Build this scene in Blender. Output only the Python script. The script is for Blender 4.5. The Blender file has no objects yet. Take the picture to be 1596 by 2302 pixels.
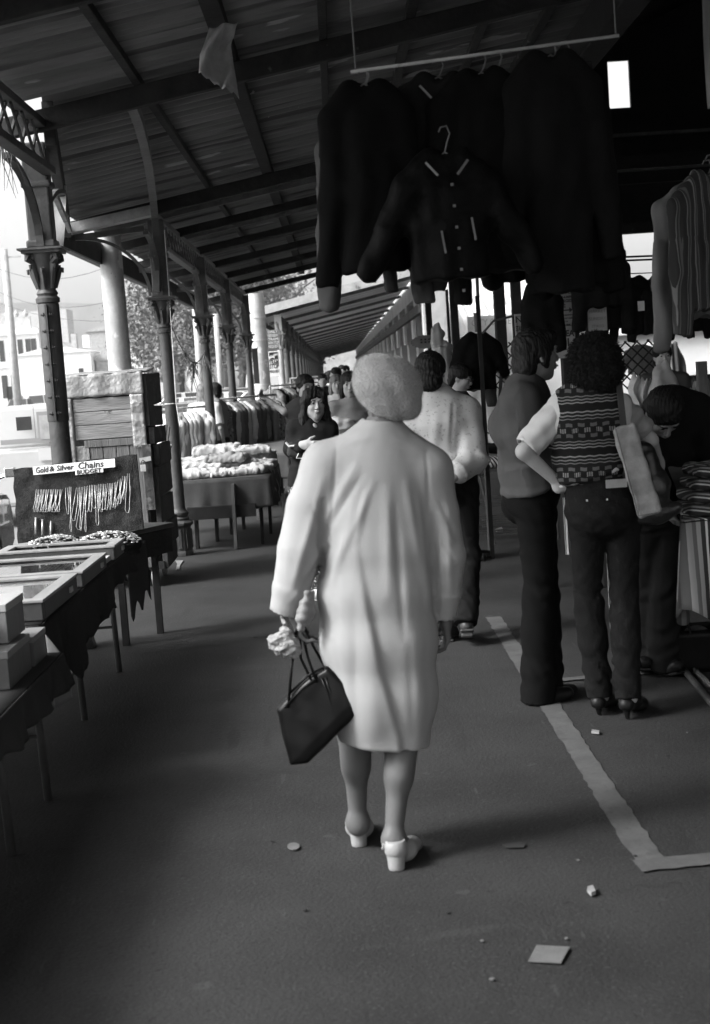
import bpy, math, random
import numpy as np
from mathutils import Matrix, Vector
random.seed(7)
RNG = np.random.default_rng(7)
R = math.radians
scene = bpy.context.scene
COL = scene.collection

# ------------------------------------------------------------------ camera
IMW, IMH, FPX, CZ = 1596.0, 2302.0, 3200.0, 1.6
YAW, PITCH, ROLL = 0.006721, -0.0981832, R(3.9)
_f = Vector((math.sin(YAW)*math.cos(PITCH), math.cos(YAW)*math.cos(PITCH), math.sin(PITCH)))
_r = Vector((math.cos(YAW), -math.sin(YAW), 0.0))
_u = _r.cross(_f)
_r2 = _r*math.cos(ROLL) - _u*math.sin(ROLL)
_u2 = _r*math.sin(ROLL) + _u*math.cos(ROLL)
cam_data = bpy.data.cameras.new('camera')
cam = bpy.data.objects.new('camera', cam_data)
COL.objects.link(cam)
M = Matrix((( _r2.x, _u2.x, -_f.x, 0.0), (_r2.y, _u2.y, -_f.y, 0.0), (_r2.z, _u2.z, -_f.z, CZ), (0, 0, 0, 1)))
cam.matrix_world = M
cam_data.sensor_fit = 'VERTICAL'
cam_data.sensor_height = 36.0
cam_data.lens = 50.0
cam_data.clip_start = 0.05
cam_data.clip_end = 3000.0
cam_data.dof.use_dof = True
cam_data.dof.focus_distance = 9.0
cam_data.dof.aperture_fstop = 5.0
scene.camera = cam

def ray(px, py):
    return _f + _r2*((px-IMW/2)/FPX) + _u2*((IMH/2-py)/FPX)
def at(px, py, Y):                      # point of the place seen there, Y metres ahead
    d = ray(px, py); return Vector((0, 0, CZ)) + d*(Y/d.y)
def ground(px, py, z=0.0):
    d = ray(px, py); return Vector((0, 0, CZ)) + d*((z-CZ)/d.z)

# ------------------------------------------------------------------ light
SUN_EL, SUN_AZ = R(42), R(-112)          # azimuth from +Y towards +X
world = bpy.data.worlds.new('World'); scene.world = world; world.use_nodes = True
wn = world.node_tree; wn.nodes.clear()
sky = wn.nodes.new('ShaderNodeTexSky'); sky.sky_type = 'NISHITA'; sky.sun_disc = False
sky.sun_elevation = SUN_EL; sky.sun_rotation = SUN_AZ; sky.air_density = 1.0; sky.dust_density = 5.0; sky.ozone_density = 1.0
bw = wn.nodes.new('ShaderNodeRGBToBW'); bg = wn.nodes.new('ShaderNodeBackground'); wo = wn.nodes.new('ShaderNodeOutputWorld')
bg.inputs['Strength'].default_value = 0.15
wn.links.new(sky.outputs[0], bw.inputs[0]); wn.links.new(bw.outputs[0], bg.inputs['Color']); wn.links.new(bg.outputs[0], wo.inputs[0])
sl = bpy.data.lights.new('sun', 'SUN'); sl.energy = 1.5; sl.angle = R(14)
so = bpy.data.objects.new('sun', sl); COL.objects.link(so)
sd = Vector((math.sin(SUN_AZ)*math.cos(SUN_EL), math.cos(SUN_AZ)*math.cos(SUN_EL), math.sin(SUN_EL)))
so.rotation_euler = sd.to_track_quat('Z', 'Y').to_euler()
scene.view_settings.view_transform = 'Standard'
scene.view_settings.look = 'None'
scene.view_settings.exposure = 1.55
scene.view_settings.gamma = 1.0
scene.cycles.use_denoising = True
scene.cycles.max_bounces = 8
scene.cycles.diffuse_bounces = 5
scene.cycles.sample_clamp_indirect = 4.0

# ------------------------------------------------------------------ materials (black and white photograph: all greys)
MATS = {}
def mat(name, v=None, rough=0.85, var=0.25, scale=6.0, bump=0.12, bscale=None, metal=0.0, stretch=(1, 1, 1), spots=None, spec=0.3, detail=6.0, sheen=0.0, coat=0.0, streak=None, alpha=None, trans=0.0):
    if name in MATS: return MATS[name]
    m = bpy.data.materials.new(name); m.use_nodes = True
    nt = m.node_tree; N = nt.nodes; L = nt.links
    b = N['Principled BSDF']
    b.inputs['Roughness'].default_value = rough; b.inputs['Metallic'].default_value = metal
    b.inputs['Specular IOR Level'].default_value = spec
    b.inputs['Sheen Weight'].default_value = sheen
    b.inputs['Coat Weight'].default_value = coat
    if trans: b.inputs['Transmission Weight'].default_value = trans
    tc = N.new('ShaderNodeTexCoord'); mp = N.new('ShaderNodeMapping')
    mp.inputs['Scale'].default_value = stretch
    L.new(tc.outputs['Object'], mp.inputs['Vector'])
    n1 = N.new('ShaderNodeTexNoise'); n1.inputs['Scale'].default_value = scale; n1.inputs['Detail'].default_value = detail; n1.inputs['Roughness'].default_value = 0.65
    L.new(mp.outputs[0], n1.inputs['Vector'])
    mr = N.new('ShaderNodeMapRange'); mr.inputs['From Min'].default_value = 0.3; mr.inputs['From Max'].default_value = 0.7
    mr.inputs['To Min'].default_value = v*(1-var); mr.inputs['To Max'].default_value = v*(1+var)
    L.new(n1.outputs['Fac'], mr.inputs['Value'])
    cur = mr.outputs[0]
    for sp in (spots or []):             # (value, scale, threshold, softness, stretch)
        sv, ss, th, soft, st = sp
        mp2 = N.new('ShaderNodeMapping'); mp2.inputs['Scale'].default_value = st; L.new(tc.outputs['Object'], mp2.inputs['Vector'])
        n2 = N.new('ShaderNodeTexNoise'); n2.inputs['Scale'].default_value = ss; n2.inputs['Detail'].default_value = 5
        L.new(mp2.outputs[0], n2.inputs['Vector'])
        m2 = N.new('ShaderNodeMapRange'); m2.inputs['From Min'].default_value = th; m2.inputs['From Max'].default_value = th+soft
        L.new(n2.outputs['Fac'], m2.inputs['Value'])
        mx = N.new('ShaderNodeMix'); mx.data_type = 'FLOAT'
        L.new(m2.outputs[0], mx.inputs[0]); L.new(cur, mx.inputs[2]); mx.inputs[3].default_value = sv
        cur = mx.outputs[0]
    L.new(cur, b.inputs['Base Color'])
    if bump:
        n3 = N.new('ShaderNodeTexNoise'); n3.inputs['Scale'].default_value = bscale or scale*6; n3.inputs['Detail'].default_value = 4
        L.new(mp.outputs[0], n3.inputs['Vector'])
        bp = N.new('ShaderNodeBump'); bp.inputs['Strength'].default_value = bump; bp.inputs['Distance'].default_value = 0.02
        L.new(n3.outputs['Fac'], bp.inputs['Height']); L.new(bp.outputs[0], b.inputs['Normal'])
    MATS[name] = m
    return m

def mat_fn(name, fn, rough=0.85, spec=0.3):
    """fn(nodes, links, texcoord) returns a value socket for the base colour"""
    m = bpy.data.materials.new(name); m.use_nodes = True
    nt = m.node_tree; b = nt.nodes['Principled BSDF']; b.inputs['Roughness'].default_value = rough; b.inputs['Specular IOR Level'].default_value = spec
    tc = nt.nodes.new('ShaderNodeTexCoord')
    nt.links.new(fn(nt.nodes, nt.links, tc), b.inputs['Base Color'])
    MATS[name] = m
    return m

def stripes(name, axis, period, cols, rough=0.9, mult=None):
    """hard stripes along an axis vector; cols = [(start, value), ...] within one period"""
    def fn(N, L, tc):
        dp = N.new('ShaderNodeVectorMath'); dp.operation = 'DOT_PRODUCT'; dp.inputs[1].default_value = axis
        L.new(tc.outputs['Object'], dp.inputs[0])
        nz = N.new('ShaderNodeTexNoise'); nz.inputs['Scale'].default_value = 9; L.new(tc.outputs['Object'], nz.inputs['Vector'])
        ad = N.new('ShaderNodeMath'); ad.operation = 'MULTIPLY_ADD'; ad.inputs[1].default_value = 0.006; L.new(nz.outputs['Fac'], ad.inputs[0]); L.new(dp.outputs['Value'], ad.inputs[2])
        dv = N.new('ShaderNodeMath'); dv.operation = 'DIVIDE'; dv.inputs[1].default_value = period; L.new(ad.outputs[0], dv.inputs[0])
        fr = N.new('ShaderNodeMath'); fr.operation = 'FRACT'; L.new(dv.outputs[0], fr.inputs[0])
        cr = N.new('ShaderNodeValToRGB'); cr.color_ramp.interpolation = 'CONSTANT'
        e = cr.color_ramp.elements
        for k, (p, v) in enumerate(cols):
            el = e[k] if k < 2 else e.new(p)
            el.position = p; el.color = (v, v, v, 1)
        L.new(fr.outputs[0], cr.inputs[0])
        return cr.outputs[0]
    return mat_fn(name, fn, rough)

# ------------------------------------------------------------------ object helpers
ROOTM = {}
def tag(o, label=None, cat=None, group=None, kind=None):
    if label: o['label'] = label
    if cat: o['category'] = cat
    if group: o['group'] = group
    if kind: o['kind'] = kind
    return o
def thing(name, label, cat, loc=(0, 0, 0), rz=0.0, group=None):
    o = bpy.data.objects.new(name, None); COL.objects.link(o)
    o.empty_display_size = 0.1
    o.location = loc; o.rotation_euler = (0, 0, rz)
    ROOTM[o.name] = Matrix.Translation(Vector(loc)) @ Matrix.Rotation(rz, 4, 'Z')
    return tag(o, label, cat, group)
def link_mesh(name, V, F, m, parent=None, smooth=False, local=False, mats=None, fmat=None):
    V = np.asarray(V, dtype=np.float64).reshape(-1, 3)
    me = bpy.data.meshes.new(name)
    o = bpy.data.objects.new(name, me); COL.objects.link(o)
    if parent is None:
        lo, hi = V.min(0), V.max(0)
        c = np.array([(lo[0]+hi[0])/2, (lo[1]+hi[1])/2, lo[2]])
        V = V - c; o.location = c
        ROOTM[o.name] = Matrix.Translation(Vector(c))
    else:
        RM = ROOTM[parent.name]; ROOTM[o.name] = RM
        if not local:
            I = np.array(RM.inverted()); V = V @ I[:3, :3].T + I[:3, 3]
        o.parent = parent
    if isinstance(F, np.ndarray):
        n = len(F); k = F.shape[1]
        me.vertices.add(len(V)); me.vertices.foreach_set('co', V.astype(np.float32).ravel())
        me.loops.add(n*k); me.loops.foreach_set('vertex_index', F.astype(np.int32).ravel())
        me.polygons.add(n); me.polygons.foreach_set('loop_start', np.arange(0, n*k, k, dtype=np.int32))
        me.update(calc_edges=True)
    else:
        me.from_pydata([tuple(v) for v in V], [], F)
    if smooth: me.polygons.foreach_set('use_smooth', [True]*len(me.polygons))
    for mm in (mats or [m]): me.materials.append(mm)
    if fmat is not None: me.polygons.foreach_set('material_index', fmat)
    me.update()
    return o

class MB:
    def __init__(s): s.v = []; s.f = []
    def add(s, V, F):
        o = len(s.v); s.v += [tuple(p) for p in V]; s.f += [tuple(i+o for i in q) for q in F]; return s
    def box(s, x0, x1, y0, y1, z0, z1):
        return s.obox(((x0+x1)/2, (y0+y1)/2, (z0+z1)/2), ((x1-x0)/2, (y1-y0)/2, (z1-z0)/2))
    def obox(s, c, h, M3=None):
        c = Vector(c); V = []
        for sx in (-1, 1):
            for sy in (-1, 1):
                for sz in (-1, 1):
                    p = Vector((sx*h[0], sy*h[1], sz*h[2]))
                    if M3 is not None: p = M3 @ p
                    V.append(c+p)
        return s.add(V, [(0, 1, 3, 2), (4, 6, 7, 5), (0, 4, 5, 1), (2, 3, 7, 6), (0, 2, 6, 4), (1, 5, 7, 3)])
    def bar(s, p, q, w, h, up=(0, 0, 1)):
        p, q = Vector(p), Vector(q); a = (q-p); L = a.length; a.normalize(); up = Vector(up)
        if abs(a.dot(up)) > 0.99: up = Vector((0, 1, 0))
        b = up.cross(a).normalized(); c = a.cross(b)
        M3 = Matrix((b, a, c)).transposed()
        return s.obox((p+q)/2, (w/2, L/2, h/2), M3)
    def tube(s, path, r, n=8, caps=True):
        P = [Vector(p) for p in path]; k = len(P); rr = r if isinstance(r, (list, tuple)) else [r]*k
        V = []; F = []; prev = None
        for i, p in enumerate(P):
            t = (P[min(i+1, k-1)]-P[max(i-1, 0)]).normalized()
            if prev is None:
                ref = Vector((0, 0, 1)) if abs(t.z) < 0.9 else Vector((1, 0, 0))
                a = t.cross(ref).normalized()
            else: a = (prev - t*prev.dot(t)).normalized()
            prev = a; b = t.cross(a)
            for j in range(n):
                w = 2*math.pi*j/n; V.append(p + (a*math.cos(w)+b*math.sin(w))*rr[i])
        for i in range(k-1):
            for j in range(n):
                F.append((i*n+j, i*n+(j+1) % n, (i+1)*n+(j+1) % n, (i+1)*n+j))
        if caps: F.append(tuple(reversed(range(n)))); F.append(tuple((k-1)*n+j for j in range(n)))
        return s.add(V, F)
    def lathe(s, o, prof, n=20, rot=0.0):
        o = Vector(o); V = []; F = []; k = len(prof)
        for (r, z) in prof:
            for j in range(n):
                w = 2*math.pi*j/n+rot; V.append(o+Vector((r*math.cos(w), r*math.sin(w), z)))
        for i in range(k-1):
            for j in range(n): F.append((i*n+j, i*n+(j+1) % n, (i+1)*n+(j+1) % n, (i+1)*n+j))
        F.append(tuple(reversed(range(n)))); F.append(tuple((k-1)*n+j for j in range(n)))
        return s.add(V, F)
    def prism(s, poly, vec):
        P = [Vector(p) for p in poly]; v = Vector(vec); n = len(P)
        F = [tuple(reversed(range(n))), tuple(range(n, 2*n))]+[(i, (i+1) % n, n+(i+1) % n, n+i) for i in range(n)]
        return s.add(P+[p+v for p in P], F)
    def grid(s, fn, nu, nv):
        V = [fn(i/nu, j/nv) for j in range(nv+1) for i in range(nu+1)]
        F = [(j*(nu+1)+i, j*(nu+1)+i+1, (j+1)*(nu+1)+i+1, (j+1)*(nu+1)+i) for j in range(nv) for i in range(nu)]
        return s.add(V, F)
    def sheet(s, fn, nu, nv, th=0.004, vec=(0, 0, 1)):
        """closed thin sheet: grid and its copy offset by vec*th with a rim"""
        a = [Vector(fn(i/nu, j/nv)) for j in range(nv+1) for i in range(nu+1)]
        o = Vector(vec)*th; b = [p-o for p in a]; n = len(a); w = nu+1
        F = [(j*w+i, j*w+i+1, (j+1)*w+i+1, (j+1)*w+i) for j in range(nv) for i in range(nu)]
        F += [tuple(n+x for x in reversed(q)) for q in list(F)]
        rim = [i for i in range(w)] + [j*w+nu for j in range(1, nv+1)] + [nv*w+i for i in range(nu-1, -1, -1)] + [j*w for j in range(nv-1, 0, -1)]
        for k in range(len(rim)):
            p, q = rim[k], rim[(k+1) % len(rim)]; F.append((p, n+p, n+q, q))
        return s.add(a+b, F)
    def build(s, name, m, parent=None, smooth=False, bevel=0.0, local=False, angle=None):
        o = link_mesh(name, s.v, s.f, m, parent, smooth, local)
        if bevel:
            b = o.modifiers.new('bevel', 'BEVEL'); b.width = bevel; b.segments = 2; b.limit_method = 'ANGLE'
        if angle is not None:
            o.data.set_sharp_from_angle(angle=R(angle))
        return o
def kids(o): return [c for c in bpy.data.objects if c.parent == o]
CHILD = {}
def dup(o, loc=None, rz=None, label=None, parent=None, children=None):
    c = o.copy(); COL.objects.link(c)
    if parent is not None: c.parent = parent
    if loc is not None: c.location = loc
    if rz is not None: c.rotation_euler = (0, 0, rz)
    if label: c['label'] = label
    for ch in kids(o):
        if ch is not c: dup(ch, parent=c)
    ROOTM[c.name] = Matrix.Translation(c.location) @ Matrix.Rotation(c.rotation_euler.z, 4, 'Z')
    return c

FONTC = {}
def text_mesh(name, txt, size, m, parent, origin, xdir, updir, align='CENTER', th=0.002, bold=0.0, sx=1.0):
    """real raised lettering converted to a mesh; origin/xdir/updir in world space"""
    cu = bpy.data.curves.new(name, 'FONT'); cu.body = txt; cu.size = size; cu.align_x = align; cu.align_y = 'CENTER'
    cu.extrude = th/2; cu.offset = bold; cu.resolution_u = 2
    t = bpy.data.objects.new('tmp_text', cu); COL.objects.link(t)
    dg = bpy.context.evaluated_depsgraph_get(); me = t.evaluated_get(dg).to_mesh()
    V = np.array([v.co[:] for v in me.vertices]).reshape(-1, 3); F = [tuple(p.vertices) for p in me.polygons]
    t.evaluated_get(dg).to_mesh_clear(); bpy.data.objects.remove(t); bpy.data.curves.remove(cu)
    X = Vector(xdir).normalized(); U = Vector(updir).normalized(); Z = X.cross(U)
    W = [Vector(origin)+X*(v[0]*sx)+U*v[1]+Z*v[2] for v in V]
    return W, F

# ------------------------------------------------------------------ smooth solid modelling (distance fields -> one continuous mesh)
def surfnets(D, o, h):
    nx, ny, nz = D.shape; S = D < 0
    cnt = np.zeros((nx-1, ny-1, nz-1), np.int8)
    for i in (0, 1):
        for j in (0, 1):
            for k in (0, 1): cnt += S[i:nx-1+i, j:ny-1+j, k:nz-1+k]
    act = (cnt > 0) & (cnt < 8)
    idx = -np.ones(act.shape, np.int64); ci = np.argwhere(act); n = len(ci); idx[act] = np.arange(n)
    acc = np.zeros((n, 3)); w = np.zeros(n)
    C = [(0, 0, 0), (1, 0, 0), (0, 1, 0), (1, 1, 0), (0, 0, 1), (1, 0, 1), (0, 1, 1), (1, 1, 1)]
    E = [(a, b) for a in range(8) for b in range(a+1, 8) if sum(abs(C[a][t]-C[b][t]) for t in range(3)) == 1]
    dv = [D[ci[:, 0]+c[0], ci[:, 1]+c[1], ci[:, 2]+c[2]] for c in C]
    for a, b in E:
        m = (dv[a] < 0) != (dv[b] < 0); t = dv[a][m]/(dv[a][m]-dv[b][m])
        ca = np.array(C[a], float); cb = np.array(C[b], float)
        acc[m] += ca+t[:, None]*(cb-ca); w[m] += 1
    V = o + h*(ci+acc/w[:, None])
    F = []
    for ax in range(3):
        sl0 = [slice(None)]*3; sl1 = [slice(None)]*3; sl0[ax] = slice(0, -1); sl1[ax] = slice(1, None)
        A = S[tuple(sl0)]; B = S[tuple(sl1)]; cr = np.argwhere(A != B)
        o1, o2 = [t for t in range(3) if t != ax]
        lim = np.array(act.shape)
        ok = (cr[:, o1] >= 1) & (cr[:, o2] >= 1) & (cr[:, o1] < lim[o1]) & (cr[:, o2] < lim[o2])
        cr = cr[ok]; s = A[cr[:, 0], cr[:, 1], cr[:, 2]]
        def g(d1, d2):
            q = cr.copy(); q[:, o1] -= d1; q[:, o2] -= d2; return idx[q[:, 0], q[:, 1], q[:, 2]]
        Q = np.stack([g(1, 1), g(0, 1), g(0, 0), g(1, 0)], 1)
        flip = s if ax == 1 else ~s
        Q[flip] = Q[flip][:, ::-1]
        F.append(Q)
    return V, np.concatenate(F)

def vnormals(V, F):
    n = np.cross(V[F[:, 2]]-V[F[:, 0]], V[F[:, 3]]-V[F[:, 1]]); N = np.zeros_like(V)
    for k in range(4): np.add.at(N, F[:, k], n)
    return N/np.maximum(np.linalg.norm(N, axis=1), 1e-12)[:, None]

def v3(a): return np.array([a[0], a[1], a[2]], float)
class SDF:
    def __init__(s, h=0.008): s.h = h; s.p = []
    def cone(s, a, b, ra, rb=None, k=0.02, w=None, ratio=1.0, flat=False, op='+'):
        a, b = v3(a), v3(b); rb = ra if rb is None else rb
        rm = max(ra, rb)*max(1.0, ratio)
        lo = np.minimum(a, b)-rm; hi = np.maximum(a, b)+rm
        if w is not None: w = v3(w); w /= np.linalg.norm(w)
        ba = b-a; L2 = ba@ba
        def f(x, y, z):
            px, py, pz = x-a[0], y-a[1], z-a[2]
            t = (px*ba[0]+py*ba[1]+pz*ba[2])/L2; tc = np.clip(t, 0, 1)
            vx, vy, vz = px-tc*ba[0], py-tc*ba[1], pz-tc*ba[2]
            if w is not None:
                q = (vx*w[0]+vy*w[1]+vz*w[2])*(1/ratio-1)
                vx = vx+q*w[0]; vy = vy+q*w[1]; vz = vz+q*w[2]
            r = ra+(rb-ra)*tc
            if flat:
                ux, uy, uz = px-t*ba[0], py-t*ba[1], pz-t*ba[2]
                if w is not None:
                    q = (ux*w[0]+uy*w[1]+uz*w[2])*(1/ratio-1); ux = ux+q*w[0]; uy = uy+q*w[1]; uz = uz+q*w[2]
                d = np.sqrt(ux*ux+uy*uy+uz*uz)-r
                return np.maximum(d, np.maximum(-t, t-1)*math.sqrt(L2))
            return np.sqrt(vx*vx+vy*vy+vz*vz)-r
        s.p.append((op, f, lo, hi, k)); return s
    def chain(s, pts, rs, **kw):
        for i in range(len(pts)-1): s.cone(pts[i], pts[i+1], rs[i], rs[i+1], **kw)
        return s
    def ell(s, c, r, k=0.02, M3=None, op='+'):
        c, r = v3(c), v3(r); A = np.eye(3) if M3 is None else np.array(M3)
        m = r.max()
        def f(x, y, z):
            X, Y, Z = x-c[0], y-c[1], z-c[2]
            a = X*A[0, 0]+Y*A[1, 0]+Z*A[2, 0]; b = X*A[0, 1]+Y*A[1, 1]+Z*A[2, 1]; d = X*A[0, 2]+Y*A[1, 2]+Z*A[2, 2]
            k0 = np.sqrt((a/r[0])**2+(b/r[1])**2+(d/r[2])**2)
            k1 = np.sqrt((a/r[0]**2)**2+(b/r[1]**2)**2+(d/r[2]**2)**2)
            return k0*(k0-1)/np.maximum(k1, 1e-6)
        s.p.append((op, f, c-m, c+m, k)); return s
    def box(s, c, hh, r=0.005, k=0.01, M3=None, op='+'):
        c, hh = v3(c), v3(hh); A = np.eye(3) if M3 is None else np.array(M3); m = np.linalg.norm(hh)
        if M3 is None: lo, hi = c-hh, c+hh
        else: lo, hi = c-m, c+m
        def f(x, y, z):
            X, Y, Z = x-c[0], y-c[1], z-c[2]
            q = [np.abs(X*A[0, i]+Y*A[1, i]+Z*A[2, i])-hh[i]+r for i in range(3)]
            o = np.sqrt(np.maximum(q[0], 0)**2+np.maximum(q[1], 0)**2+np.maximum(q[2], 0)**2)
            return o+np.minimum(np.maximum(np.maximum(q[0], q[1]), q[2]), 0)-r
        s.p.append((op, f, lo, hi, k)); return s
    def plane(s, c, n, k=0.004):
        """cut away everything on the side the normal points to"""
        c, n = v3(c), v3(n); n /= np.linalg.norm(n)
        s.p.append(('c', lambda x, y, z: (x-c[0])*n[0]+(y-c[1])*n[1]+(z-c[2])*n[2], None, None, k)); return s
    def raw(s):
        h = s.h; U = [p for p in s.p if p[0] == '+']
        lo = np.min([p[2] for p in U], 0)-3*h; hi = np.max([p[3] for p in U], 0)+3*h
        n = np.ceil((hi-lo)/h).astype(int)+1
        ax = [lo[i]+h*np.arange(n[i]) for i in range(3)]
        D = np.full(tuple(n), 0.2, np.float32)
        for op, f, l, hh, k in s.p:
            if l is None: i0, i1 = [0]*3, list(n)
            else:
                g = k+3*h
                i0 = np.clip(np.floor((l-g-lo)/h).astype(int), 0, n); i1 = np.clip(np.ceil((hh+g-lo)/h).astype(int)+1, 0, n)
            if any(i1[i] <= i0[i] for i in range(3)): continue
            sub = tuple(slice(i0[i], i1[i]) for i in range(3))
            x, y, z = ax[0][sub[0]][:, None, None], ax[1][sub[1]][None, :, None], ax[2][sub[2]][None, None, :]
            d = f(x, y, z).astype(np.float32); B = D[sub]
            if op == '+':
                e = np.maximum(k-np.abs(B-d), 0)/k; D[sub] = np.minimum(B, d)-e*e*k*0.25
            else:
                if op == '-': d = -d
                e = np.maximum(k-np.abs(B-d), 0)/k; D[sub] = np.maximum(B, d)+e*e*k*0.25
        return surfnets(D, lo, h)
    def mesh(s, name, m, parent=None, disp=None, local=True, relax=1):
        V, F = s.raw()
        if relax:
            for _ in range(relax):
                A = np.zeros_like(V); c = np.zeros(len(V))
                for k in range(4):
                    np.add.at(A, F[:, k], V[F[:, (k+1) % 4]]+V[F[:, (k+3) % 4]]); np.add.at(c, F[:, k], 2)
                V = 0.5*V+0.5*A/c[:, None]
        if disp is not None:
            N = vnormals(V, F); V = V+N*disp(V, N)[:, None]
        return link_mesh(name, V, F, m, parent, True, local)

def wob(V, sc, seed=0, n=4):
    """cheap smooth noise from sines, about -1..1"""
    r = np.random.default_rng(seed); o = np.zeros(len(V))
    for i in range(n):
        k = r.normal(size=3)*sc*(1.0+0.7*i); o += np.sin(V@k+r.uniform(0, 6.28))/(1+0.6*i)
    return o/1.9
def strokes(V, N, lst):
    """fold lines: (ax,az,bx,bz,width,height[,side]) in the x-z plane; side -1 faces -y, +1 faces +y, 0 both"""
    o = np.zeros(len(V))
    for st in lst:
        ax, az, bx, bz, w, hgt = st[:6]; side = st[6] if len(st) > 6 else -1
        a = np.array([ax, az]); b = np.array([bx, bz]); P = V[:, [0, 2]]-a; ba = b-a; L2 = ba@ba
        t = P@ba/L2; tc = np.clip(t, 0, 1); d = np.linalg.norm(P-tc[:, None]*ba, axis=1)
        e = np.exp(-(d/w)**2)*np.sin(np.pi*np.clip(t*0.9+0.05, 0, 1))**0.6*hgt
        if side: e = e*(N[:, 1]*side > -0.15)
        o += e
    return o

# ================================================================== MATERIALS
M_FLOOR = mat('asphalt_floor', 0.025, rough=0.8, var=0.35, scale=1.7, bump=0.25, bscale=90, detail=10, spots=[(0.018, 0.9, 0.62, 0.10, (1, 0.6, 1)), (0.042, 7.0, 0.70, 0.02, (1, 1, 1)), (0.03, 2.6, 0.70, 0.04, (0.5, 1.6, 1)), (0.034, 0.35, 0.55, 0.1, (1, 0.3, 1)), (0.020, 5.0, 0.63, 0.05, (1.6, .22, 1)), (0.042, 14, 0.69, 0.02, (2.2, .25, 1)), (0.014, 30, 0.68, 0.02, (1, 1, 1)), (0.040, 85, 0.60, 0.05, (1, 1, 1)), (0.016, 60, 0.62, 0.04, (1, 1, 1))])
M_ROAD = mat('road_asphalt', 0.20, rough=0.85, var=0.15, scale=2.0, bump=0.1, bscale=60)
M_KERB = mat('kerb_stone', 0.28, var=0.25, scale=4, bump=0.2)
M_LINE = mat('worn_line_paint', 0.085, rough=0.85, var=0.22, scale=7, bump=0.15, spots=[(0.07, 9, 0.56, 0.08, (1, 1, 1)), (0.075, 2.2, 0.58, 0.06, (1, 1, 1))])
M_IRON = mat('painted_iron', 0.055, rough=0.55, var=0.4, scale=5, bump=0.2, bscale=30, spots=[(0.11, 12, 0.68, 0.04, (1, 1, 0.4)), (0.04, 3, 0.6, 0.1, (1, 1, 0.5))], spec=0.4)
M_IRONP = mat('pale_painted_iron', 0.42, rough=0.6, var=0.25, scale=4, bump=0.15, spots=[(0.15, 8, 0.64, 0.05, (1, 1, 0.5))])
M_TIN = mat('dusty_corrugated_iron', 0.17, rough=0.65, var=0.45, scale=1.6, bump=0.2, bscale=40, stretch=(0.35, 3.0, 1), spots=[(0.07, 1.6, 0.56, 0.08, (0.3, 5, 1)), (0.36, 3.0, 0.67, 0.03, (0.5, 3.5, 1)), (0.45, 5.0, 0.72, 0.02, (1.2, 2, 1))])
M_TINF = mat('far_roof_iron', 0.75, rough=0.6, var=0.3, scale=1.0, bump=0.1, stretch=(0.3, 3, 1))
M_TINW = mat('pale_corrugated_iron', 0.5, rough=0.6, var=0.15, scale=1.0, bump=0.05)
M_BEAM = mat('dark_timber_beam', 0.025, var=0.5, scale=5, bump=0.3, stretch=(1, 1, 1), spots=[(0.12, 9, 0.68, 0.05, (1, 1, 1))])
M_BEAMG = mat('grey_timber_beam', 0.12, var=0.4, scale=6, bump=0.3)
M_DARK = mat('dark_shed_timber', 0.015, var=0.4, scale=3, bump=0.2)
M_WHITEW = mat('white_rendered_wall', 0.75, var=0.08, scale=1.5, bump=0.05)
M_GREYW = mat('grey_rendered_wall', 0.45, var=0.2, scale=1.5, bump=0.1, spots=[(0.25, 2.5, 0.62, 0.08, (1, 1, 0.4))])
M_STONE = mat('stone_wall', 0.38, var=0.2, scale=3, bump=0.2)
M_GLASSD = mat('dark_window_glass', 0.04, rough=0.12, var=0.2, bump=0, spec=0.6)
M_CONC = mat('concrete_pole', 0.40, var=0.2, scale=5, bump=0.2, spots=[(0.62, 5, 0.60, 0.03, (1, 1, 0.6)), (0.18, 14, 0.70, 0.03, (1, 1, 0.5))])
M_PAPER = mat('white_paper', 0.75, var=0.08, scale=9, bump=0.05)
M_INK = mat('black_lettering', 0.03, var=0.1, bump=0)
M_RAG = mat('dusty_rag', 0.5, var=0.2, scale=9, bump=0.25, spots=[(0.03, 2.2, 0.53, 0.14, (1, 1, 1)), (0.5, 9, 0.6, 0.1, (1, 1, 1))])
M_HILL = mat('distant_hill', 0.22, var=0.3, scale=0.03, bump=0)

# ================================================================== SETTING
def struct(o): o['kind'] = 'structure'; return o
KERB_X = -2.75
g = MB().box(-900, 900, -40, 1500, -0.60, -0.16); struct(g.build('ground', M_ROAD))
g = MB(); g.grid(lambda u, v: (-60+(60+KERB_X-0.16)*u, -10+250*v, -0.15), 4, 10); struct(g.build('road', M_ROAD))
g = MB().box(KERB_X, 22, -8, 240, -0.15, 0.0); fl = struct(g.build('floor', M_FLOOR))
g = MB()
for i in range(40):
    g.box(KERB_X-0.15, KERB_X-0.004, -8+i*4+0.008, -8+i*4+3.99, -0.16, 0.0+0.002*math.sin(i*3))
struct(g.build('kerb', M_KERB, bevel=0.012))
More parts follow.
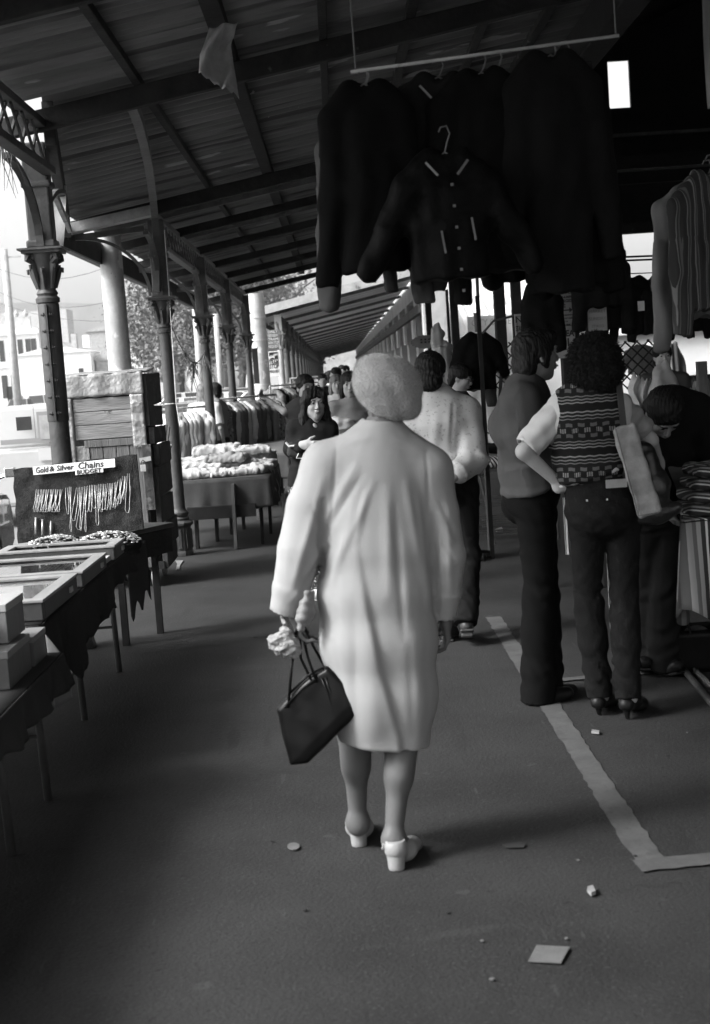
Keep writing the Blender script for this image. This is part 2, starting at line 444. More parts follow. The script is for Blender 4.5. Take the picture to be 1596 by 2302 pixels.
# worn painted line on the floor (parking bay outline), ragged edges
def line_strip(pts, w, z=0.004, seed=1):
    m = MB(); rr = random.Random(seed)
    P = [Vector((p[0], p[1], z)) for p in pts]; L = []; Rr = []
    for i in range(len(P)-1):
        a, b = P[i], P[i+1]; d = (b-a); n = int(d.length/0.05)+1; d.normalize(); s = Vector((-d.y, d.x, 0))
        for k in range(n+(i == len(P)-2)):
            c = a+(b-a)*(k/n)
            L.append(c+s*(w/2+rr.uniform(-.006, .006))); Rr.append(c-s*(w/2+rr.uniform(-.006, .006)))
    V = L+Rr; n = len(L)
    m.add(V, [(i, n+i, n+i+1, i+1) for i in range(n-1)]); return m
A0 = ground(1466, 1945); A1 = ground(1109, 1388)
m = line_strip([(A1.x, A1.y), (A0.x, A0.y)], 0.095); struct(m.build('road_marking', M_LINE))
m = line_strip([(A0.x-0.05, A0.y-0.02), (A0.x+1.6, A0.y+0.12)], 0.10, z=0.008, seed=2); struct(m.build('road_marking', M_LINE))
B0 = ground(1290, 1530)
m = line_strip([(B0.x-0.2, B0.y), (B0.x+1.5, B0.y+0.1)], 0.07, z=0.008, seed=3); struct(m.build('road_marking', M_LINE))
# cracks / joint in the asphalt
def crack(px_pts, w=0.012, seed=0):
    rr = random.Random(seed); m = MB(); P = []
    for i in range(len(px_pts)-1):
        a, b = ground(*px_pts[i]), ground(*px_pts[i+1])
        for k in range(12): P.append(a+(b-a)*(k/12)+Vector((0, rr.uniform(-.025, .025), 0)))
    V = []; n = len(P)
    for i, p in enumerate(P):
        ww = w*rr.uniform(0.2, 1.0); V += [(p.x, p.y-ww/2, 0.003), (p.x, p.y+ww/2, 0.003)]
    m.add(V, [(2*i, 2*i+1, 2*i+3, 2*i+2) for i in range(n-1)]); return m
M_CRACK = mat('crack_dirt', 0.03, bump=0)
struct(crack([(270, 1475), (480, 1452), (620, 1432), (800, 1420)], 0.02, 1).build('floor_joint', M_CRACK))
struct(crack([(330, 1262), (480, 1268), (640, 1262)], 0.02, 2).build('floor_joint', M_CRACK))
struct(crack([(1380, 2000), (1480, 1990), (1596, 1993)], 0.006, 4).build('floor_joint', M_CRACK))
# hills far off
def hill(Y, pts, depth):
    m = MB(); n = len(pts); V = []
    for (X, Z) in pts: V += [(X, Y, -2), (X, Y, Z), (X, Y+depth, Z*0.2)]
    m.add(V, [(3*i, 3*i+3, 3*i+4, 3*i+1) for i in range(n-1)]+[(3*i+1, 3*i+4, 3*i+5, 3*i+2) for i in range(n-1)]); return m
struct(hill(900, [(-420, 40), (-330, 55), (-270, 58), (-215, 60), (-170, 57), (-120, 52), (-60, 44), (60, 36), (200, 30), (420, 30)], 200).build('hill', M_HILL))

# ================================================================== CANOPY OVER THE FOOTPATH (near)
def zr(X): return 3.25+0.17*(X+1.5)
def xleft(Y):
    if Y < 8.6: return -1.78
    if Y < 12.7: return -1.62-(Y-8.6)/4.1*0.62
    return -2.36
canopy = thing('market_canopy', 'dark lean-to canopy of rusty corrugated iron on beams over the footpath', 'canopy', (0.2, -3, 0))
RAFT = [-2.9, 1.9, 4.1, 6.35, 8.6, 13.25, 15.5, 17.75, 20.0, 22.2, 24.4, 26.65]
def corrug(m, y0, y1, x0f, x1, zf, pitch=0.11, amp=0.024, nx=5, th=0.003):
    n = int((y1-y0)/(pitch/8)); V = []
    for i in range(n+1):
        y = y0+(y1-y0)*i/n; xl = x0f(y)
        for j in range(nx+1):
            x = xl+(x1-xl)*j/nx; V.append((x, y, zf(x, y)+amp*math.sin(2*math.pi*y/pitch)))
    W = nx+1
    m.add(V, [(i*W+j, i*W+j+1, (i+1)*W+j+1, (i+1)*W+j) for i in range(n) for j in range(nx)])
for a, b in zip(RAFT[:-1], RAFT[1:]):
    m = MB(); off = 0.004*(len(kids(canopy)) % 2)
    corrug(m, a-0.02, b+0.02, xleft, 1.88, lambda x, y: zr(x)+0.11+off, *((.19, .034) if a == 8.6 else ()))
    m.build('roof_sheet', M_TIN, canopy, smooth=True)
for i, y in enumerate(RAFT):
    xl = -2.75 if abs(y-8.6) < .1 else (xleft(y)-0.0 if y > 8 else -1.7)
    hgt = 0.12 if y in (8.6, 13.25) else 0.09
    MB().bar((xl+0.02, y, zr(xl)-0.03), (1.88, y, zr(1.88)-0.03), 0.075, hgt).build('rafter', M_BEAM, canopy, bevel=0.008)
for x, w, hh in [(-1.05, .05, .07), (-0.5, .10, .10), (0.06, .05, .07), (0.58, .06, .07), (1.09, .05, .07), (1.52, .06, .07)]:
    MB().box(x-w/2, x+w/2, -2.8, 26.6, zr(x)+0.035, zr(x)+0.035+hh*0.75).build('purlin', M_BEAM if w < .08 else M_DARK, canopy, bevel=0.005)
# slack rafter in the far part giving the slatted look
for y in (14.4, 16.6, 18.9, 21.1, 23.3, 25.5):
    MB().bar((-2.3, y, zr(-2.3)+0.035), (1.86, y, zr(1.86)+0.035), 0.05, 0.06).build('batten', M_BEAMG, canopy)
MB().box(1.80, 1.98, -2.9, 26.7, 3.62, 3.86).build('wall_plate', M_DARK, canopy, bevel=0.01)
# eave gutter, fascia, skewed end
m = MB(); 
m.prism([(-2.52, 12.7, 2.93), (-2.36, 12.7, 2.93), (-2.36, 12.7, 3.09), (-2.375, 12.7, 3.09), (-2.375, 12.7, 2.945), (-2.505, 12.7, 2.945), (-2.505, 12.7, 3.09), (-2.52, 12.7, 3.09)], (0, 14, 0))
m.build('gutter', M_IRON, canopy)
MB().box(-2.36, -2.33, 12.7, 26.7, 2.88, 3.10).build('fascia', M_BEAM, canopy)
MB().bar((-1.60, 8.66, 3.19), (-2.27, 12.7, 3.07), 0.07, 0.26).build('skew_fascia', M_BEAM, canopy, bevel=0.006)
MB().bar((-2.34, 13.1, 3.05), (-1.55, 13.1, 3.17), 0.16, 0.09).build('end_flashing', mat('pale_flashing', 0.30, rough=0.5, var=0.35, scale=6, bump=0.2), canopy, bevel=0.004)
m = MB().sheet(lambda u, v: (-1.95-0.12*v+0.10*u, 10.5+0.2*v, 3.05-0.5*v+0.03*math.sin(5*v+2*u)), 4, 8, 0.003, (0, 1, 0)); m.build('torn_flashing', M_IRONP, canopy)
m = MB().bar((-1.72, 9.3, 2.86), (-1.98, 11.2, 2.84), 0.03, 0.05); m.build('loose_batten', M_IRONP, canopy)

# lattice girder along the columns
def girder(name, label, x, ys, z0, z1, matl, step=0.27):
    g = thing(name, label, 'girder', (x, ys[0], z0))
    MB().box(x-0.035, x+0.035, ys[0], ys[1], z1-0.05, z1).build('top_chord', matl, g, bevel=0.004)
    MB().box(x-0.04, x+0.04, ys[0], ys[1], z0, z0+0.045).build('bottom_chord', matl, g, bevel=0.004)
    m = MB(); y = ys[0]; k = 0
    while y+step < ys[1]:
        m.bar((x-0.012, y, z0+0.045), (x-0.012, y+step, z1-0.05), 0.012, 0.025); m.bar((x+0.012, y+step, z0+0.045), (x+0.012, y, z1-0.05), 0.012, 0.025)
        y += step
    m.build('lattice', matl, g)
    return g
girder('lattice_girder', 'iron lattice girder ending on the nearest column at the left edge', -1.64, (-2.5, 8.75), 2.90, 3.20, M_IRON)
girder('lattice_girder', 'long iron lattice girder running from the second column to the fifth', -1.60, (13.3, 26.6), 2.90, 3.20, M_IRON)
m = MB(); KP = [at(295, 228, 8.75), at(311, 272, 9.3), at(323, 318, 10.0), at(332, 360, 10.7), at(338, 400, 11.4), at(343, 440, 12.1), at(347, 480, 12.7), at(350, 525, 13.0), at(351, 590, 13.12), at(352, 655, 13.12)]; PP = [KP[i].lerp(KP[i+1], q) for i in range(9) for q in (0, .5)]+[KP[9]]
for a_, b_ in zip(PP[:-1], PP[1:]): m.bar(a_, b_, .060, .075)
m.build('curved_rib', M_IRON, canopy)

# ================================================================== IRON COLUMNS
def iron_column(x, y, label, capz=2.40, r=0.056, group=None, matl=M_IRON, topz=3.1, arms=True, name='iron_column'):
    c = thing(name, label, 'column', (x, y, 0), 0, group)
    m = MB().lathe((x, y, 0), [(0.115, 0), (0.112, 0.03), (0.105, 0.05), (0.100, 0.27), (0.125, 0.285), (0.128, 0.31), (0.10, 0.33)], 8, math.pi/8)
    for k in range(8):
        w = 2*math.pi*k/8
        m.bar((x+0.098*math.cos(w), y+0.098*math.sin(w), 0.07), (x+0.094*math.cos(w), y+0.094*math.sin(w), 0.25), 0.035, 0.02, up=(math.cos(w), math.sin(w), 0))
    m.build('plinth', matl, c, bevel=0.004)
    h = capz
    m = MB().lathe((x, y, 0), [(0.085, 0.33), (0.088, 0.35), (0.072, 0.37), (0.085, 0.385), (0.085, 0.405), (0.066, 0.425), (r+0.004, 0.45), (r+0.003, 1.2), (r-0.004, h-0.33), (r+0.012, h-0.325), (r+0.014, h-0.30), (r-0.002, h-0.285), (r+0.006, h-0.27), (r-0.004, h-0.25)], 22)
    m.build('shaft', matl, c, smooth=True, angle=35)
    m = MB().lathe((x, y, 0), [(r-0.006, h-0.25), (r-0.002, h-0.17), (r+0.012, h-0.10), (r+0.03, h-0.05), (r+0.04, h-0.03)], 16)
    for k in range(4):                                                   # corner volutes
        w = math.pi/4+k*math.pi/2; dx, dy = math.cos(w), math.sin(w)
        pth = []
        for i in range(9):
            a = i/8*4.2; rr = 0.034*(1-i/10)
            pth.append((x+dx*(0.098+rr*math.cos(a)*0.9), y+dy*(0.098+rr*math.cos(a)*0.9), h-0.062+rr*math.sin(a)))
        m.tube([(x+dx*0.05, y+dy*0.05, h-0.17), (x+dx*0.075, y+dy*0.075, h-0.09)]+pth, [0.012, 0.015]+[0.017]*9, 6)
    for k in range(8):                                                   # leaves
        w = 2*math.pi*k/8; dx, dy = math.cos(w), math.sin(w); rr = 1.0 if k % 2 == 0 else 0.8
        m.tube([(x+dx*(r-.004), y+dy*(r-.004), h-0.24), (x+dx*(r+.014), y+dy*(r+.014), h-0.17), (x+dx*(r+.03)*1.02, y+dy*(r+.03)*1.02, h-0.12*rr-0.0), (x+dx*(r+.044), y+dy*(r+.044), h-0.115*rr-0.01), (x+dx*(r+.046), y+dy*(r+.046), h-0.14*rr-.01)], [0.010, 0.018, 0.015, 0.012, 0.006], 6)
    m.box(x-0.115, x+0.115, y-0.115, y+0.115, h-0.03, h-0.012); m.box(x-0.135, x+0.135, y-0.135, y+0.135, h-0.012, h)
    m.build('capital', matl, c, smooth=True, angle=40)
    m = MB().box(x-0.075, x+0.075, y-0.065, y+0.065, h+0.002, topz)
    m.box(x-0.088, x+0.088, y-0.078, y+0.078, h+0.002, h+0.05); m.box(x-0.09, x+0.09, y-0.08, y+0.08, h+0.36, h+0.40)
    m.build('upper_post', matl, c, bevel=0.012)
    if arms:
        for s in (-1, 1):
            m = MB(); P = [(x, y+s*(0.07+0.75*(1-math.cos(t*math.pi/2))), h+0.01+(topz-0.20-h)*math.sin(t*math.pi/2)) for t in [i/10 for i in range(11)]]
            for p, q in zip(P[:-1], P[1:]): m.bar(p, q, 0.045, 0.03); 
            m.build('arch_brace', matl, c)
    return c
iron_column(-1.725, 8.80, 'nearest iron column, dark with a bolted splice sleeve', r=0.060, capz=2.47)
c1 = bpy.data.objects['iron_column']
m = MB().lathe((-1.725, 8.80, 0), [(0.064, 1.42), (0.066, 1.425), (0.066, 2.13), (0.062, 2.14)], 22)
m.obox((-1.724, 8.725, 1.78), (0.006, 0.025, 0.35))
sv = m.build('splice_sleeve', M_IRON, c1, smooth=True, angle=35)
m = MB()
for k in range(7):
    z = 1.47+k*0.10
    m.tube([(-1.76, 8.72, z), (-1.69, 8.72, z)], 0.0075, 6); m.tube([(-1.748, 8.72, z), (-1.742, 8.72, z)], 0.014, 6); m.tube([(-1.708, 8.72, z), (-1.702, 8.72, z)], 0.014, 6)
m.build('bolt_row', M_IRON, sv)
iron_column(-1.55, 13.25, 'second iron column, standing just past the wooden crate, tied with cord', group='iron columns of the near canopy')
CL = ['third iron column, scuffed, beside the piled clothes', 'fourth iron column, standing before the clothes rack', 'fifth and last iron column of the near canopy']
c2 = bpy.data.objects['iron_column.001']
for i, (x, y) in enumerate([(-1.57, 17.5), (-1.575, 21.6), (-1.56, 26.0)]):
    dup(c2, (x, y, 0), label=CL[i])
bpy.data.objects['iron_column']['group'] = 'iron columns of the near canopy'
# transverse eave brackets at columns (outside)
for y in (13.25, 17.5, 21.6, 26.0):
    b = thing('eave_bracket', 'quarter-round iron bracket under the eave at %s' % {13.25: 'the second column', 17.5: 'the third column', 21.6: 'the fourth column', 26.0: 'the fifth column'}[y], 'bracket', (-1.66, y, 2.42), 0, 'eave brackets')
    m = MB(); P = [(-1.65-0.62*(1-math.cos(t*math.pi/2)), y, 2.42+0.56*math.sin(t*math.pi/2)) for t in [i/12 for i in range(13)]]
    for p, q in zip(P[:-1], P[1:]): m.bar(p, q, 0.03, 0.04, up=(0, 1, 0))
    m.build('curved_bar', M_IRON, b); MB().bar((-2.3, y, 2.99), (-1.66, y, 3.03), 0.05, 0.05).build('tie_bar', M_IRON, b)
# cord tied round second column, dry weeds hanging on a wire
m = MB().tube([(-1.47, 13.17, 3.0), (-1.475, 13.175, 2.2), (-1.49, 13.18, 1.42), (-1.47, 13.18, 1.2)], 0.004, 5); m.tube([(-1.62+0.0, 13.2, 1.42)]+[(-1.55+0.062*math.cos(a), 13.25+0.062*math.sin(a), 1.42) for a in [math.pi+i*math.pi/6 for i in range(12)]], 0.004, 5)
m.build('cord', M_PAPER, None); tag(bpy.data.objects['cord'], 'thin pale cord tied round the second iron column', 'cord')
m = MB(); p0, p1 = Vector((-1.5, 13.3, 2.16)), Vector((-1.56, 17.4, 1.98))
m.tube([p0+(p1-p0)*t+Vector((0, 0, -0.25*math.sin(math.pi*t))) for t in [i/12 for i in range(13)]], 0.006, 5)
rr = random.Random(5)
for t, n, L in ((0.3, 5, .2), (0.52, 14, .38), (0.62, 5, .25), (0.93, 12, .32), (0.97, 8, 0.3)):
    c = p0+(p1-p0)*t+Vector((0, 0, -0.25*math.sin(math.pi*t)))
    for k in range(n):
        d = Vector((rr.uniform(-.09, .09), rr.uniform(-.08, .08), -L*rr.uniform(.3, 1)))
        m.tube([c, c+d*0.5+Vector((rr.uniform(-.03, .03), 0, 0.02)), c+d], [0.006, 0.005, 0.002], 4)
m.build('hanging_weeds', M_BEAMG); tag(bpy.data.objects['hanging_weeds'], 'wisps of dry weed hanging on a wire between the second and third columns', 'dry weeds')
m = MB(); c = Vector((-1.72, 7.9, 3.0))
for k in range(14):
    d = Vector((rr.uniform(-.10, .10), rr.uniform(-.1, .1), -rr.uniform(.1, .42)))
    m.tube([c, c+d*0.5+Vector((rr.uniform(-.05, .05), 0, 0.03)), c+d], [0.004, 0.003, 0.001], 4)
m.build('dry_weed_tuft', M_BEAMG); tag(bpy.data.objects['dry_weed_tuft'], 'dry weed tuft hanging beside the nearest column, at the left edge', 'dry weeds')
# torn rag / paper hung from the beam
m = MB()
ul, ur, lr, ll = at(447, 118, 7.0), at(520, 105, 7.15), at(537, 218, 6.95), at(447, 165, 6.9)
mid = at(500, 200, 6.9); top = at(470, 60, 7.05)
def ragf(u, v):
    a = top.lerp(ul, min(1, v*2.2)) if v < 0.45 else ul.lerp(ll, (v-.45)/.55)
    b = (top+Vector((.14, 0, .02))).lerp(ur, min(1, v*2.2)) if v < 0.45 else ur.lerp(lr, (v-.45)/.55)
    p = a.lerp(b, u); return p+Vector((0, 0.03*math.sin(9*u+4*v)+0.015*math.sin(23*u*v+2), 0.008*math.sin(30*u)*v))
m.sheet(ragf, 16, 20, 0.003, (0, 1, 0)); o = m.build('torn_rag', M_RAG, smooth=True); tag(o, 'torn dusty pale rag hanging from a roof beam overhead', 'rag')

# ================================================================== SECOND CANOPY (far) AND ITS SHED
def zf(X): return 2.93+0.19*(X+1.67)
far = thing('far_canopy', 'long pale-edged canopy of the next market shed beyond the gap', 'canopy', (0, 30, 0))
m = MB()
corrug(m, 30.0, 130, lambda y: -1.67, 1.9, lambda x, y: zf(x)+0.05, pitch=0.5, amp=0.04, nx=3)
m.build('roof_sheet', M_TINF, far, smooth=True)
MB().bar((-1.67, 29.98, zf(-1.67)+0.02), (1.9, 29.98, zf(1.9)+0.02), 0.04, 0.17).build('fascia', M_IRONP, far)
for y in [30.6+4.2*i for i in range(24)]:
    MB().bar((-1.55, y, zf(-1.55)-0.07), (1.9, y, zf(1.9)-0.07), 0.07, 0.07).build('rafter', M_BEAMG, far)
MB().box(-1.70, -1.64, 30, 130, 2.80, 2.95).build('gutter', M_BEAMG, far)
girder('lattice_girder', 'pale far lattice girder on the columns of the second canopy', -1.14, (30.2, 120), 2.68, 2.92, M_BEAMG, 0.5)
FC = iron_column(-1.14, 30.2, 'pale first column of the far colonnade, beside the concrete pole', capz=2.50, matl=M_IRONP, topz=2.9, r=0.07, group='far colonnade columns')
FD = iron_column(-1.14, 34.4, 'second column of the far colonnade', capz=2.50, matl=M_IRON, topz=2.9, r=0.07, group='far colonnade columns')
for i in range(22):
    dup(FD, (-1.14, 38.6+4.2*i, 0), label='receding column of the far colonnade among its row')
fb = thing('eave_bracket', 'pale curved bracket on the first far colonnade column', 'bracket', (-1.14, 30.2, 2.5), 0, 'eave brackets')
m = MB(); P = [(-1.2-0.5*math.sin(t*math.pi/2), 30.2, 2.45+0.42*math.cos(t*math.pi/2)*0+0.36*(1-(1-t)**2)) for t in [i/10 for i in range(11)]]
m.tube(P, 0.02, 6); m.build('curved_bar', M_IRONP, fb)
sh = thing('market_hall', 'long low stone market hall with dark open bays under the far canopy', 'building', (2.1, 30, 0))
MB().box(1.9, 2.4, 30.0, 30.5, 0, 3.9).build('end_pier', M_GREYW, sh, bevel=0.01)
m = MB()
for i in range(24): m.box(1.95, 2.35, 33.2+4.2*i, 34.1+4.2*i, 0, 3.2)
m.box(1.95, 2.35, 30.5, 130, 3.2, 3.75)
m.build('wall', M_GREYW, sh)
MB().box(2.35, 2.5, 30.5, 130, 0, 3.2).build('shutter', M_DARK, sh)
MB().box(1.85, 1.95, 30.5, 130, 2.75, 2.95).build('lintel', M_BEAMG, sh)
for i in range(12): MB().box(1.86, 1.93, 33.3+4.2*i, 34.0+4.2*i, 2.2, 2.7).build('shop_sign', M_PAPER, sh)
MB().box(1.88, 2.5, 30.0, 130, 3.92, 4.0).build('coping', M_WHITEW, sh)

# ================================================================== MAIN SHED (right)
shed = thing('open_market_shed', 'dark open-sided market shed to the right with posts, high gable and skylight slot', 'building', (5, -3, 0))
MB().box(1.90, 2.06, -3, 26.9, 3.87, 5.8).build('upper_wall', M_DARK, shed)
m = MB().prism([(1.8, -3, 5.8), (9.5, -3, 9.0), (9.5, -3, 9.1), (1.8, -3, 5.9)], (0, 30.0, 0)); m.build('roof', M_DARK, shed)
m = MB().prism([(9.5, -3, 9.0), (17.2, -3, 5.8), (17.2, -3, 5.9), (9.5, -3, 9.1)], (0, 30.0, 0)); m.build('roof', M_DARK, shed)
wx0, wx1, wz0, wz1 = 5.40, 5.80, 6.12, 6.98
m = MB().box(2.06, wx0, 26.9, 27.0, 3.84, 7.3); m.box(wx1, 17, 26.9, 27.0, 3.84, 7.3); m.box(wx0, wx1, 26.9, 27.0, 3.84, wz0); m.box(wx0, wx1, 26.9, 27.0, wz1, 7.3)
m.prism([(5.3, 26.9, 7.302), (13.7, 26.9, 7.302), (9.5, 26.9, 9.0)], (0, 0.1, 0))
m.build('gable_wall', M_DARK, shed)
MB().box(2.06, 17, 26.7, 26.89, 3.80, 4.0).build('gable_beam', M_BEAM, shed, bevel=0.01)
for z, mm in ((5.58, M_BEAMG), (4.86, M_TIN)):
    m = MB(); m.bar((4.9, 26.6, z), (17, 26.6, z-0.05), 0.06, 0.06) if mm is M_BEAMG else corrug(m, 25.9, 26.7, lambda y: 4.9, 17, lambda x, y: z+0.12*(y-26), pitch=.08)
    m.build('purlin' if mm is M_BEAMG else 'inner_sheet', mm, shed)
for y in (25.0, 23.0):
    MB().bar((2.2, y, 4.6), (17, y, 4.6), 0.12, 0.2).build('tie_beam', M_DARK, shed)
MB().box(17, 17.2, -3, 27, 0, 5.8).build('side_wall', M_DARK, shed)
for y in (-2.5, 9.78, 15.3, 21, 26.6):
    MB().box(1.735, 1.845, y-0.08, y+0.08, 0, 3.55).build('post', M_BEAM, shed, bevel=0.01)
m = MB().tube([(2.02, 8.6, 3.7), (2.02, 8.6, 5.8)], 0.05, 10); m.build('downpipe', M_BEAMG, shed)
# building across the lane
lb = thing('lane_building', 'white building across the lane with cornices and a pale corrugated roof', 'building', (6, 38, 0))
MB().box(2.4, 25, 38, 44, 0, 2.05).build('wall', M_WHITEW, lb)
MB().box(7.0, 25, 37.9, 44, 2.052, 2.75).build('parapet', M_WHITEW, lb)
m = MB().box(6.9, 25, 37.75, 37.9, 2.70, 2.80); m.box(2.4, 25, 37.8, 37.999, 2.06, 2.16); m.box(2.4, 7.0, 37.7, 38, 2.22, 2.34); m.build('cornice', M_WHITEW, lb, bevel=0.02)
m = MB()
n = 90
V = []
for i in range(n+1):
    x = 2.4+4.6*i/n
    for j in range(2): V.append((x, 37.8+4*j, 2.36+1.25*j+0.03*math.sin(i*1.57)))
m.add(V, [(2*i, 2*i+2, 2*i+3, 2*i+1) for i in range(n)]); m.build('roof', M_TINW, lb)
MB().box(2.4, 7.0, 41.6, 42, 3.5, 5.0).build('upper_wall', M_WHITEW, lb)
m = MB().box(9, 24, 37.85, 37.99, 0.9, 1.0); m.build('sill', M_WHITEW, lb)
MB().box(9.2, 24, 37.95, 37.992, 0.1, 0.9).build('counter_front', M_DARK, lb)
# iron roofs beyond the near canopy gap (pale, centre)
b = thing('pale_roofed_building', 'pale building with a corrugated roof and chimneys above the far canopy', 'building', (-3, 150, 0))
m = MB(); n = 80; V = []
for i in range(n+1):
    x = -11+22*i/n
    for j in range(2): V.append((x, 150+8*j, 5.5+3.4*j+0.12*math.sin(i*1.57)))
m.add(V, [(2*i, 2*i+2, 2*i+3, 2*i+1) for i in range(n)]); m.build('roof', M_TINW, b)
MB().box(-11, 11, 150.2, 158, 0, 5.5).build('wall', M_GREYW, b)
for x in (-6.6, -5.6, -3.7, -3.0): MB().box(x, x+0.35, 155, 155.4, 7.6, 12).build('chimney', M_GREYW, b)

# ================================================================== ACROSS THE STREET
def pane_row(m, xs, y, z0, z1, w): 
    for x in xs: m.box(x-w/2, x+w/2, y-0.06, y-0.02, z0, z1)
pub = thing('corner_pub', 'two-storey white corner pub with balustraded parapet and tall windows', 'building', (-48, 200, 0))
MB().box(-62, -41.0, 200, 216, 0, 10.6).build('wall', M_WHITEW, pub)
m = MB().box(-62, -40.8, 199.6, 216.2, 9.9, 10.4); m.box(-62, -40.9, 199.7, 216.1, 5.4, 5.8); m.build('cornice', M_WHITEW, pub)
m = MB(); m.box(-62, -42.0, 200.5, 201, 10.6, 12.3); m.build('parapet', M_GREYW, pub)
for i in range(6): MB().lathe((-42.6-1.3*i, 200.7, 12.3), [(0.1, 0), (0.3, .2), (0.38, .5), (0.2, .8), (0.03, 1.1)], 8).build('urn', M_GREYW, pub)
for x in (-47.6, -46.2, -44.9, -43.6, -42.5, -41.7):
    MB().box(x-0.35, x+0.35, 199.9, 199.98, 6.3, 9.2).build('window', M_GLASSD, pub); MB().box(x-0.4, x+0.4, 199.9, 199.98, 1.2, 4.4).build('window', M_GLASSD, pub)
for x in (-43.0, -42.0): MB().box(x-.15, x+.15, 199.9, 199.98, 2.6, 3.9).build('window', M_GLASSD, pub)
MB().box(-46.0, -45.3, 199.9, 199.98, 0, 2.8).build('door', M_DARK, pub)
def street_house(label, x0, x1, y, h, gable, matl, roofm, wins, name='street_house'):
    b = thing(name, label, 'building', ((x0+x1)/2, y, 0))
    m = MB().box(x0, x1, y, y+9, 0, h); m.build('wall', matl, b)
    if gable: 
        m = MB().prism([(x0-.2, y-.2, h+.002), (x1+.2, y-.2, h+.002), ((x0+x1)/2, y-.2, h+gable)], (0, 9.4, 0)); m.build('roof', roofm, b)
    else:
        MB().box(x0-.2, x1+.2, y-.2, y+9.2, h+.002, h+.5).build('parapet', roofm, b)
    MB().box(x1-1.2, x1-.5, y+3, y+4, h+.5, h+gable+1.0).build('chimney', roofm, b)
    for (wx, wz, ww, wh) in wins: MB().box(wx-ww/2, wx+ww/2, y-.05, y-.01, wz, wz+wh).build('window', M_GLASSD, b)
    return b
street_house('grey-roofed house just right of the white corner pub', -38.4, -34, 190, 6.6, 1.6, M_WHITEW, M_GREYW, [(-37.6, 3.6, .7, 2), (-36.4, 3.6, .7, 2), (-37.2, .8, .7, 2)])
street_house('long blank white gable wall of a low terrace behind the crate', -33.5, -25.5, 150, 5.6, 0.8, M_WHITEW, M_WHITEW, [(-26.6, 1.5, .5, 2.4)])
street_house('dark brick terrace house with chimney stacks above the crate', -25.3, -22.8, 152, 4.6, 1.5, M_STONE, M_STONE, [(-24.2, 1.5, .8, 1.8)])
street_house('pale narrow terrace front beside the dark brick house', -22.6, -20.2, 151, 5.2, 0.4, M_WHITEW, M_GREYW, [(-21.4, 1.4, .5, 2.2)])
street_house('tall chimneyed house rising behind the terrace', -30.0, -21.5, 175, 8.6, 1.2, M_STONE, M_STONE, [])
street_house('low house with dark doorways between the pole and the trees', -18.2, -14.2, 140, 4.6, 1.0, M_GREYW, M_STONE, [(-17.2, .6, .5, 2.6), (-16, .6, .5, 2.6), (-15, .6, .5, 2.6)])
street_house('small pale cottage seen between the second column and the trees', -14, -12.2, 139, 3.9, 0.4, M_WHITEW, M_GREYW, [(-13.1, .8, .6, 1.6)])
b = thing('pale_tower_block', 'pale tall tower block faint on the skyline', 'building', (-85, 600, 0)); MB().box(-86, -80, 600, 612, 0, 42).build('wall', M_GREYW, b)
b = thing('long_hillside_block', 'long low pale block on the skyline above the houses', 'building', (-100, 500, 0)); MB().box(-140, -92, 500, 512, 0, 30).build('wall', M_GREYW, b)

M_LEAF = mat('tree_leaves', 0.15, var=0.3, scale=1.2, bump=0)
M_BARK = mat('tree_bark', 0.08, var=0.4, scale=4, bump=0.3)
def tree(x, y, H, W, label, seed, n=4200):
    rr = np.random.default_rng(seed); t = thing('street_tree', label, 'tree', (x, y, 0), 0, 'trees across the street')
    m = MB().tube([(x, y, 0), (x+.1, y, H*.2), (x-.1, y, H*.45), (x+.2, y, H*.8)], [.38, .3, .2, .06], 8)
    limbs = []
    for k in range(9):
        a = k*2.4; z0 = H*(.25+.05*k); e = Vector((x+W*.36*math.cos(a), y+W*.36*math.sin(a), min(H*.9, z0+H*.25))); m.tube([(x, y, z0), Vector((x, y, z0)).lerp(e, .5)+Vector((0, 0, .4)), e], [.14, .09, .03], 6); limbs.append(e)
    m.build('trunk', M_BARK, t)
    cl = [np.array([x+W*.5*math.cos(a)*r, y+W*.5*math.sin(a)*r, z]) for a, r, z in zip(rr.uniform(0, 6.28, 34), rr.uniform(.1, .95, 34), rr.uniform(H*.3, H*.98, 34))]
    C = np.array(cl)[rr.integers(0, 34, n)]; P = C+rr.normal(size=(n, 3))*np.array([W*.085, W*.085, H*.06])
    s = rr.uniform(.10, .26, n)[:, None]*(W/9); a = rr.normal(size=(n, 3)); a /= np.linalg.norm(a, axis=1)[:, None]; bb = np.cross(a, rr.normal(size=(n, 3))); bb /= np.linalg.norm(bb, axis=1)[:, None]
    V = np.stack([P+a*s, P+bb*s*.6, P-a*s, P-bb*s*.6], 1).reshape(-1, 3); F = np.arange(4*n).reshape(-1, 4)
    link_mesh('crown', V, F, M_LEAF, t)
def tx(px, Y): return at(px, 850, Y).x
tree(tx(400, 95), 95, 9.5, 6.5, 'big leafy street tree between the second and third columns', 1, 6500)
tree(tx(462, 88), 88, 10, 6.5, 'dense street tree seen between the third and fourth columns', 2, 6500)
tree(tx(545, 92), 92, 10.5, 7, 'dark street tree seen left of the tram stop sign', 3, 6500)
tree(tx(650, 110), 110, 10, 8, 'street tree behind the concrete tram pole', 4, 6000)
tree(tx(340, 130), 130, 9, 7, 'hazy tree behind the low houses, left of the others', 5, 4000)
tree(tx(505, 130), 130, 13, 10, 'tall hazy tree farthest back in the row', 6, 5000)
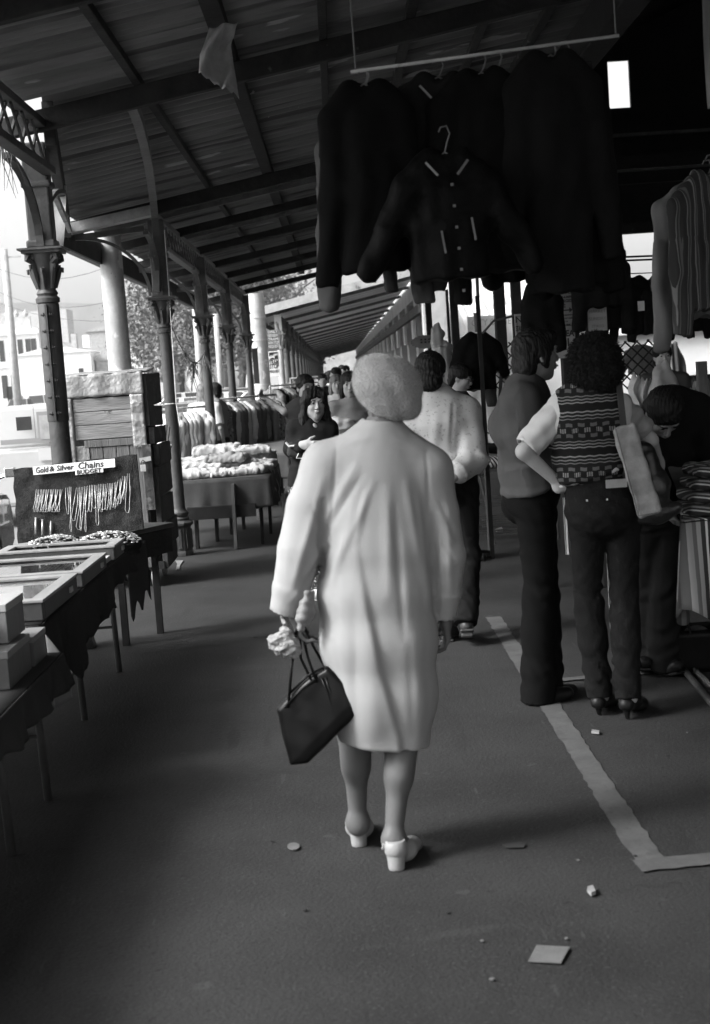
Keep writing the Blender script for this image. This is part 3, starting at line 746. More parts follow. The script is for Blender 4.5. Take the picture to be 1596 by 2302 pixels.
# poles
M_POLE = mat('pale_timber_pole', 0.40, var=.2, scale=3, bump=.1)
def pole(px, pyt, Y, r, label, arm=0, matl=None):
    p = at(px, pyt, Y); t = thing('street_pole', label, 'pole', (p.x, Y, -0.15), 0, 'street poles')
    MB().tube([(p.x, Y, -0.15), (p.x, Y, p.z)], [r*1.2, r], 10).build('shaft', matl or M_POLE, t, smooth=True)
    if arm: MB().bar((p.x-arm, Y, p.z-.5), (p.x+arm, Y, p.z-.5), .1, .1).build('crossarm', matl or M_POLE, t)
    return t
pole(438, 690, 60, .13, 'pale timber pole between the second and third columns', 0)
pole(484, 705, 62, .11, 'pale timber pole between the third and fourth columns, with wires', 0)
pole(8, 560, 90, .22, 'tall thin lamp pole at the left edge before the pub', 1.0)
pole(352, 770, 100, .12, 'thin pole beside the low houses', 1.2)
pole(305, 720, 180, .12, 'distant thin wire pole above the terrace roofs', 0)
# concrete tram poles through the canopy edge
for (x, y, z, r, lab) in ((-2.25, 15.0, 3.6, 0.115, 'thick patchy concrete pole rising through the eave behind the crate'), (-1.50, 29.0, 3.3, 0.155, 'banded concrete tram pole beside the tram stop sign')):
    t = thing('concrete_pole', lab, 'pole', (x, y, 0)); m = MB().lathe((x, y, 0), [(r*1.12, 0), (r*1.08, 1.0), (r, z)], 24); m.build('shaft', M_CONC, t, smooth=True, angle=40)
    if y > 20:
        for k in range(5): MB().lathe((x, y, 1.0+k*.45), [(r*1.09, 0), (r*1.09, .03)], 24).build('band', M_GREYW, t)

for i, (a, b, lab) in enumerate((((-40, 590, 60), (330, 560, 45), 'highest'), ((-40, 640, 70), (330, 655, 50), 'middle'), ((-40, 668, 80), (420, 700, 60), 'lowest'))):
    p, q = at(*a), at(*b); m = MB().tube([p.lerp(q, t)+Vector((0, 0, -.8*math.sin(math.pi*t))) for t in [k/10 for k in range(11)]], .010, 4); o = m.build('overhead_wire', M_IRON); tag(o, lab+' of the three faint tram wires across the sky at the left', 'wire')

# ================================================================== PEOPLE
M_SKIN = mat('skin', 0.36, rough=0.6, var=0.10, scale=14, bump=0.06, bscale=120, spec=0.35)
M_SKIND = mat('tan_skin', 0.24, rough=0.6, var=0.10, scale=14, bump=0.06, bscale=120, spec=0.35)  # darker skin tone used for the men
M_STOCK = mat('nylon_stockings', 0.24, rough=0.5, var=0.06, scale=5, bump=0.0, spec=0.35)
M_HAIR = mat('dark_hair', 0.008, rough=0.6, var=0.6, scale=30, bump=0.5, bscale=90, stretch=(1, 1, .25), spec=0.22)
M_HAIRL = mat('light_hair', 0.16, rough=0.5, var=0.4, scale=30, bump=0.4, bscale=90, stretch=(1, 1, .25))
M_AFRO = mat('curly_dark_hair', 0.010, rough=0.9, var=0.5, scale=40, bump=1.0, bscale=70)
M_SHOE = mat('black_shoe_leather', 0.009, rough=0.45, var=0.3, scale=20, bump=0.08, spec=0.25)
M_EYE = mat('eye_dark', 0.015, rough=0.2, var=0.1, bump=0, spec=0.6)
M_LIP = mat('lips', 0.17, rough=0.5, var=0.1, bump=0)
def cloth(name, v=None, **k):
    a = dict(rough=0.95, var=0.12, scale=5, bump=0.12, bscale=260, spec=0.06, sheen=0.0); a.update(k); return mat(name, v, **a)

def rotm(yaw=0, pitch=0, roll=0):
    """degrees; yaw>0 turns to the left, pitch>0 looks up, roll>0 tips to the right"""
    return np.array(Matrix.Rotation(R(yaw), 3, 'Z') @ Matrix.Rotation(R(pitch), 3, 'X') @ Matrix.Rotation(R(roll), 3, 'Y'))
BASE = dict(pel=(0, 0, .95), wai=(0, 0, 1.10), che=(0, 0, 1.29), nek=(0, -.005, 1.455), hed=(0, .02, 1.625),
            hipL=(-.088, 0, .92), kneL=(-.095, .015, .50), ankL=(-.10, -.02, .085), toeL=(-.115, .16, .025),
            hipR=(.088, 0, .92), kneR=(.095, .015, .50), ankR=(.10, -.02, .085), toeR=(.115, .16, .025),
            shoL=(-.175, 0, 1.405), elbL=(-.235, -.02, 1.12), wriL=(-.235, .06, .87),
            shoR=(.175, 0, 1.405), elbR=(.235, -.02, 1.12), wriR=(.235, .06, .87))
def unit(a): a = v3(a); return a/np.linalg.norm(a)
class Fig:
    def __init__(s, label, x, y, rz=0, H=1.72, pose=None, h=.009, head=(0, 0, 0), girth=1.0, group=None, loc=None):
        s.k = H/1.75; s.h = h; s.g = girth; s.root = thing('person', label, 'person', (x, y, 0), R(rz), group)
        s.J = {a: v3(b)*s.k for a, b in BASE.items()}
        I = ROOTM[s.root.name].inverted()
        for a, b in (pose or {}).items():
            s.J[a] = v3(I @ b) if isinstance(b, Vector) else v3(b)*s.k
        s.HM = rotm(*head); J = s.J
        s.wx = unit(J['shoR']-J['shoL']); s.hx = unit(J['hipR']-J['hipL'])
    def hp(s, x, y, z): return s.J['hed'] + s.HM @ (np.array([x, y, z])*s.k)
    def torso(s, S, off=0.0, hem=None, wide=1.0, top=True):
        J, k, g = s.J, s.k, s.g; w = s.wx; w2 = s.hx
        kw = dict(k=.04)
        if hem is None: S.cone(J['pel'], J['wai'], .112*k*g+off, .097*k*g+off, w=w2, ratio=1.42, **kw)
        S.cone(J['wai'], J['che'], .097*k*g+off, .112*k*g+off, w=w, ratio=1.42, **kw)
        t = J['nek']-(J['nek']-J['che'])*.28
        S.cone(J['che'], t, .112*k*g+off, .070*k*g+off, w=w, ratio=1.5, **kw)
        for q in 'LR':
            S.cone(t+(J['sho'+q]-t)*.25, J['sho'+q], .058*k*g+off, .050*k*g+off, k=.05)
        if top: S.cone(J['nek']-(0, 0, .05*k), J['nek'], .075*k+off, .06*k+off*.7, k=.05)
        return S
    def hand(s, S, q, d=None, n=None, curl=.5, spread=.0):
        J, k = s.J, s.k; wr = J['wri'+q]; f = unit(wr-J['elb'+q]); d = f if d is None else unit(d)
        sg = 1 if q == 'R' else -1
        if n is None: n = np.array([-sg, 0, 0.])
        n = v3(n); n = unit(n-d*(n@d)); l = np.cross(d, n)   # lateral
        th = l if (l@np.array([0, 1, .2])) > 0 else -l
        M3 = np.stack([l, d, n], 1)
        S.box(wr+d*.050*k, (.036*k, .048*k, .013*k), r=.012*k, k=.012, M3=M3)
        S.cone(wr-d*.02*k, wr+d*.03*k, .023*k, .022*k, w=l, ratio=1.25, k=.02)
        for i, (o, L) in enumerate(((-.030, .86), (-.010, 1.0), (.010, 1.05), (.030, .93))):
            L = L if th@l > 0 else (0.93, 1.05, 1.0, .82)[i]
            p = wr+d*.090*k+l*o*k; dd = unit(d+l*o*spread*8)
            ax = np.cross(dd, n)
            for sl, rr, cf in ((.040, .0088, .75), (.025, .0080, 1.0), (.021, .0070, .7)):
                cu = curl*cf; dd = unit(dd*math.cos(cu)+np.cross(np.cross(dd, n), dd)*0+unit(n-dd*(n@dd))*math.sin(cu))
                e = p+dd*sl*L*k; S.cone(p, e, rr*k, rr*.92*k, k=.004); p = e
        p = wr+d*.028*k+th*.026*k; dd = unit(d*.7+th*.75+n*.35)
        for sl, rr in ((.040, .012), (.032, .0095)):
            e = p+dd*sl*k; S.cone(p, e, rr*k, rr*.9*k, k=.010); p = e; dd = unit(dd+d*.5+n*.2)
    def head(s, S):
        k = s.k; P = s.hp; A = s.HM; E = lambda c, r, kk=.015, op='+': S.ell(P(*c), np.array(r)*k, k=kk, M3=A, op=op)
        E((0, -.014, .032), (.073, .092, .082)); E((0, .024, -.028), (.057, .063, .083), .03); E((0, .052, -.094), (.024, .022, .020), .03)
        for q in (-1, 1):
            E((q*.040, .010, -.062), (.022, .040, .028), .03); E((q*.036, .060, -.018), (.022, .022, .020), .025)
            E((q*.075, -.008, -.006), (.010, .020, .032), .006); E((q*.079, -.004, -.004), (.006, .011, .020), .004, '-')
            E((q*.031, .096, .012), (.018, .014, .011), .012, '-'); E((q*.031, .078, .011), (.0125, .0125, .0105), .003)
            E((q*.030, .082, .032), (.022, .012, .008), .012)
            E((q*.011, .098, -.030), (.009, .010, .008), .008)
        S.cone(P(0, .084, .020), P(0, .109, -.022), .0075*k, .0105*k, k=.012)
        E((0, .090, -.050), (.022, .012, .007), .006); E((0, .088, -.063), (.019, .012, .008), .006)
    def face(s, lips=True):
        k = s.k
        for q in (-1, 1):
            S = SDF(.0022); S.ell(s.hp(q*.031, .0885, .011), np.array([.0095, .004, .0052])*k, M3=s.HM); S.mesh('eye', M_EYE, s.root)
            m = MB(); m.tube([Vector(s.hp(q*.014, .0935, .029)), Vector(s.hp(q*.032, .0945, .034)), Vector(s.hp(q*.050, .080, .030))], [.0028*k, .0034*k, .0016*k], 6); m.build('eyebrow', M_HAIR, s.root, smooth=True, local=True)
        m = MB(); m.tube([Vector(s.hp(-.023, .0935, -.058)), Vector(s.hp(-.010, .1015, -.056)), Vector(s.hp(0, .1025, -.0575)), Vector(s.hp(.010, .1015, -.056)), Vector(s.hp(.023, .0935, -.058))], [.0015*k, .0042*k, .0046*k, .0042*k, .0015*k], 8); m.build('lips', M_LIP, s.root, smooth=True, local=True)
    def body(s, skin, hands=None, legs=True, thin=.0, face=True, fine=None, legmat=None):
        J, k, g = s.J, s.k, s.g; S = SDF(fine or s.h); s.torso(S, -.012)
        if legs:
            for q in 'LR':
                a, b, c, t = J['hip'+q], J['kne'+q], J['ank'+q], J['toe'+q]
                S.cone(a, b, .078*k*g, .048*k, k=.03); S.cone(b, c, .048*k, .031*k, k=.03)
                S.cone(b+(c-b)*.15+(0, -.008, 0), b+(c-b)*.48+(0, -.010, 0), .036*k, .036*k, k=.04)
                S.cone(c, c+(0, -.01, -.035*k), .030*k, .032*k, k=.02); S.cone(c+(0, 0, -.02), t, .032*k, .022*k, k=.03, w=(1, 0, 0), ratio=1.25)
        for q in 'LR':
            S.cone(J['sho'+q], J['elb'+q], .043*k*g, .034*k, k=.03); S.cone(J['elb'+q], J['wri'+q], .036*k, .023*k, k=.02)
            if hands is None or q in hands:
                hh = (hands or {}).get(q, {}); s.hand(S, q, **hh)
        S.cone(J['nek']-(0, 0, .03), J['hed']+s.HM@np.array([0, -.02, -.05])*k, .054*k, .050*k, k=.03)
        s.head(S); b = S.mesh('body', skin, s.root)
        if face: s.face()
        s.bodyo = b; return b
    def top(s, m, off=.014, sleeve=1.0, hem=None, name='shirt', disp=None, roll=0, collar=None, cuff=0, h=None, extra=None, sl=1.0, amp=.004, hemr=1.05):
        J, k, g = s.J, s.k, s.g; S = SDF(h or s.h); s.torso(S, off, hem=1)
        b = J['pel'] if hem is None else J['pel']+(J['wai']-J['pel'])*hem
        S.cone(J['wai'], b, .099*k*g+off, .112*k*g*hemr+off, w=s.hx, ratio=1.42, flat=True, k=.03)
        if hem is not None or True:
            S.plane(b, unit(b-J['wai']))if not extra or 'noplane' not in extra else None
        if sleeve:
            S2 = []
            for q in 'LR':
                a, e, w = J['sho'+q], J['elb'+q], J['wri'+q]
                if sleeve <= .5:
                    t = a+(e-a)*sleeve*2*.9; S.cone(a, a+(t-a)*.7, (.050*g*k+off)*sl, (.047*g*k+off)*sl, k=.03); S.cone(a+(t-a)*.5, t, (.047*g*k+off)*sl, (.046*g*k+off)*sl, k=.01, flat=True)
                else:
                    S.cone(a, e, (.050*g*k+off)*sl, (.040*g*k+off)*sl, k=.03); t = e+(w-e)*(sleeve-.5)*2*.93
                    S.cone(e, t, (.040*g*k+off)*sl, (.030*g*k+off)*sl, k=.02, flat=False) if False else S.cone(e, e+(t-e)*.9, (.040*g*k+off)*sl, (.031*g*k+off)*sl, k=.02)
                    S.cone(e+(t-e)*.7, t, (.031*g*k+off)*sl, (.030*g*k+off)*sl+cuff, k=.006, flat=True)
        # neckline opening
        if collar: S.cone(J['nek']-(0, 0, .025*k), J['nek']+(J['hed']-J['nek'])*collar, .062*k, .058*k, flat=True, k=.012)
        if extra:
            for fn in extra:
                if callable(fn): fn(S)
        seed = int(abs(J['nek'][2]*1e4)) % 997
        if disp is None: disp = lambda V, N: amp*wob(V*np.array([1, 1, .45]), 22, seed)
        else:
            d0 = disp; disp = lambda V, N: d0(V, N)+.5*amp*wob(V*np.array([1, 1, .45]), 22, seed)
        # sleeves may pass below the hem: only the trunk is cut there
        if sleeve:
            S.p = [p for p in S.p if p[0] != 'c']
        return S.mesh(name, m, s.root, disp)
    def trousers(s, m, off=.012, flare=.0, drop=.05, disp=None, seat=1.0, name='trousers', h=None, crease=0, rise=.5):
        J, k, g = s.J, s.k, s.g; S = SDF(h or s.h)
        up = J['pel']+(J['wai']-J['pel'])*rise
        S.cone(J['pel'], up, .112*k*g+off, .100*k*g+off, w=s.hx, ratio=1.42, k=.03)
        S.ell(J['pel']+(0, -.045*k, -.05*k), (.125*k*g*seat, .095*k*g*seat, .12*k), k=.05)
        for q in 'LR':
            a, b, c = J['hip'+q], J['kne'+q], J['ank'+q]; c2 = c-(c-b)/np.linalg.norm(c-b)*0+unit(c-b)*drop
            S.cone(a, b, .083*k*g+off, .056*k+off, k=.022); S.cone(b, b+(c2-b)*.85, .056*k+off, .050*k+off+flare*.85, k=.02); S.cone(b+(c-b)*.15+(0, -.008, 0), b+(c-b)*.48+(0, -.010, 0), .046*k+off, .048*k+off, k=.05)
            S.cone(b+(c2-b)*.6, c2, .052*k+off+flare*.6, .050*k+off+flare, k=.01, flat=True)
        S.plane(up, up-J['pel'])
        seed = int(abs(J['hipL'][0]*1e5)) % 997
        def dd(V, N):
            o = .003*wob(V*np.array([1, 1, .8]), 24, seed)
            for q in 'LR':
                for P, A in ((J['kne'+q], .0035), (J['ank'+q]+(0, 0, .09), .0035), (J['hip'+q]-(0, 0, .04), .003)):
                    z = (V[:, 2]-P[2]); w = np.exp(-(z/.10)**2)*(np.abs(V[:, 0]-P[0]) < .12)
                    o += A*w*np.sin(z*62+V[:, 0]*55+V[:, 1]*22+seed+3*wob(V, 12, seed+3))
            return o+(disp(V, N) if disp else 0)
        return S.mesh(name, m, s.root, dd)
    def shoes(s, m, heel=0.012, kind='flat', name='shoe', sole=None):
        J, k = s.J, s.k
        for q in 'LR':
            a, t = J['ank'+q], J['toe'+q]; d = t-a; fl = unit([d[0], d[1], 0]); base = v3([a[0], a[1], 0]) ; gz = max(0.0, a[2]-.085*k)
            dz = d[2]+.06*k
            S = SDF(.005); hp = v3([a[0], a[1], a[2]-.05*k]); hb = hp-fl*.035*k
            S.cone(hb+(0, 0, .0), hp+fl*.05*k, .036*k, .038*k, k=.02); S.cone(hp+fl*.04*k, t+(0, 0, .008), .042*k, .032*k, k=.03, w=np.cross(fl, [0, 0, 1]), ratio=1.25)
            if kind == 'flat': S.cone(hp+(0, 0, .03)-fl*.01, hp+(0, 0, .045)-fl*.01, .042*k, .040*k, k=.02)
            lowz = min(hb[2], t[2])-.03
            sl = unit(np.array([t[0], t[1], t[2]])-hb)
            nrm = np.cross(np.cross(sl, [0, 0, 1]), sl); nrm = -unit(nrm)
            if nrm[2] > 0: nrm = -nrm
            S.plane(hb+nrm*.026*k, nrm)
            sh = S.mesh(name, m, s.root)
            S = SDF(.006)
            if kind == 'pump':
                S.cone(hb+(0, 0, -.01)+fl*.002, v3([hb[0], hb[1], 0])+fl*.010, .022*k, .010*k, k=.01, flat=True); S.mesh('heel', sole or m, sh); S = SDF(.006)
                S.box(t+nrm*.022*k-fl*.03, (.034*k, .055*k, .006), r=.004, M3=np.stack([np.cross(fl, [0, 0, 1]), fl, [0, 0, 1]], 1))
            else:
                Mx = np.stack([np.cross(sl, -nrm), sl, -nrm], 1); L = np.linalg.norm(t-hb)
                S.box(hb+sl*L*.5+nrm*.030*k, (.040*k, L*.5+.035*k, .007), r=.004, M3=Mx)
                S.box(hb+sl*.015+nrm*(.030*k+heel*.5), (.034*k, .034*k, heel*.5+.006), r=.003, M3=Mx)
            S.mesh('sole', sole or m, sh)
    def hair(s, m, parts, name='hair', disp=None, h=.005, cuts=()):
        """parts: (x,y,z,rx,ry,rz) ellipsoids in head space; cuts the same, removed"""
        S = SDF(h)
        for c in parts: S.ell(s.hp(*c[:3]), np.array(c[3:6])*s.k, k=.025, M3=s.HM)
        for c in cuts: S.ell(s.hp(*c[:3]), np.array(c[3:6])*s.k, k=.008, M3=s.HM, op='-')
        return S.mesh(name, m, s.root, disp or (lambda V, N: .0035*wob(V*np.array([1, 1, .3]), 120, 3)))
SHORT = [(0, -.016, .040, .083, .100, .086), (0, -.055, -.03, .070, .055, .055), (-.066, -.01, .0, .018, .035, .045), (.066, -.01, .0, .018, .035, .045)]
FACECUT = [(0, .085, -.035, .060, .050, .083)]

# ---- 1. elderly woman in a pale coat and beret (seen from behind)
YL = 4.55
def w2(px, py, Y=YL, dy=0.0): return at(px, py, Y+dy)
lady = Fig('elderly woman walking away in a long pale raincoat and fluffy beret, carrying a black handbag', 0.02, YL, 0, 1.58, pose=dict(
    hed=w2(872, 872, dy=.03), nek=w2(856, 965), che=w2(852, 1070), wai=w2(850, 1210), pel=w2(852, 1330),
    shoL=w2(738, 1030), shoR=w2(968, 1040), elbL=w2(682, 1200, dy=-.03), wriL=w2(662, 1372, dy=-.02), elbR=w2(1000, 1210, dy=-.02), wriR=w2(1000, 1382, dy=.05),
    hipL=w2(805, 1345), hipR=w2(905, 1345), kneL=w2(797, 1632, dy=.10), ankL=w2(804, 1838, dy=.12), toeL=w2(812, 1868, dy=.30),
    kneR=w2(905, 1640, dy=.0), ankR=w2(885, 1878, dy=-.07), toeR=w2(935, 1908, dy=.10)), h=.007, head=(-6, -4, 5))
J = lady.J
S = SDF(.0055); lady.torso(S, -.012)
for q in 'LR':
    a, b, c, t = J['hip'+q], J['kne'+q], J['ank'+q], J['toe'+q]
    S.cone(a, b, .075, .053, k=.03); S.cone(b, c, .050, .029, k=.03)
    S.cone(b+(c-b)*.10+(0, -.012, 0), b+(c-b)*.42+(0, -.014, 0), .040, .038, k=.05); S.cone(c, c+(0, -.005, -.03), .028, .030, k=.02)
    S.cone(c+(0, 0, -.02), t, .030, .022, k=.03, w=(1, 0, 0), ratio=1.25)
for q in 'LR':
    S.cone(J['sho'+q], J['elb'+q], .042, .034, k=.03); S.cone(J['elb'+q], J['wri'+q], .034, .024, k=.02)
lady.hand(S, 'L', d=(.10, .05, -1), n=(1, .15, 0), curl=.95); lady.hand(S, 'R', d=(.05, .1, -1), n=(-1, 0, 0), curl=.7)
S.cone(J['nek']-(0, 0, .03), J['hed']+(0, -.02, -.05), .050, .048, k=.03); lady.head(S)
M_LSKIN = mat('elderly_skin_and_stockings', 0.12, rough=0.5, var=0.08, scale=9, bump=0.03, spec=0.35)
S.mesh('body', M_LSKIN, lady.root); lady.face()
M_COAT = cloth('pale_raincoat_cloth', 0.32, var=0.06, rough=0.85, scale=3, bump=0.12, bscale=300)
S = SDF(.0065); c = lambda px, py, dy=0: v3(w2(px, py, dy=dy))-v3(lady.root.location)
PX = .00142
tr = [(852, 992, 62, 0.9), (850, 1022, 108, .60), (849, 1075, 118, .62), (848, 1150, 116, .66), (848, 1230, 118, .68), (847, 1330, 122, .70), (850, 1440, 124, .70), (858, 1560, 114, .70), (864, 1665, 103, .68)]
for (x0, y0, r0, q0), (x1, y1, r1, q1) in zip(tr[:-1], tr[1:]):
    last = False
    S.cone(c(x0, y0), c(x1, y1), r0*PX*q0, r1*PX*q1, w=(1, 0, 0), ratio=1/q0, k=.05, flat=last)
S.cone(c(860, 1360), c(866, 1600), .055, .080, w=(1, 0, 0), ratio=1.5, k=.08); S.cone(c(872, 1560), c(908, 1688), .080, .072, w=(1, 0, 0), ratio=1.0, k=.05); S.plane(c(866, 1672), (-.12, 0, -1))
S.cone(c(856, 985), c(858, 948), .062, .058, k=.03, flat=True); S.cone(c(858, 948), c(859, 938), .058, .046, k=.01, flat=True, op='-')
for q, pts, rs in (('L', [(770, 1035, 0), (735, 1050, 0), (698, 1140, -.01), (675, 1235, -.03), (655, 1320, -.03), (640, 1378, -.02)], [.075, .080, .076, .072, .060, .050]), ('R', [(930, 1040, 0), (962, 1060, 0), (985, 1150, 0), (1003, 1250, 0), (1003, 1330, .02), (998, 1388, .04)], [.078, .078, .066, .062, .048, .040])):
    P = [c(*p) for p in pts]
    for i in range(len(P)-1): S.cone(P[i], P[i+1], rs[i], rs[i+1], k=.028 if i < 2 else .012, flat=(i == len(P)-2))
    e = P[-1]; dd = unit(P[-1]-P[-2]); S.cone(e-dd*.04, e+dd*.03, rs[-1]-.009, rs[-1]-.008, flat=True, op='-', k=.003)
S.cone(c(866, 1600), c(870, 1720), .120*.68, .118*.68, w=(1, 0, 0), ratio=1.55, flat=True, op='-', k=.004)
def q2(px, py): p = c(px, py); return (p[0], p[2])
def fold(a, b, w, hgt): p, q = q2(*a), q2(*b); return (p[0], p[1], q[0], q[1], w, hgt, -1)
LF = [fold((800, 1040), (722, 1180), .013, .006), fold((812, 1062), (742, 1178), .010, -.005), fold((838, 1075), (768, 1240), .012, .005), fold((795, 1130), (745, 1310), .014, .005), fold((822, 1100), (800, 1210), .010, .004),
      fold((868, 1090), (872, 1330), .018, .006), fold((884, 1130), (905, 1420), .012, -.005), fold((910, 1080), (948, 1300), .014, .006), fold((935, 1110), (962, 1360), .012, .005), fold((900, 1200), (925, 1500), .02, .003),
      fold((725, 1070), (690, 1220), .014, .005), fold((700, 1160), (658, 1320), .014, .006), fold((738, 1222), (676, 1322), .010, -.010), fold((738, 1200), (690, 1285), .010, .007), fold((725, 1252), (655, 1345), .009, .005), fold((700, 1130), (735, 1190), .008, -.004),
      fold((726, 1120), (722, 1290), .010, -.018), fold((972, 1150), (980, 1380), .010, -.016), fold((1002, 1150), (1010, 1340), .012, .005), fold((985, 1120), (1015, 1190), .009, -.005), fold((990, 1210), (1020, 1260), .009, -.004), fold((985, 1180), (1018, 1215), .008, .004),
      fold((770, 1300), (775, 1640), .03, .004), fold((832, 1400), (838, 1640), .03, .004), fold((930, 1420), (945, 1670), .03, .004), fold((795, 1330), (803, 1640), .016, -.003), fold((915, 1380), (925, 1640), .014, -.003), fold((760, 998), (835, 982), .012, .004), fold((880, 985), (955, 1010), .012, .004),
      fold((757, 1002), (745, 1160), .006, -.004), fold((955, 1012), (962, 1150), .006, -.004), fold((612, 1366), (662, 1378), .004, -.002)]
vent = [q2(800, 1195), q2(822, 1330), q2(858, 1500), q2(897, 1640), q2(903, 1700)]
def coatd(V, N):
    o = strokes(V, N, LF)+.0010*wob(V*np.array([1, 1, .12]), 34, 5)
    back = np.clip((.25-N[:, 1])/.3, 0, 1); zs = np.array([p[1] for p in vent])[::-1]; xs = np.array([p[0] for p in vent])[::-1]
    s_ = V[:, 0]-np.interp(V[:, 2], zs, xs)             # signed distance to the overlapped back pleat
    amp = .014*np.clip((zs[-1]-V[:, 2])/.25, 0, 1)
    st = 1/(1+np.exp(-s_/.0045))
    o += back*amp*((1-st)*np.exp(np.minimum(s_, 0)/.10)*.75-st*np.exp(-np.maximum(s_, 0)/.060)*.55)
    zz = np.clip((.85-V[:, 2])/.4, 0, 1)
    return o+zz*.003*np.sin(V[:, 0]*44+1.2)*back
coat = S.mesh('coat', M_COAT, lady.root, coatd)
# collar band and beret
S = SDF(.005); hc = v3(w2(872, 878))-v3(lady.root.location)
BM = np.array(Matrix.Rotation(R(16), 3, 'Y') @ Matrix.Rotation(R(-14), 3, 'X'))
S.ell(hc+(0, -.02, .012), (.112, .105, .086), M3=BM); S.ell(hc+(-.012, -.01, .055), (.088, .085, .058), k=.04, M3=BM); S.ell(hc+(.02, -.045, -.045), (.083, .060, .050), k=.03, M3=BM)
M_BERET = mat('fluffy_wool_beret', 0.31, rough=1.0, var=0.12, scale=9, bump=0.45, bscale=120, sheen=0.5, spec=.05)
bz = S.mesh('beret', M_BERET, lady.root, lambda V, N: .003*wob(V, 26, 8))
rr = np.random.default_rng(4)                         # short fluff standing off the wool
me = bz.data; VV = np.array([v.co[:] for v in me.vertices]); NN = np.array([v.normal[:] for v in me.vertices]); ii = rr.integers(0, len(VV), 9000)
P = VV[ii]; Dn = NN[ii]+rr.normal(size=(9000, 3))*.6; Dn /= np.linalg.norm(Dn, axis=1)[:, None]; Tn = np.cross(Dn, rr.normal(size=(9000, 3))); Tn /= np.linalg.norm(Tn, axis=1)[:, None]
L = rr.uniform(.003, .008, 9000)[:, None]
V = np.stack([P-Tn*.0004, P+Tn*.0004, P+Dn*L+Tn*.0002, P+Dn*L-Tn*.0002], 1).reshape(-1, 3)
link_mesh('wool_fluff', V, np.arange(36000).reshape(-1, 4), M_BERET, bz, local=True)
lady.hair(M_HAIRL, [(0, -.055, -.045, .066, .045, .045), (0, -.045, -.088, .062, .042, .040)], h=.005)
# shoes: pale block-heeled pumps
M_PUMP = mat('pale_leather_pump', 0.30, rough=0.5, var=0.12, scale=14, bump=0.08)
for q, hl, cup in (('L', (807, 1907), (804, 1862)), ('R', (887, 1961), (883, 1915))):
    Yq = ground(*hl).y; b0 = v3(ground(*hl))-v3(lady.root.location); t = J['toe'+q].copy()
    fl = unit([t[0]-b0[0], t[1]-b0[1], 0]); side = np.cross(fl, [0, 0, 1]); A = np.stack([side, fl, [0, 0, 1]], 1)
    S = SDF(.004); hb = b0+(0, 0, .062)+fl*.03
    S.cone(hb-fl*.004+(0, 0, .012), hb+(0, 0, .018), .034, .034, k=.01); S.cone(hb, hb+fl*.075+(0, 0, -.02), .032, .034, k=.02); S.cone(hb+fl*.07+(0, 0, -.022), b0+fl*.20+(0, 0, .026), .036, .026, k=.03, w=side, ratio=1.3)
    S.cone(hb+(0, 0, .03), hb+(0, 0, .08), .028, .029, flat=True, op='-', k=.003); S.cone(hb+fl*.03+(0, 0, .03), hb+fl*.085+(0, 0, .012), .024, .022, op='-', k=.004)
    sh = S.mesh('shoe', M_PUMP, lady.root)
    S = SDF(.004); S.cone(b0+fl*.026+(0, 0, .060), b0+fl*.024, .031, .026, flat=True, k=.006); S.mesh('heel', M_PUMP, sh)
    m = MB().tube([b0+(side*-.034)+fl*.05+(0, 0, .07), b0+side*-.04+fl*.03+(0, 0, .082), b0+side*-.036+fl*.0+(0, 0, .075)], .004, 6); m.build('strap', M_PUMP, sh, local=True)

# ---- her handbag, hanging from the left hand
M_BAG = mat('black_patent_leather', 0.005, rough=0.32, var=0.2, scale=8, bump=0.06, bscale=25, spec=0.14, coat=0.0)
bp = w2(712, 1600, dy=-.05); bag = thing('handbag', 'shiny black leather handbag with thin straps hanging from the elderly woman\'s left hand', 'handbag', bp)
c2_ = lambda px, py, dy=-.05: v3(w2(px, py, dy=dy))-v3(bp)
# side panel facing camera: corners in the picture
Lb, Lt, Rt, Rb, Pk = c2_(656, 1705), c2_(627, 1590), c2_(735, 1500), c2_(800, 1600), c2_(700, 1700)
S = SDF(.0045)
ctr = (Lb+Lt+Rt+Rb+Pk)/5; ux = unit(c2_(800, 1600)-c2_(700, 1702)); uz = unit(np.cross(np.array([0, 1, 0.]), ux)*-1)
if uz[2] < 0: uz = -uz
A = np.stack([ux, np.array([0, 1, 0.]), uz], 1)
th = .045
def slab(pts, rad): 
    for i in range(len(pts)):
        for j in range(i+1, len(pts)): S.cone(pts[i], pts[j], rad, rad, k=.012)
P0 = [Lb, c2_(695, 1700), c2_(796, 1598), c2_(770, 1530), c2_(735, 1500), c2_(700, 1520), c2_(660, 1552), c2_(627, 1592)]
hb_poly = [np.array([p@ux, p@uz]) for p in P0]
cx = sum(hb_poly)/len(hb_poly)
def polyd(S, poly, y0, hw, rnd):
    """rounded prism over a convex outline"""
    po = [q for q in poly]; ar = sum(po[i][0]*po[(i+1) % len(po)][1]-po[(i+1) % len(po)][0]*po[i][1] for i in range(len(po)))
    if ar < 0: po = po[::-1]
    ed = []
    for i in range(len(po)):
        a, b = po[i], po[(i+1) % len(po)]; d = (b-a)/np.linalg.norm(b-a); ed.append((a, np.array([d[1], -d[0]])))
    def f(x, y, z):
        X = x*ux[0]+y*ux[1]+z*ux[2]; Z = x*uz[0]+y*uz[1]+z*uz[2]
        d = None
        for a, n in ed:
            e = (X-a[0])*n[0]+(Z-a[1])*n[1]+rnd; d = e if d is None else np.maximum(d, e)
        # narrower towards the top (gusset)
        top = (Z-(cx[1]-.07))/.16; hh = hw*(1.0-.55*np.clip(top, 0, 1))
        q = np.abs(y-y0)-hh+rnd
        return np.sqrt(np.maximum(d, 0)**2+np.maximum(q, 0)**2)+np.minimum(np.maximum(d, q), 0)-rnd
    S.p.append(('+', f, np.array([-.2, -.1, -.2]), np.array([.2, .1, .2]), .01))
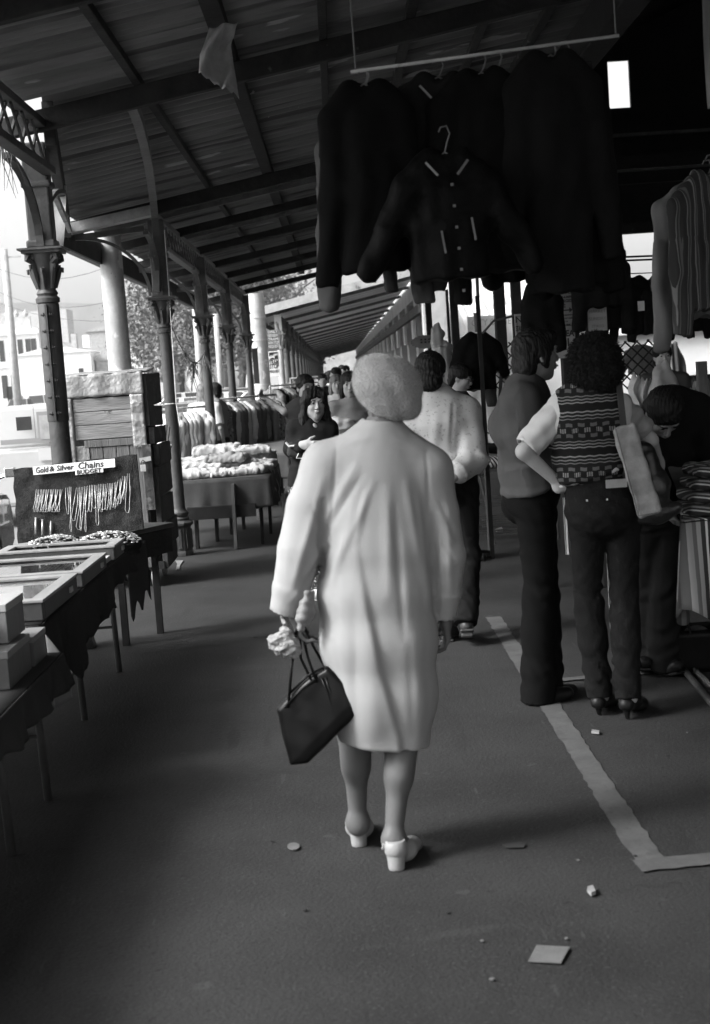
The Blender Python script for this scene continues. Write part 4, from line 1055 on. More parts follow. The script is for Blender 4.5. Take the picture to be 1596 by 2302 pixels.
hb_poly = [q+(q-cx)*.06 for q in hb_poly]; polyd(S, hb_poly, 0.0, .062, .016)
bb = S.mesh('bag_body', M_BAG, bag, lambda V, N: .002*wob(V, 30, 2))
def seam(pts, r=.0035, dy=-.058):
    m = MB().tube([Vector(c2_(px, py, -.05+dd)) for px, py, dd in pts], r, 6); return m
seam([(640, 1592, -.052), (675, 1552, -.050), (712, 1528, -.044)], .004).build('piping', M_BAG, bag, smooth=True, local=True)
seam([(722, 1524, -.040), (738, 1560, -.048), (748, 1592, -.054), (752, 1598, -.054), (744, 1560, -.048), (731, 1522, -.040)], .0035).build('piping', M_BAG, bag, smooth=True, local=True)
seam([(650, 1560, -.03), (690, 1520, -.022), (725, 1502, -.02), (745, 1512, -.02), (768, 1545, -.02)], .0045).build('clasp_frame', M_BAG, bag, smooth=True, local=True)
for (ax, ay, da), (bx, by, db), (mx, my, dm) in (((648, 1592, -.048), (667, 1425, 0.02), (655, 1500, -.01)), ((700, 1530, -.03), (674, 1425, .02), (676, 1480, .02)), ((712, 1535, -.044), (680, 1425, .02), (692, 1478, -.01)), ((732, 1502, .02), (688, 1420, .02), (708, 1460, .03))):
    m = MB().tube([Vector(c2_(bx, by, -.05+db)), Vector(c2_(mx, my, -.05+dm)), Vector(c2_(ax, ay, -.05+da))], .0048, 7); m.build('strap', M_BAG, bag, smooth=True, local=True)
MB().tube([Vector(c2_(664, 1428, -.05)), Vector(c2_(668, 1414, -.045)), Vector(c2_(684, 1410, -.04)), Vector(c2_(692, 1424, -.04))], .0065, 8).build('strap_grip', M_BAG, bag, smooth=True, local=True)
# gloves / folded umbrella tip in the same hand, and a crumpled clear bag
S = SDF(.005); o0 = v3(w2(680, 1370, dy=-.09)); c3 = lambda px, py, dy=-.09: v3(w2(px, py, dy=dy))-o0
S.chain([c3(690, 1335), c3(686, 1360), c3(680, 1385), c3(676, 1412)], [.010, .014, .016, .011], k=.02); S.chain([c3(702, 1330, -.07), c3(700, 1380, -.07), c3(690, 1400, -.07)], [.007, .011, .009], k=.02)
gl = thing('glove', 'pair of pale gloves held with the handbag straps', 'gloves', o0); S.mesh('glove_cloth', cloth('pale_glove', .22), gl, lambda V, N: .004*wob(V, 60, 3))
S = SDF(.004); o0 = v3(w2(640, 1440, dy=-.06)); c3 = lambda px, py, dy=-.06: v3(w2(px, py, dy=dy))-o0
S.chain([c3(632, 1385), c3(640, 1402), c3(643, 1425)], [.004, .006, .012], k=.01); S.chain([c3(643, 1425), c3(632, 1448), c3(620, 1442)], [.014, .028, .02], k=.02); S.chain([c3(645, 1430), c3(655, 1455), c3(662, 1470)], [.014, .026, .012], k=.02); S.cone(c3(612, 1440), c3(640, 1465), .012, .012, k=.02)
pb = thing('plastic_bag', 'small crumpled white plastic bag in the elderly woman\'s left hand', 'plastic bag', o0)
S.mesh('bag_film', mat('crumpled_white_film', 0.34, rough=0.35, var=0.3, scale=30, bump=0.6, bscale=60, trans=0.25), pb, lambda V, N: .006*wob(V, 80, 6, 5))

# ---- 2. man in the flowered shirt walking ahead of her
def wp(Y): return lambda px, py, dy=0.0: at(px, py, Y+dy)
def spots_mat(name, base, dot, scale=55, th=.60):
    return mat(name, base, rough=.9, var=.08, scale=5, bump=.08, bscale=200, spots=[(dot, scale, th, .03, (1, 1, 1)), (dot*1.3, scale*.6, .66, .03, (1, 1, 1))], spec=.1)
w = wp(8.2)
man = Fig('dark-haired man in a pale flowered shirt and dark trousers, hands behind his back', .62, 8.2, 0, 1.74, pose=dict(
    hed=w(969, 838), nek=w(975, 890), che=w(985, 950), wai=w(992, 1025), pel=w(1000, 1085), shoL=w(925, 920), shoR=w(1048, 925), elbL=w(912, 1030, -.08), wriL=w(960, 1080, -.20),
    elbR=w(1066, 1035, -.10), wriR=w(1018, 1072, -.24), hipL=w(972, 1098), hipR=w(1040, 1098), kneL=w(1000, 1240, .06), ankL=w(1003, 1408, .02), toeL=w(1003, 1428, .22),
    kneR=w(1052, 1240, .02), ankR=w(1047, 1385, -.18), toeR=w(1046, 1418, -.0)), h=.008, head=(-14, -8, 0))
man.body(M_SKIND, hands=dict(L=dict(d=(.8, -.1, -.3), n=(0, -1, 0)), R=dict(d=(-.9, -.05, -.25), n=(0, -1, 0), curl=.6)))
fs = spots_mat('flowered_cotton', .50, .36)
man.top(fs, off=.028, sleeve=.93, hem=.25, collar=.42, cuff=.006, sl=1.1, hemr=.98, disp=lambda V, N: strokes(V, N, [(-.02, 1.0, .02, 1.42, .04, .012), (-.10, 1.1, -.06, 1.35, .03, .010), (.10, 1.05, .07, 1.30, .03, .012), (-.05, 1.05, .10, 1.12, .02, .008), (.0, 1.15, .03, 1.38, .012, -.008), (.26, 1.0, .24, 1.3, .02, .008), (.15, 1.1, .25, 1.02, .015, .012), (.20, 1.05, .28, .98, .012, .012)])+.007*wob(V, 14, 7))
man.trousers(cloth('black_trousers', .012), off=.012, flare=.012, disp=lambda V, N: .006*wob(V*np.array([1, 1, 2.0]), 18, 5)*(V[:, 2] < .6))
man.hair(M_HAIR, [(0, -.018, .035, .090, .108, .092), (0, -.070, -.055, .078, .055, .065)], cuts=FACECUT)
man.shoes(mat('dark_brown_leather', .05, rough=.4, var=.3, spec=.5), heel=.03)

# ---- 3. man in the pullover, turned to the right
w = wp(6.58)
swt = Fig('man in a plain grey pullover over a white collar, black flared trousers, looking right', .93, 6.58, -62, 1.74, pose=dict(
    hed=w(1206, 800, .0), nek=w(1184, 868), che=w(1172, 950), wai=w(1180, 1040), pel=w(1200, 1100), shoL=w(1165, 905, .16), shoR=w(1172, 905, -.15), elbL=w(1215, 1010, .22), wriL=w(1260, 1060, .2),
    elbR=w(1190, 1005, -.17), wriR=w(1246, 1045, -.12), hipL=w(1205, 1120, .09), hipR=w(1203, 1125, -.09), kneL=w(1225, 1335, .10), ankL=w(1228, 1538, .10), toeL=w(1285, 1556, .16),
    kneR=w(1212, 1330, -.07), ankR=w(1210, 1545, -.05), toeR=w(1275, 1562, -.02)), h=.0075, head=(-6, 3, 0))
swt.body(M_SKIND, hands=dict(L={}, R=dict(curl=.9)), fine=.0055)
mt = cloth('grey_wool_pullover', .07, scale=8, bump=.3, bscale=300)
swt.top(mt, off=.028, sleeve=.97, hem=.0, hemr=1.08, sl=1.15, disp=lambda V, N: .012*np.sin((V[:, 2]*22-V[:, 1]*30)+2*np.sin(V[:, 2]*9))*np.exp(-((V[:, 2]-1.15)/.25)**2)*(N[:, 0] < .6)+.006*np.sin(V[:, 2]*90)*np.exp(-((V[:, 2]-.97)/.06)**2))
S = SDF(.006); S.cone(swt.J['nek']-(0, 0, .03), swt.J['nek']+(swt.J['hed']-swt.J['nek'])*.38, .068, .060, k=.01, flat=True); S.mesh('shirt_collar', cloth('white_collar', .55), swt.root)
swt.trousers(M_BT := cloth('black_flared_trousers', .007), off=.012, flare=.022, drop=.07, seat=1.12, rise=.25)
swt.hair(M_HAIR, [(0, -.015, .040, .084, .104, .090), (0, -.070, -.040, .074, .052, .072), (.074, .004, -.012, .014, .024, .050), (-.074, .004, -.012, .014, .024, .050), (.0, .062, .082, .062, .045, .034)], cuts=[(0, .088, -.040, .070, .056, .092)])
swt.shoes(M_SHOE, heel=.03)

# ---- 4. woman with the round curly hair, hand on hip
w = wp(6.22)
afro = Fig('woman with big curly dark hair, patterned knit vest, jeans and heels, hand on hip', 1.10, 6.22, -12, 1.68, pose=dict(
    hed=w(1338, 822), nek=w(1325, 880), che=w(1322, 950), wai=w(1330, 1050), pel=w(1352, 1125), shoL=w(1262, 918), shoR=w(1390, 915), elbL=w(1178, 1015, -.05), wriL=w(1262, 1092, .0),
    elbR=w(1462, 990, .03), wriR=w(1482, 1040, .22), hipL=w(1318, 1140), hipR=w(1398, 1140), kneL=w(1322, 1345, .06), ankL=w(1348, 1552, .03), toeL=w(1372, 1578, .20),
    kneR=w(1405, 1345, .0), ankR=w(1412, 1556, -.08), toeR=w(1440, 1584, .08)), h=.0075, head=(-10, 0, 0))
afro.body(M_SKIN, hands=dict(L=dict(d=(.8, .25, .42), n=(.3, .9, -.2), curl=.25), R={}), fine=.0055)
def _knit(N, L, tc):
    sp = N.new('ShaderNodeSeparateXYZ'); L.new(tc.outputs['Object'], sp.inputs[0])
    def mth(op, a, b=None, c=None):
        n = N.new('ShaderNodeMath'); n.operation = op
        for i, q in enumerate((a, b, c)):
            if q is None: continue
            if isinstance(q, (int, float)): n.inputs[i].default_value = q
            else: L.new(q, n.inputs[i])
        return n.outputs[0]
    z, x = sp.outputs[2], sp.outputs[0]
    zz = mth('ADD', z, mth('MULTIPLY', mth('SINE', mth('MULTIPLY', x, 150)), .0016))
    def ramp(v, els, inter='CONSTANT'):
        cr = N.new('ShaderNodeValToRGB'); cr.color_ramp.interpolation = inter; e = cr.color_ramp.elements
        for k, (p, q) in enumerate(els):
            el = e[k] if k < 2 else e.new(p); el.position = p; el.color = (q, q, q, 1)
        L.new(v, cr.inputs[0]); return cr.outputs[0]
    ph = mth('FRACT', mth('DIVIDE', mth('SUBTRACT', zz, 1.004), .192))
    band = ramp(ph, [(0, 0), (.055, .5), (.085, 0), (.125, .42), (.155, 0), (.195, .36), (.22, 0), (.70, .32), (.725, 0), (.77, .42), (.80, 0), (.85, .5), (.88, 0)])
    chk1 = ramp(ph, [(0, 0), (.30, 1), (.38, 0), (.54, 1), (.62, 0)]); chk2 = ramp(ph, [(0, 0), (.41, 1), (.51, 0)])
    fx = mth('FRACT', mth('DIVIDE', x, .052)); fx2 = mth('FRACT', mth('DIVIDE', mth('ADD', x, .026), .052)); fx3 = mth('FRACT', mth('DIVIDE', x, .0095))
    m1 = mth('LESS_THAN', fx, .55); m2 = mth('LESS_THAN', fx2, .50); m3 = mth('GREATER_THAN', fx3, .35)
    v = mth('ADD', mth('ADD', band, mth('MULTIPLY', mth('MULTIPLY', chk1, m1), .20)), mth('MULTIPLY', mth('MULTIPLY', mth('MULTIPLY', chk2, m2), m3), .42))
    return mth('ADD', mth('MULTIPLY', v, .40), .014)
M_KNIT = mat_fn('patterned_knit', _knit, .95, .1)
bl = cloth('pale_blouse', .52, bump=.1)
SH = lambda V, N: .006*wob(V, 22, 6)
afro.top(bl, off=.016, sleeve=.0, hem=.75, collar=.26, hemr=.92, name='blouse')
for q, f in (('L', .92), ('R', .80)):
    S = SDF(.006); a, e = afro.J['sho'+q], afro.J['elb'+q]; wv = e-a
    S.cone(a+(0, 0, .01), a+wv*.35, .058, .064, k=.03); S.cone(a+wv*.3, a+wv*f, .064, .062, k=.015, flat=True); S.cone(a+wv*(f-.1), a+wv*(f+.1), .054, .054, flat=True, op='-', k=.003)
    S.mesh('sleeve', bl if q == 'L' else cloth('grey_sleeve', .24), afro.root, lambda V, N: .006*wob(V, 30, 6))
J = afro.J; S = SDF(.007); afro.torso(S, .024, hem=1, top=False); S.cone(J['nek']-(0, 0, .07), J['nek']-(0, 0, .028), .095, .088, k=.04)
S.cone(J['wai'], J['wai']+(J['pel']-J['wai'])*.20, .120, .116, w=afro.hx, ratio=1.42, flat=True, k=.03)
for q in 'LR': S.ell(J['sho'+q]+(J['sho'+q]-J['nek'])*.32+(0, 0, -.02), (.055, .10, .12), op='-', k=.008)
S.mesh('knit_vest', M_KNIT, afro.root, lambda V, N: .0035*wob(V*np.array([1, 1, .6]), 20, 3))
jn = cloth('dark_denim', .011, scale=12, bump=.3, bscale=180, spots=[(.017, 26, .58, .12, (2, 2, 1))])
afro.trousers(jn, off=.006, flare=.004, drop=.03, seat=1.16, rise=.72)
pel = J['pel']; 
S = SDF(.005); q0 = J['wai']+(J['pel']-J['wai'])*.17; q1 = J['wai']+(J['pel']-J['wai'])*.28; S.cone(q0, q1, .114, .112, w=afro.hx, ratio=1.40, flat=True); S.mesh('waist_edge', cloth('white_shirt_edge', .42), afro.root)
MB().obox(tuple(pel+(.072, -.150, .085)), (.045, .004, .018), Matrix.Rotation(R(12), 3, 'Z')).build('label_patch', mat('leather_patch', .28), afro.root, local=True)
m = MB()
for dx in (-.055, .03): m.obox(tuple(pel+(dx, -.168, .02)), (.004, .003, .004))
m.build('rivet_row', M_IRONP, afro.root, local=True)
S = SDF(.0055); hd = J['hed']
S.ell(hd+(0, -.02, .033), (.110, .116, .108)); S.ell(hd+(.062, -.02, -.02), (.055, .08, .07)); S.ell(hd+(-.058, -.03, -.035), (.052, .070, .068)); S.ell(hd+(.01, -.06, -.04), (.10, .075, .075)); S.ell(hd+(0, .13, -.05), (.065, .09, .09), op='-')
afro.hm = S.mesh('hair', M_AFRO, afro.root, lambda V, N: .006*wob(V, 75, 3, 5)+.004*wob(V, 170, 8, 4))
rr = np.random.default_rng(11); me = afro.hm.data; VV = np.array([v.co[:] for v in me.vertices]); NN = np.array([v.normal[:] for v in me.vertices]); n = 9000; ii = rr.integers(0, len(VV), n)
P = VV[ii]; Dn = NN[ii]+rr.normal(size=(n, 3))*.7; Dn /= np.linalg.norm(Dn, axis=1)[:, None]; Tn = np.cross(Dn, rr.normal(size=(n, 3))); Tn /= np.linalg.norm(Tn, axis=1)[:, None]; L = rr.uniform(.008, .020, n)[:, None]
link_mesh('curl_fringe', np.stack([P-Tn*.0012, P+Tn*.0012, P+Dn*L+Tn*.003, P+Dn*L+Tn*.001], 1).reshape(-1, 3), np.arange(4*n).reshape(-1, 4), M_AFRO, afro.hm, local=True)
for q in 'LR': J['ank'+q] = J['ank'+q]+(0, 0, .0)
afro.shoes(M_SHOE, kind='pump')
m = MB(); wr = J['wriL']; m.lathe(tuple(wr), [(.030, -.006), (.032, 0), (.030, .006)], 14); m.build('bracelet', M_PAPER, afro.root, local=True)
# her long tubular cloth bag and dark shoulder bag
o0 = v3(w(1435, 1160, -.12)); cb = thing('cloth_bag', 'long narrow pale canvas bag slung from the curly-haired woman\'s shoulder', 'bag', o0)
cc = lambda px, py, dy=-.12: v3(w(px, py, dy))-o0
S = SDF(.006); S.box((cc(1400, 955)+cc(1464, 1160))/2, (.053, .018, np.linalg.norm(cc(1400, 955)-cc(1464, 1160))/2), r=.016, M3=np.stack([unit(np.cross([0, 1, 0], unit(cc(1400, 955)-cc(1464, 1160)))), [0, 1, 0], unit(cc(1400, 955)-cc(1464, 1160))], 1))
S.mesh('bag_body', cloth('canvas_bag', .27, var=.25, scale=14, bump=.3), cb, lambda V, N: .004*wob(V, 25, 4))
ax = unit(cc(1400, 955)-cc(1464, 1160))
m = MB(); e0, e1 = cc(1383, 960, -.145), cc(1436, 1160, -.145); m.tube([Vector(e0), Vector(e1), Vector(cc(1482, 1150, -.145))], .003, 5); m.build('stitching', cloth('canvas_seam', .16), cb, local=True)
m = MB().bar(Vector(cc(1392, 860, -.09)), Vector(cc(1402, 958, -.12)), .028, .006, up=(0, 1, 0)); m.build('strap', cloth('dark_strap', .05), cb, local=True)
o0 = v3(w(1450, 1130, -.04)); db = thing('shoulder_bag', 'dark soft shoulder bag hanging behind the pale canvas bag', 'bag', o0)
cc = lambda px, py, dy=-.04: v3(w(px, py, dy))-o0
S = SDF(.008); S.chain([cc(1395, 960), cc(1408, 1010), cc(1400, 1085)], [.02, .035, .03], k=.03); S.chain([cc(1450, 1010), cc(1470, 1090), cc(1480, 1150)], [.04, .065, .05], k=.04); S.cone(cc(1440, 1165), cc(1520, 1140), .03, .03, k=.04)
S.mesh('bag_body', mat('dark_soft_leather', .02, rough=.35, var=.4, spec=.5, bump=.2), db, lambda V, N: .006*wob(V, 25, 4))
MB().tube([Vector(cc(1383, 880)), Vector(cc(1392, 960))], .008, 6).build('strap', M_SHOE, db, local=True)

# ---- 5. man bending over the goods
w = wp(6.95)
bend = Fig('man in a dark jacket bending down over the goods beside the striped stall', 1.55, 6.95, 195, 1.72, pose=dict(
    hed=w(1492, 928, -.30), nek=w(1512, 905, -.14), che=w(1510, 990, -.05), wai=w(1490, 1080, .02), pel=w(1480, 1150, .06), shoL=w(1562, 928, -.12), shoR=w(1462, 965, -.10), elbL=w(1600, 985, -.18), wriL=w(1640, 1090, -.1),
    elbR=w(1455, 1050, -.2), wriR=w(1495, 1130, -.2), hipL=w(1510, 1165, .06), hipR=w(1462, 1165, .06), kneL=w(1500, 1330), ankL=w(1492, 1485), toeL=w(1522, 1500, -.08),
    kneR=w(1455, 1330, .1), ankR=w(1455, 1475, .1), toeR=w(1448, 1492, -.04)), h=.009, head=(0, -62, 8))
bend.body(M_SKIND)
bend.top(cloth('dark_jacket', .008), off=.035, sleeve=.95, hem=.15, sl=1.15, name='jacket')
S = SDF(.008); S.cone(bend.J['nek']-bend.HM@np.array([0, -.06, .10]), bend.J['wai']+(0, .09, .02), .085, .10, k=.03); S.mesh('shirt', cloth('grey_shirt', .10), bend.root, lambda V, N: .006*wob(V, 20, 4))
bend.trousers(cloth('dark_wool_trousers', .014), off=.016, flare=.02)
bend.hair(M_HAIR, [(0, -.012, .04, .088, .105, .092), (0, -.06, -.03, .078, .05, .06)], cuts=FACECUT)
bend.shoes(M_SHOE, heel=.025)

# ---- 6. dark-haired woman walking towards us
w = wp(10.2)
dk = Fig('young woman with long wavy dark hair, dark cardigan and patterned trousers walking towards the camera', -.15, 10.2, 180, 1.62, pose=dict(
    hed=w(707, 908, -.02), nek=w(705, 952), che=w(703, 1000), wai=w(702, 1048), pel=w(702, 1095), shoR=w(664, 965), shoL=w(738, 965), elbR=w(657, 1010, .04), wriR=w(682, 1000, -.20), elbL=w(745, 1030, .02), wriL=w(732, 1070, -.15),
    hipR=w(688, 1105), hipL=w(716, 1105)), h=.008, head=(14, -2, 0))
dk.body(M_SKIN, hands=dict(R=dict(d=(-.9, .4, -.1), n=(0, -1, 0), curl=.9), L={}), fine=.0055)
dk.top(cloth('black_cardigan', .014), off=.020, sleeve=1.0, hem=.0, name='cardigan', disp=lambda V, N: -.03*np.exp(-((V[:, 0])/.045)**2-((V[:, 2]-1.33)/.10)**2)*(N[:, 1] > .2)+.005*wob(V, 20, 4))
M_PAT = mat('leafy_print', .03, var=.2, scale=6, bump=.1, spots=[(.35, 60, .58, .04, (1, 1, 1))])
dk.trousers(M_PAT, off=.022, flare=.03)
S = SDF(.006); H = dk.J['hed']; P = dk.hp
for c, r in (((0, -.02, .045), (.088, .100, .086)), ((0, -.06, -.05), (.088, .06, .10)), ((.085, -.01, -.06), (.028, .045, .09)), ((-.085, -.01, -.06), (.028, .045, .09)), ((.10, .0, -.15), (.035, .045, .07)), ((-.10, .0, -.15), (.035, .045, .07)), ((.062, .045, .05), (.03, .045, .045)), ((-.062, .045, .05), (.03, .045, .045))): S.ell(P(*c), r, k=.03)
S.ell(P(0, .10, -.03), np.array([.054, .05, .088]), k=.012, M3=dk.HM, op='-')
S.mesh('hair', M_HAIR, dk.root, lambda V, N: .006*wob(V*np.array([1, 1, .5]), 70, 4, 5))
dk.shoes(M_PAPER, heel=.02)
# v-neck skin and pendant chain
S = SDF(.005); c = dk.J['nek']; S.ell(c+(0, .070, -.055), (.036, .022, .062), k=.01); S.mesh('neckline', M_SKIN, dk.root)
o0 = v3(w(668, 1012, -.10)); hb = thing('shoulder_bag', 'dark shoulder bag with pale piping on the dark-haired woman\'s arm', 'bag', o0); cc = lambda px, py, dy=-.10: v3(w(px, py, dy))-o0
S = SDF(.006); S.box(cc(666, 1012), (.065, .04, .055), r=.03, M3=rotm(0, 0, 12)); S.mesh('bag_body', cloth('dark_bag_cloth', .04), hb)
m = MB(); m.tube([Vector(cc(642, 994, -.15)), Vector(cc(650, 1003, -.15)), Vector(cc(662, 1002, -.15)), Vector(cc(672, 990, -.15))], .009, 6); m.tube([Vector(cc(676, 993, -.15)), Vector(cc(682, 1010, -.15)), Vector(cc(682, 1030, -.15)), Vector(cc(666, 1030, -.15)), Vector(cc(674, 1012, -.15)), Vector(cc(676, 993, -.15))], .0035, 5); m.build('piping', M_PAPER, hb, local=True)

# ---- 7. man behind her reaching to the clothes rail
w = wp(13.2)
rc = Fig('man stretching his arm out to the clothes rail, half hidden behind the dark-haired woman', -.30, 13.2, 150, 1.72, pose=dict(
    hed=w(687, 872), nek=w(692, 905), shoR=w(672, 922), elbR=w(640, 925, -.05), wriR=w(606, 903, -.02), shoL=w(722, 925)), h=.010, head=(50, 0, 0))
rc.body(M_SKIND, face=False, hands=dict(R=dict(curl=1.0), L={}), fine=.008); rc.top(cloth('dark_tshirt', .03), off=.018, sleeve=.4); rc.trousers(M_BT, off=.015); rc.hair(M_HAIR, [(0, -.015, .045, .088, .104, .088), (0, -.06, -.03, .075, .05, .06)], cuts=FACECUT); rc.shoes(M_SHOE)

# ---- 8. others, smaller in view
def simple(label, px, py_head, Y, rz, H, topm, botm, hairm, long=False, head=(0, 0, 0), group=None, h=.012, skin=None, sleeve=.5, pose=None):
    p = at(px, py_head, Y); f = Fig(label, p.x, Y, rz, H, pose=pose, h=h, head=head, group=group)
    f.body(skin or M_SKIN, face=h < .011); f.top(topm, off=.022, sleeve=sleeve); f.trousers(botm, off=.018, flare=.015)
    hp = [(0, -.015, .045, .088, .104, .088), (0, -.06, -.03, .08, .05, .07)]
    if long: hp += [(.075, -.01, -.08, .03, .05, .10), (-.075, -.01, -.08, .03, .05, .10), (0, -.06, -.12, .08, .04, .10)]
    f.hair(hairm, hp, cuts=[(0, .10, -.05, .055, .05, .095)], h=.008); f.shoes(M_SHOE) if h < .011 else None
    return f
W1 = cloth('white_cotton', .62); G1 = cloth('mid_grey_cotton', .22); G2 = cloth('dark_grey_cotton', .07); D1 = cloth('black_cotton', .02); DN = cloth('faded_denim', .10)
lh = simple('girl with very long straight dark hair and a pale scarf bundle in her arms', 786, 875, 12.6, 190, 1.60, G1, DN, M_HAIR, True, h=.008, head=(-10, -5, 0))
S = SDF(.008); o = v3(lh.root.location); c = v3(at(772, 955, 12.45))-o; c = np.array(ROOTM[lh.root.name].inverted().to_3x3() @ Vector(c)); S.ell(c, (.10, .06, .065)); S.ell(c+(.06, 0, .03), (.06, .05, .05)); S.mesh('scarf_bundle', W1, lh.root, lambda V, N: .008*wob(V, 30, 3))
simple('woman in round sunglasses and a white sleeveless top behind the long-haired girl', 758, 890, 16.5, 185, 1.58, W1, DN, M_HAIRL, True, h=.009)
gm = simple('man in glasses looking down behind the flowered-shirt man, framed by hanging clothes', 1032, 876, 11.6, 250, 1.60, G2, D1, M_HAIR, h=.008, head=(0, -18, 0))
m = MB(); 
for q in (-1, 1): m.tube([Vector(gm.hp(q*.030+.021*math.cos(a), .104, .012+.015*math.sin(a))) for a in [i*math.pi/5 for i in range(11)]], .003, 5); m.tube([Vector(gm.hp(q*.052, .100, .014)), Vector(gm.hp(q*.078, .01, .012))], .0028, 5)
m.tube([Vector(gm.hp(-.009, .106, .014)), Vector(gm.hp(.009, .106, .014))], .0028, 5); m.build('spectacles', M_INK, gm.root, local=True)
simple('curly-haired seller whose head shows behind the draped pale cloths', 1490, 822, 12.5, 180, 1.66, G2, D1, M_AFRO, h=.010)
simple('fair-haired person in a white top at the pale clothes rack, back turned', 458, 903, 17.9, -20, 1.58, W1, DN, M_HAIRL, True, h=.010, sleeve=.45)
simple('dark-haired person in a grey tee shirt leaning by the third iron column', 486, 908, 18.4, 70, 1.58, G1, D1, M_HAIR, h=.010, sleeve=.4)
simple('small figure standing outside the white pub', 46, 902, 150, 160, 1.7, G1, G2, M_HAIR, h=.02)
# shoppers in the distance under the far canopy
rr = random.Random(21); tm = [G1, G2, D1, W1, DN]
desc = ['dark coat', 'white shirt', 'grey pullover', 'pale blouse', 'black jacket', 'striped top', 'denim shirt', 'long coat', 'sleeveless top', 'light cardigan', 'dark shirt', 'raincoat']
protos = []
for i in range(4):
    f = simple('distant shopper', 760, 850, 30+i, (180, 0, 90, 170)[i], 1.6+.05*i, (D1, W1, G1, G2)[i], (D1, DN, G2, D1)[i], M_HAIR, i == 1, h=.018, group='distant shoppers under the far canopy'); protos.append(f.root)
spots = [(725, 24.0), (742, 27.5), (757, 25.5), (770, 29.5), (728, 32), (748, 34.5), (763, 33.5), (779, 32), (795, 30), (736, 39), (752, 41), (768, 38), (784, 43), (746, 48), (760, 52), (774, 50), (733, 46), (790, 56), (765, 61), (752, 66)]
for i, (px, Y) in enumerate(spots):
    x = at(px, 850, Y).x; pr = protos[i % 4]; lab = 'distant shopper %s in the crowd under the far canopy' % ('in a black top', 'in a white top with long hair', 'in a grey top and dark trousers', 'in dark grey')[i % 4]
    if i < 4: pr.location = (x, Y, 0); pr['label'] = lab
    else: dup(pr, (x, Y, 0), rz=R(rr.uniform(0, 360)), label=lab)

# ================================================================== GARMENTS ON HANGERS
def jacket(label, cat, m, p, rz=0, W=.44, L=.68, SL=.56, spread=.12, elbow=.0, group=None, hanger=None, collar=True, depth=.075, zips=False, name='jacket', hook=.08, flare=1.0, sleeves=True, seed=0, h=.010, amp=.006, rib=False):
    """p = world point of the hanger neck"""
    t = thing(name, label, cat, p, rz, group)
    S = SDF(h); z0 = -.03
    S.cone((-W*.30, 0, z0-.035), (W*.30, 0, z0-.035), .045, .045, k=.03)
    for q in (-1, 1): S.cone((q*.06, 0, z0), (q*W*.46, 0, z0-.085), .045, .048, k=.04)
    S.cone((0, 0, z0-.12), (0, 0, z0-L*.55), depth, depth*.95, w=(1, 0, 0), ratio=W*.47/depth, k=.04)
    S.cone((0, 0, z0-L*.5), (0, 0, z0-L), depth*.95, depth*flare, w=(1, 0, 0), ratio=W*.46/depth, k=.03, flat=True)
    if sleeves:
        for q in (-1, 1):
            a = np.array([q*W*.46, 0, z0-.10]); e = a+np.array([q*spread*SL*.5, 0, -SL*.5]); b = e+np.array([q*(spread-elbow)*SL*.5, .02, -SL*.5])
            S.chain([a, e], [.055, .050], k=.035); S.cone(e, e+(b-e)*.8, .050, .042, k=.02); S.cone(e+(b-e)*.6, b, .044, .042, k=.01, flat=True)
    if collar: S.cone((-.055, 0, z0+.02), (.055, 0, z0+.02), .034, .034, k=.02); S.ell((0, -.03, z0+.055), (.035, .05, .04), op='-')
    d = lambda V, N: amp*wob(V*np.array([1, 1, .35]), 26, seed)+amp*.8*np.sin(V[:, 0]*60+3*np.sin(V[:, 2]*7+seed))*(V[:, 2] < -.25)+((.004*np.sin(V[:, 0]*230)) if rib else 0)
    S.mesh('garment', m, t, d)
    if zips:
        mm = MB()
        for q in (-1, 1): mm.bar((q*.075, -.062, z0-.005), (q*.035, -.075, z0-.055), .008, .008)
        for x, a, b_ in ((-.035, -.28, -.36), (.075, -.24, -.32)): mm.bar((x, -depth-.008, a), (x+.01, -depth-.010, b_), .007, .006)
        for k in range(6): mm.obox((.012+.004*k, -depth-.006, z0-.09-.075*k), (.005, .004, .005))
        mm.build('metal_trim', mat('dull_zip', .16, rough=.5, metal=.4), t, local=True)
    if hanger is not None:
        hz = hook; P = [(-W*.33, 0, z0-.03), (0, 0, z0+.035), (W*.33, 0, z0-.03)]
        mm = MB(); mm.tube(P, .004, 6); mm.tube([(0, 0, z0+.035), (.01, 0, hz-.05), (.022, 0, hz-.02), (.012, 0, hz+.008), (-.010, 0, hz+.004), (-.018, 0, hz-.012)], .003, 6)
        mm.build('hanger', hanger, t, local=True)
    return t
M_WIRE = mat('pale_hanger_wire', .15, rough=.4, var=.1)
LEA = mat('black_leather', .004, rough=.6, var=.4, scale=12, bump=.15, bscale=60, spec=.06)
CD = cloth('near_black_cloth', .006); CDN = cloth('washed_denim', .075, bump=.3); CDG = cloth('charcoal_cloth', .012); CR = cloth('navy_corduroy', .009, bump=.3)
r0, r1 = at(788, 161, 5.4), at(1392, 79, 5.4)
t = thing('clothes_rail', 'long pale rod hung under the canopy carrying the dark jackets', 'rail', r0)
MB().tube([r0, r1], .0065, 8).build('rod', M_IRONP, t, smooth=True)
for px, py in ((800, 160), (1385, 80)):
    a = at(px, py, 5.4); m = MB().tube([a, (a.x-.01, a.y, zr(min(a.x, 1.85))+.05)], .003, 5); m.build('hanging_wire', M_WIRE, t)
def railz(px): return 161+(79-161)*(px-788)/(1392-788)
def hangp(px, py, Y=5.4): return at(px, py, Y)
JG = 'dark jackets hanging from the rail'
def JK(label, px, py, Y, **k):
    p = hangp(px, py, Y); return jacket(label, 'jacket', k.pop('m', CD), p, group=JG, hook=(at(px, railz(px), Y).z-p.z) if k.pop('onrail', True) else .09, **k)
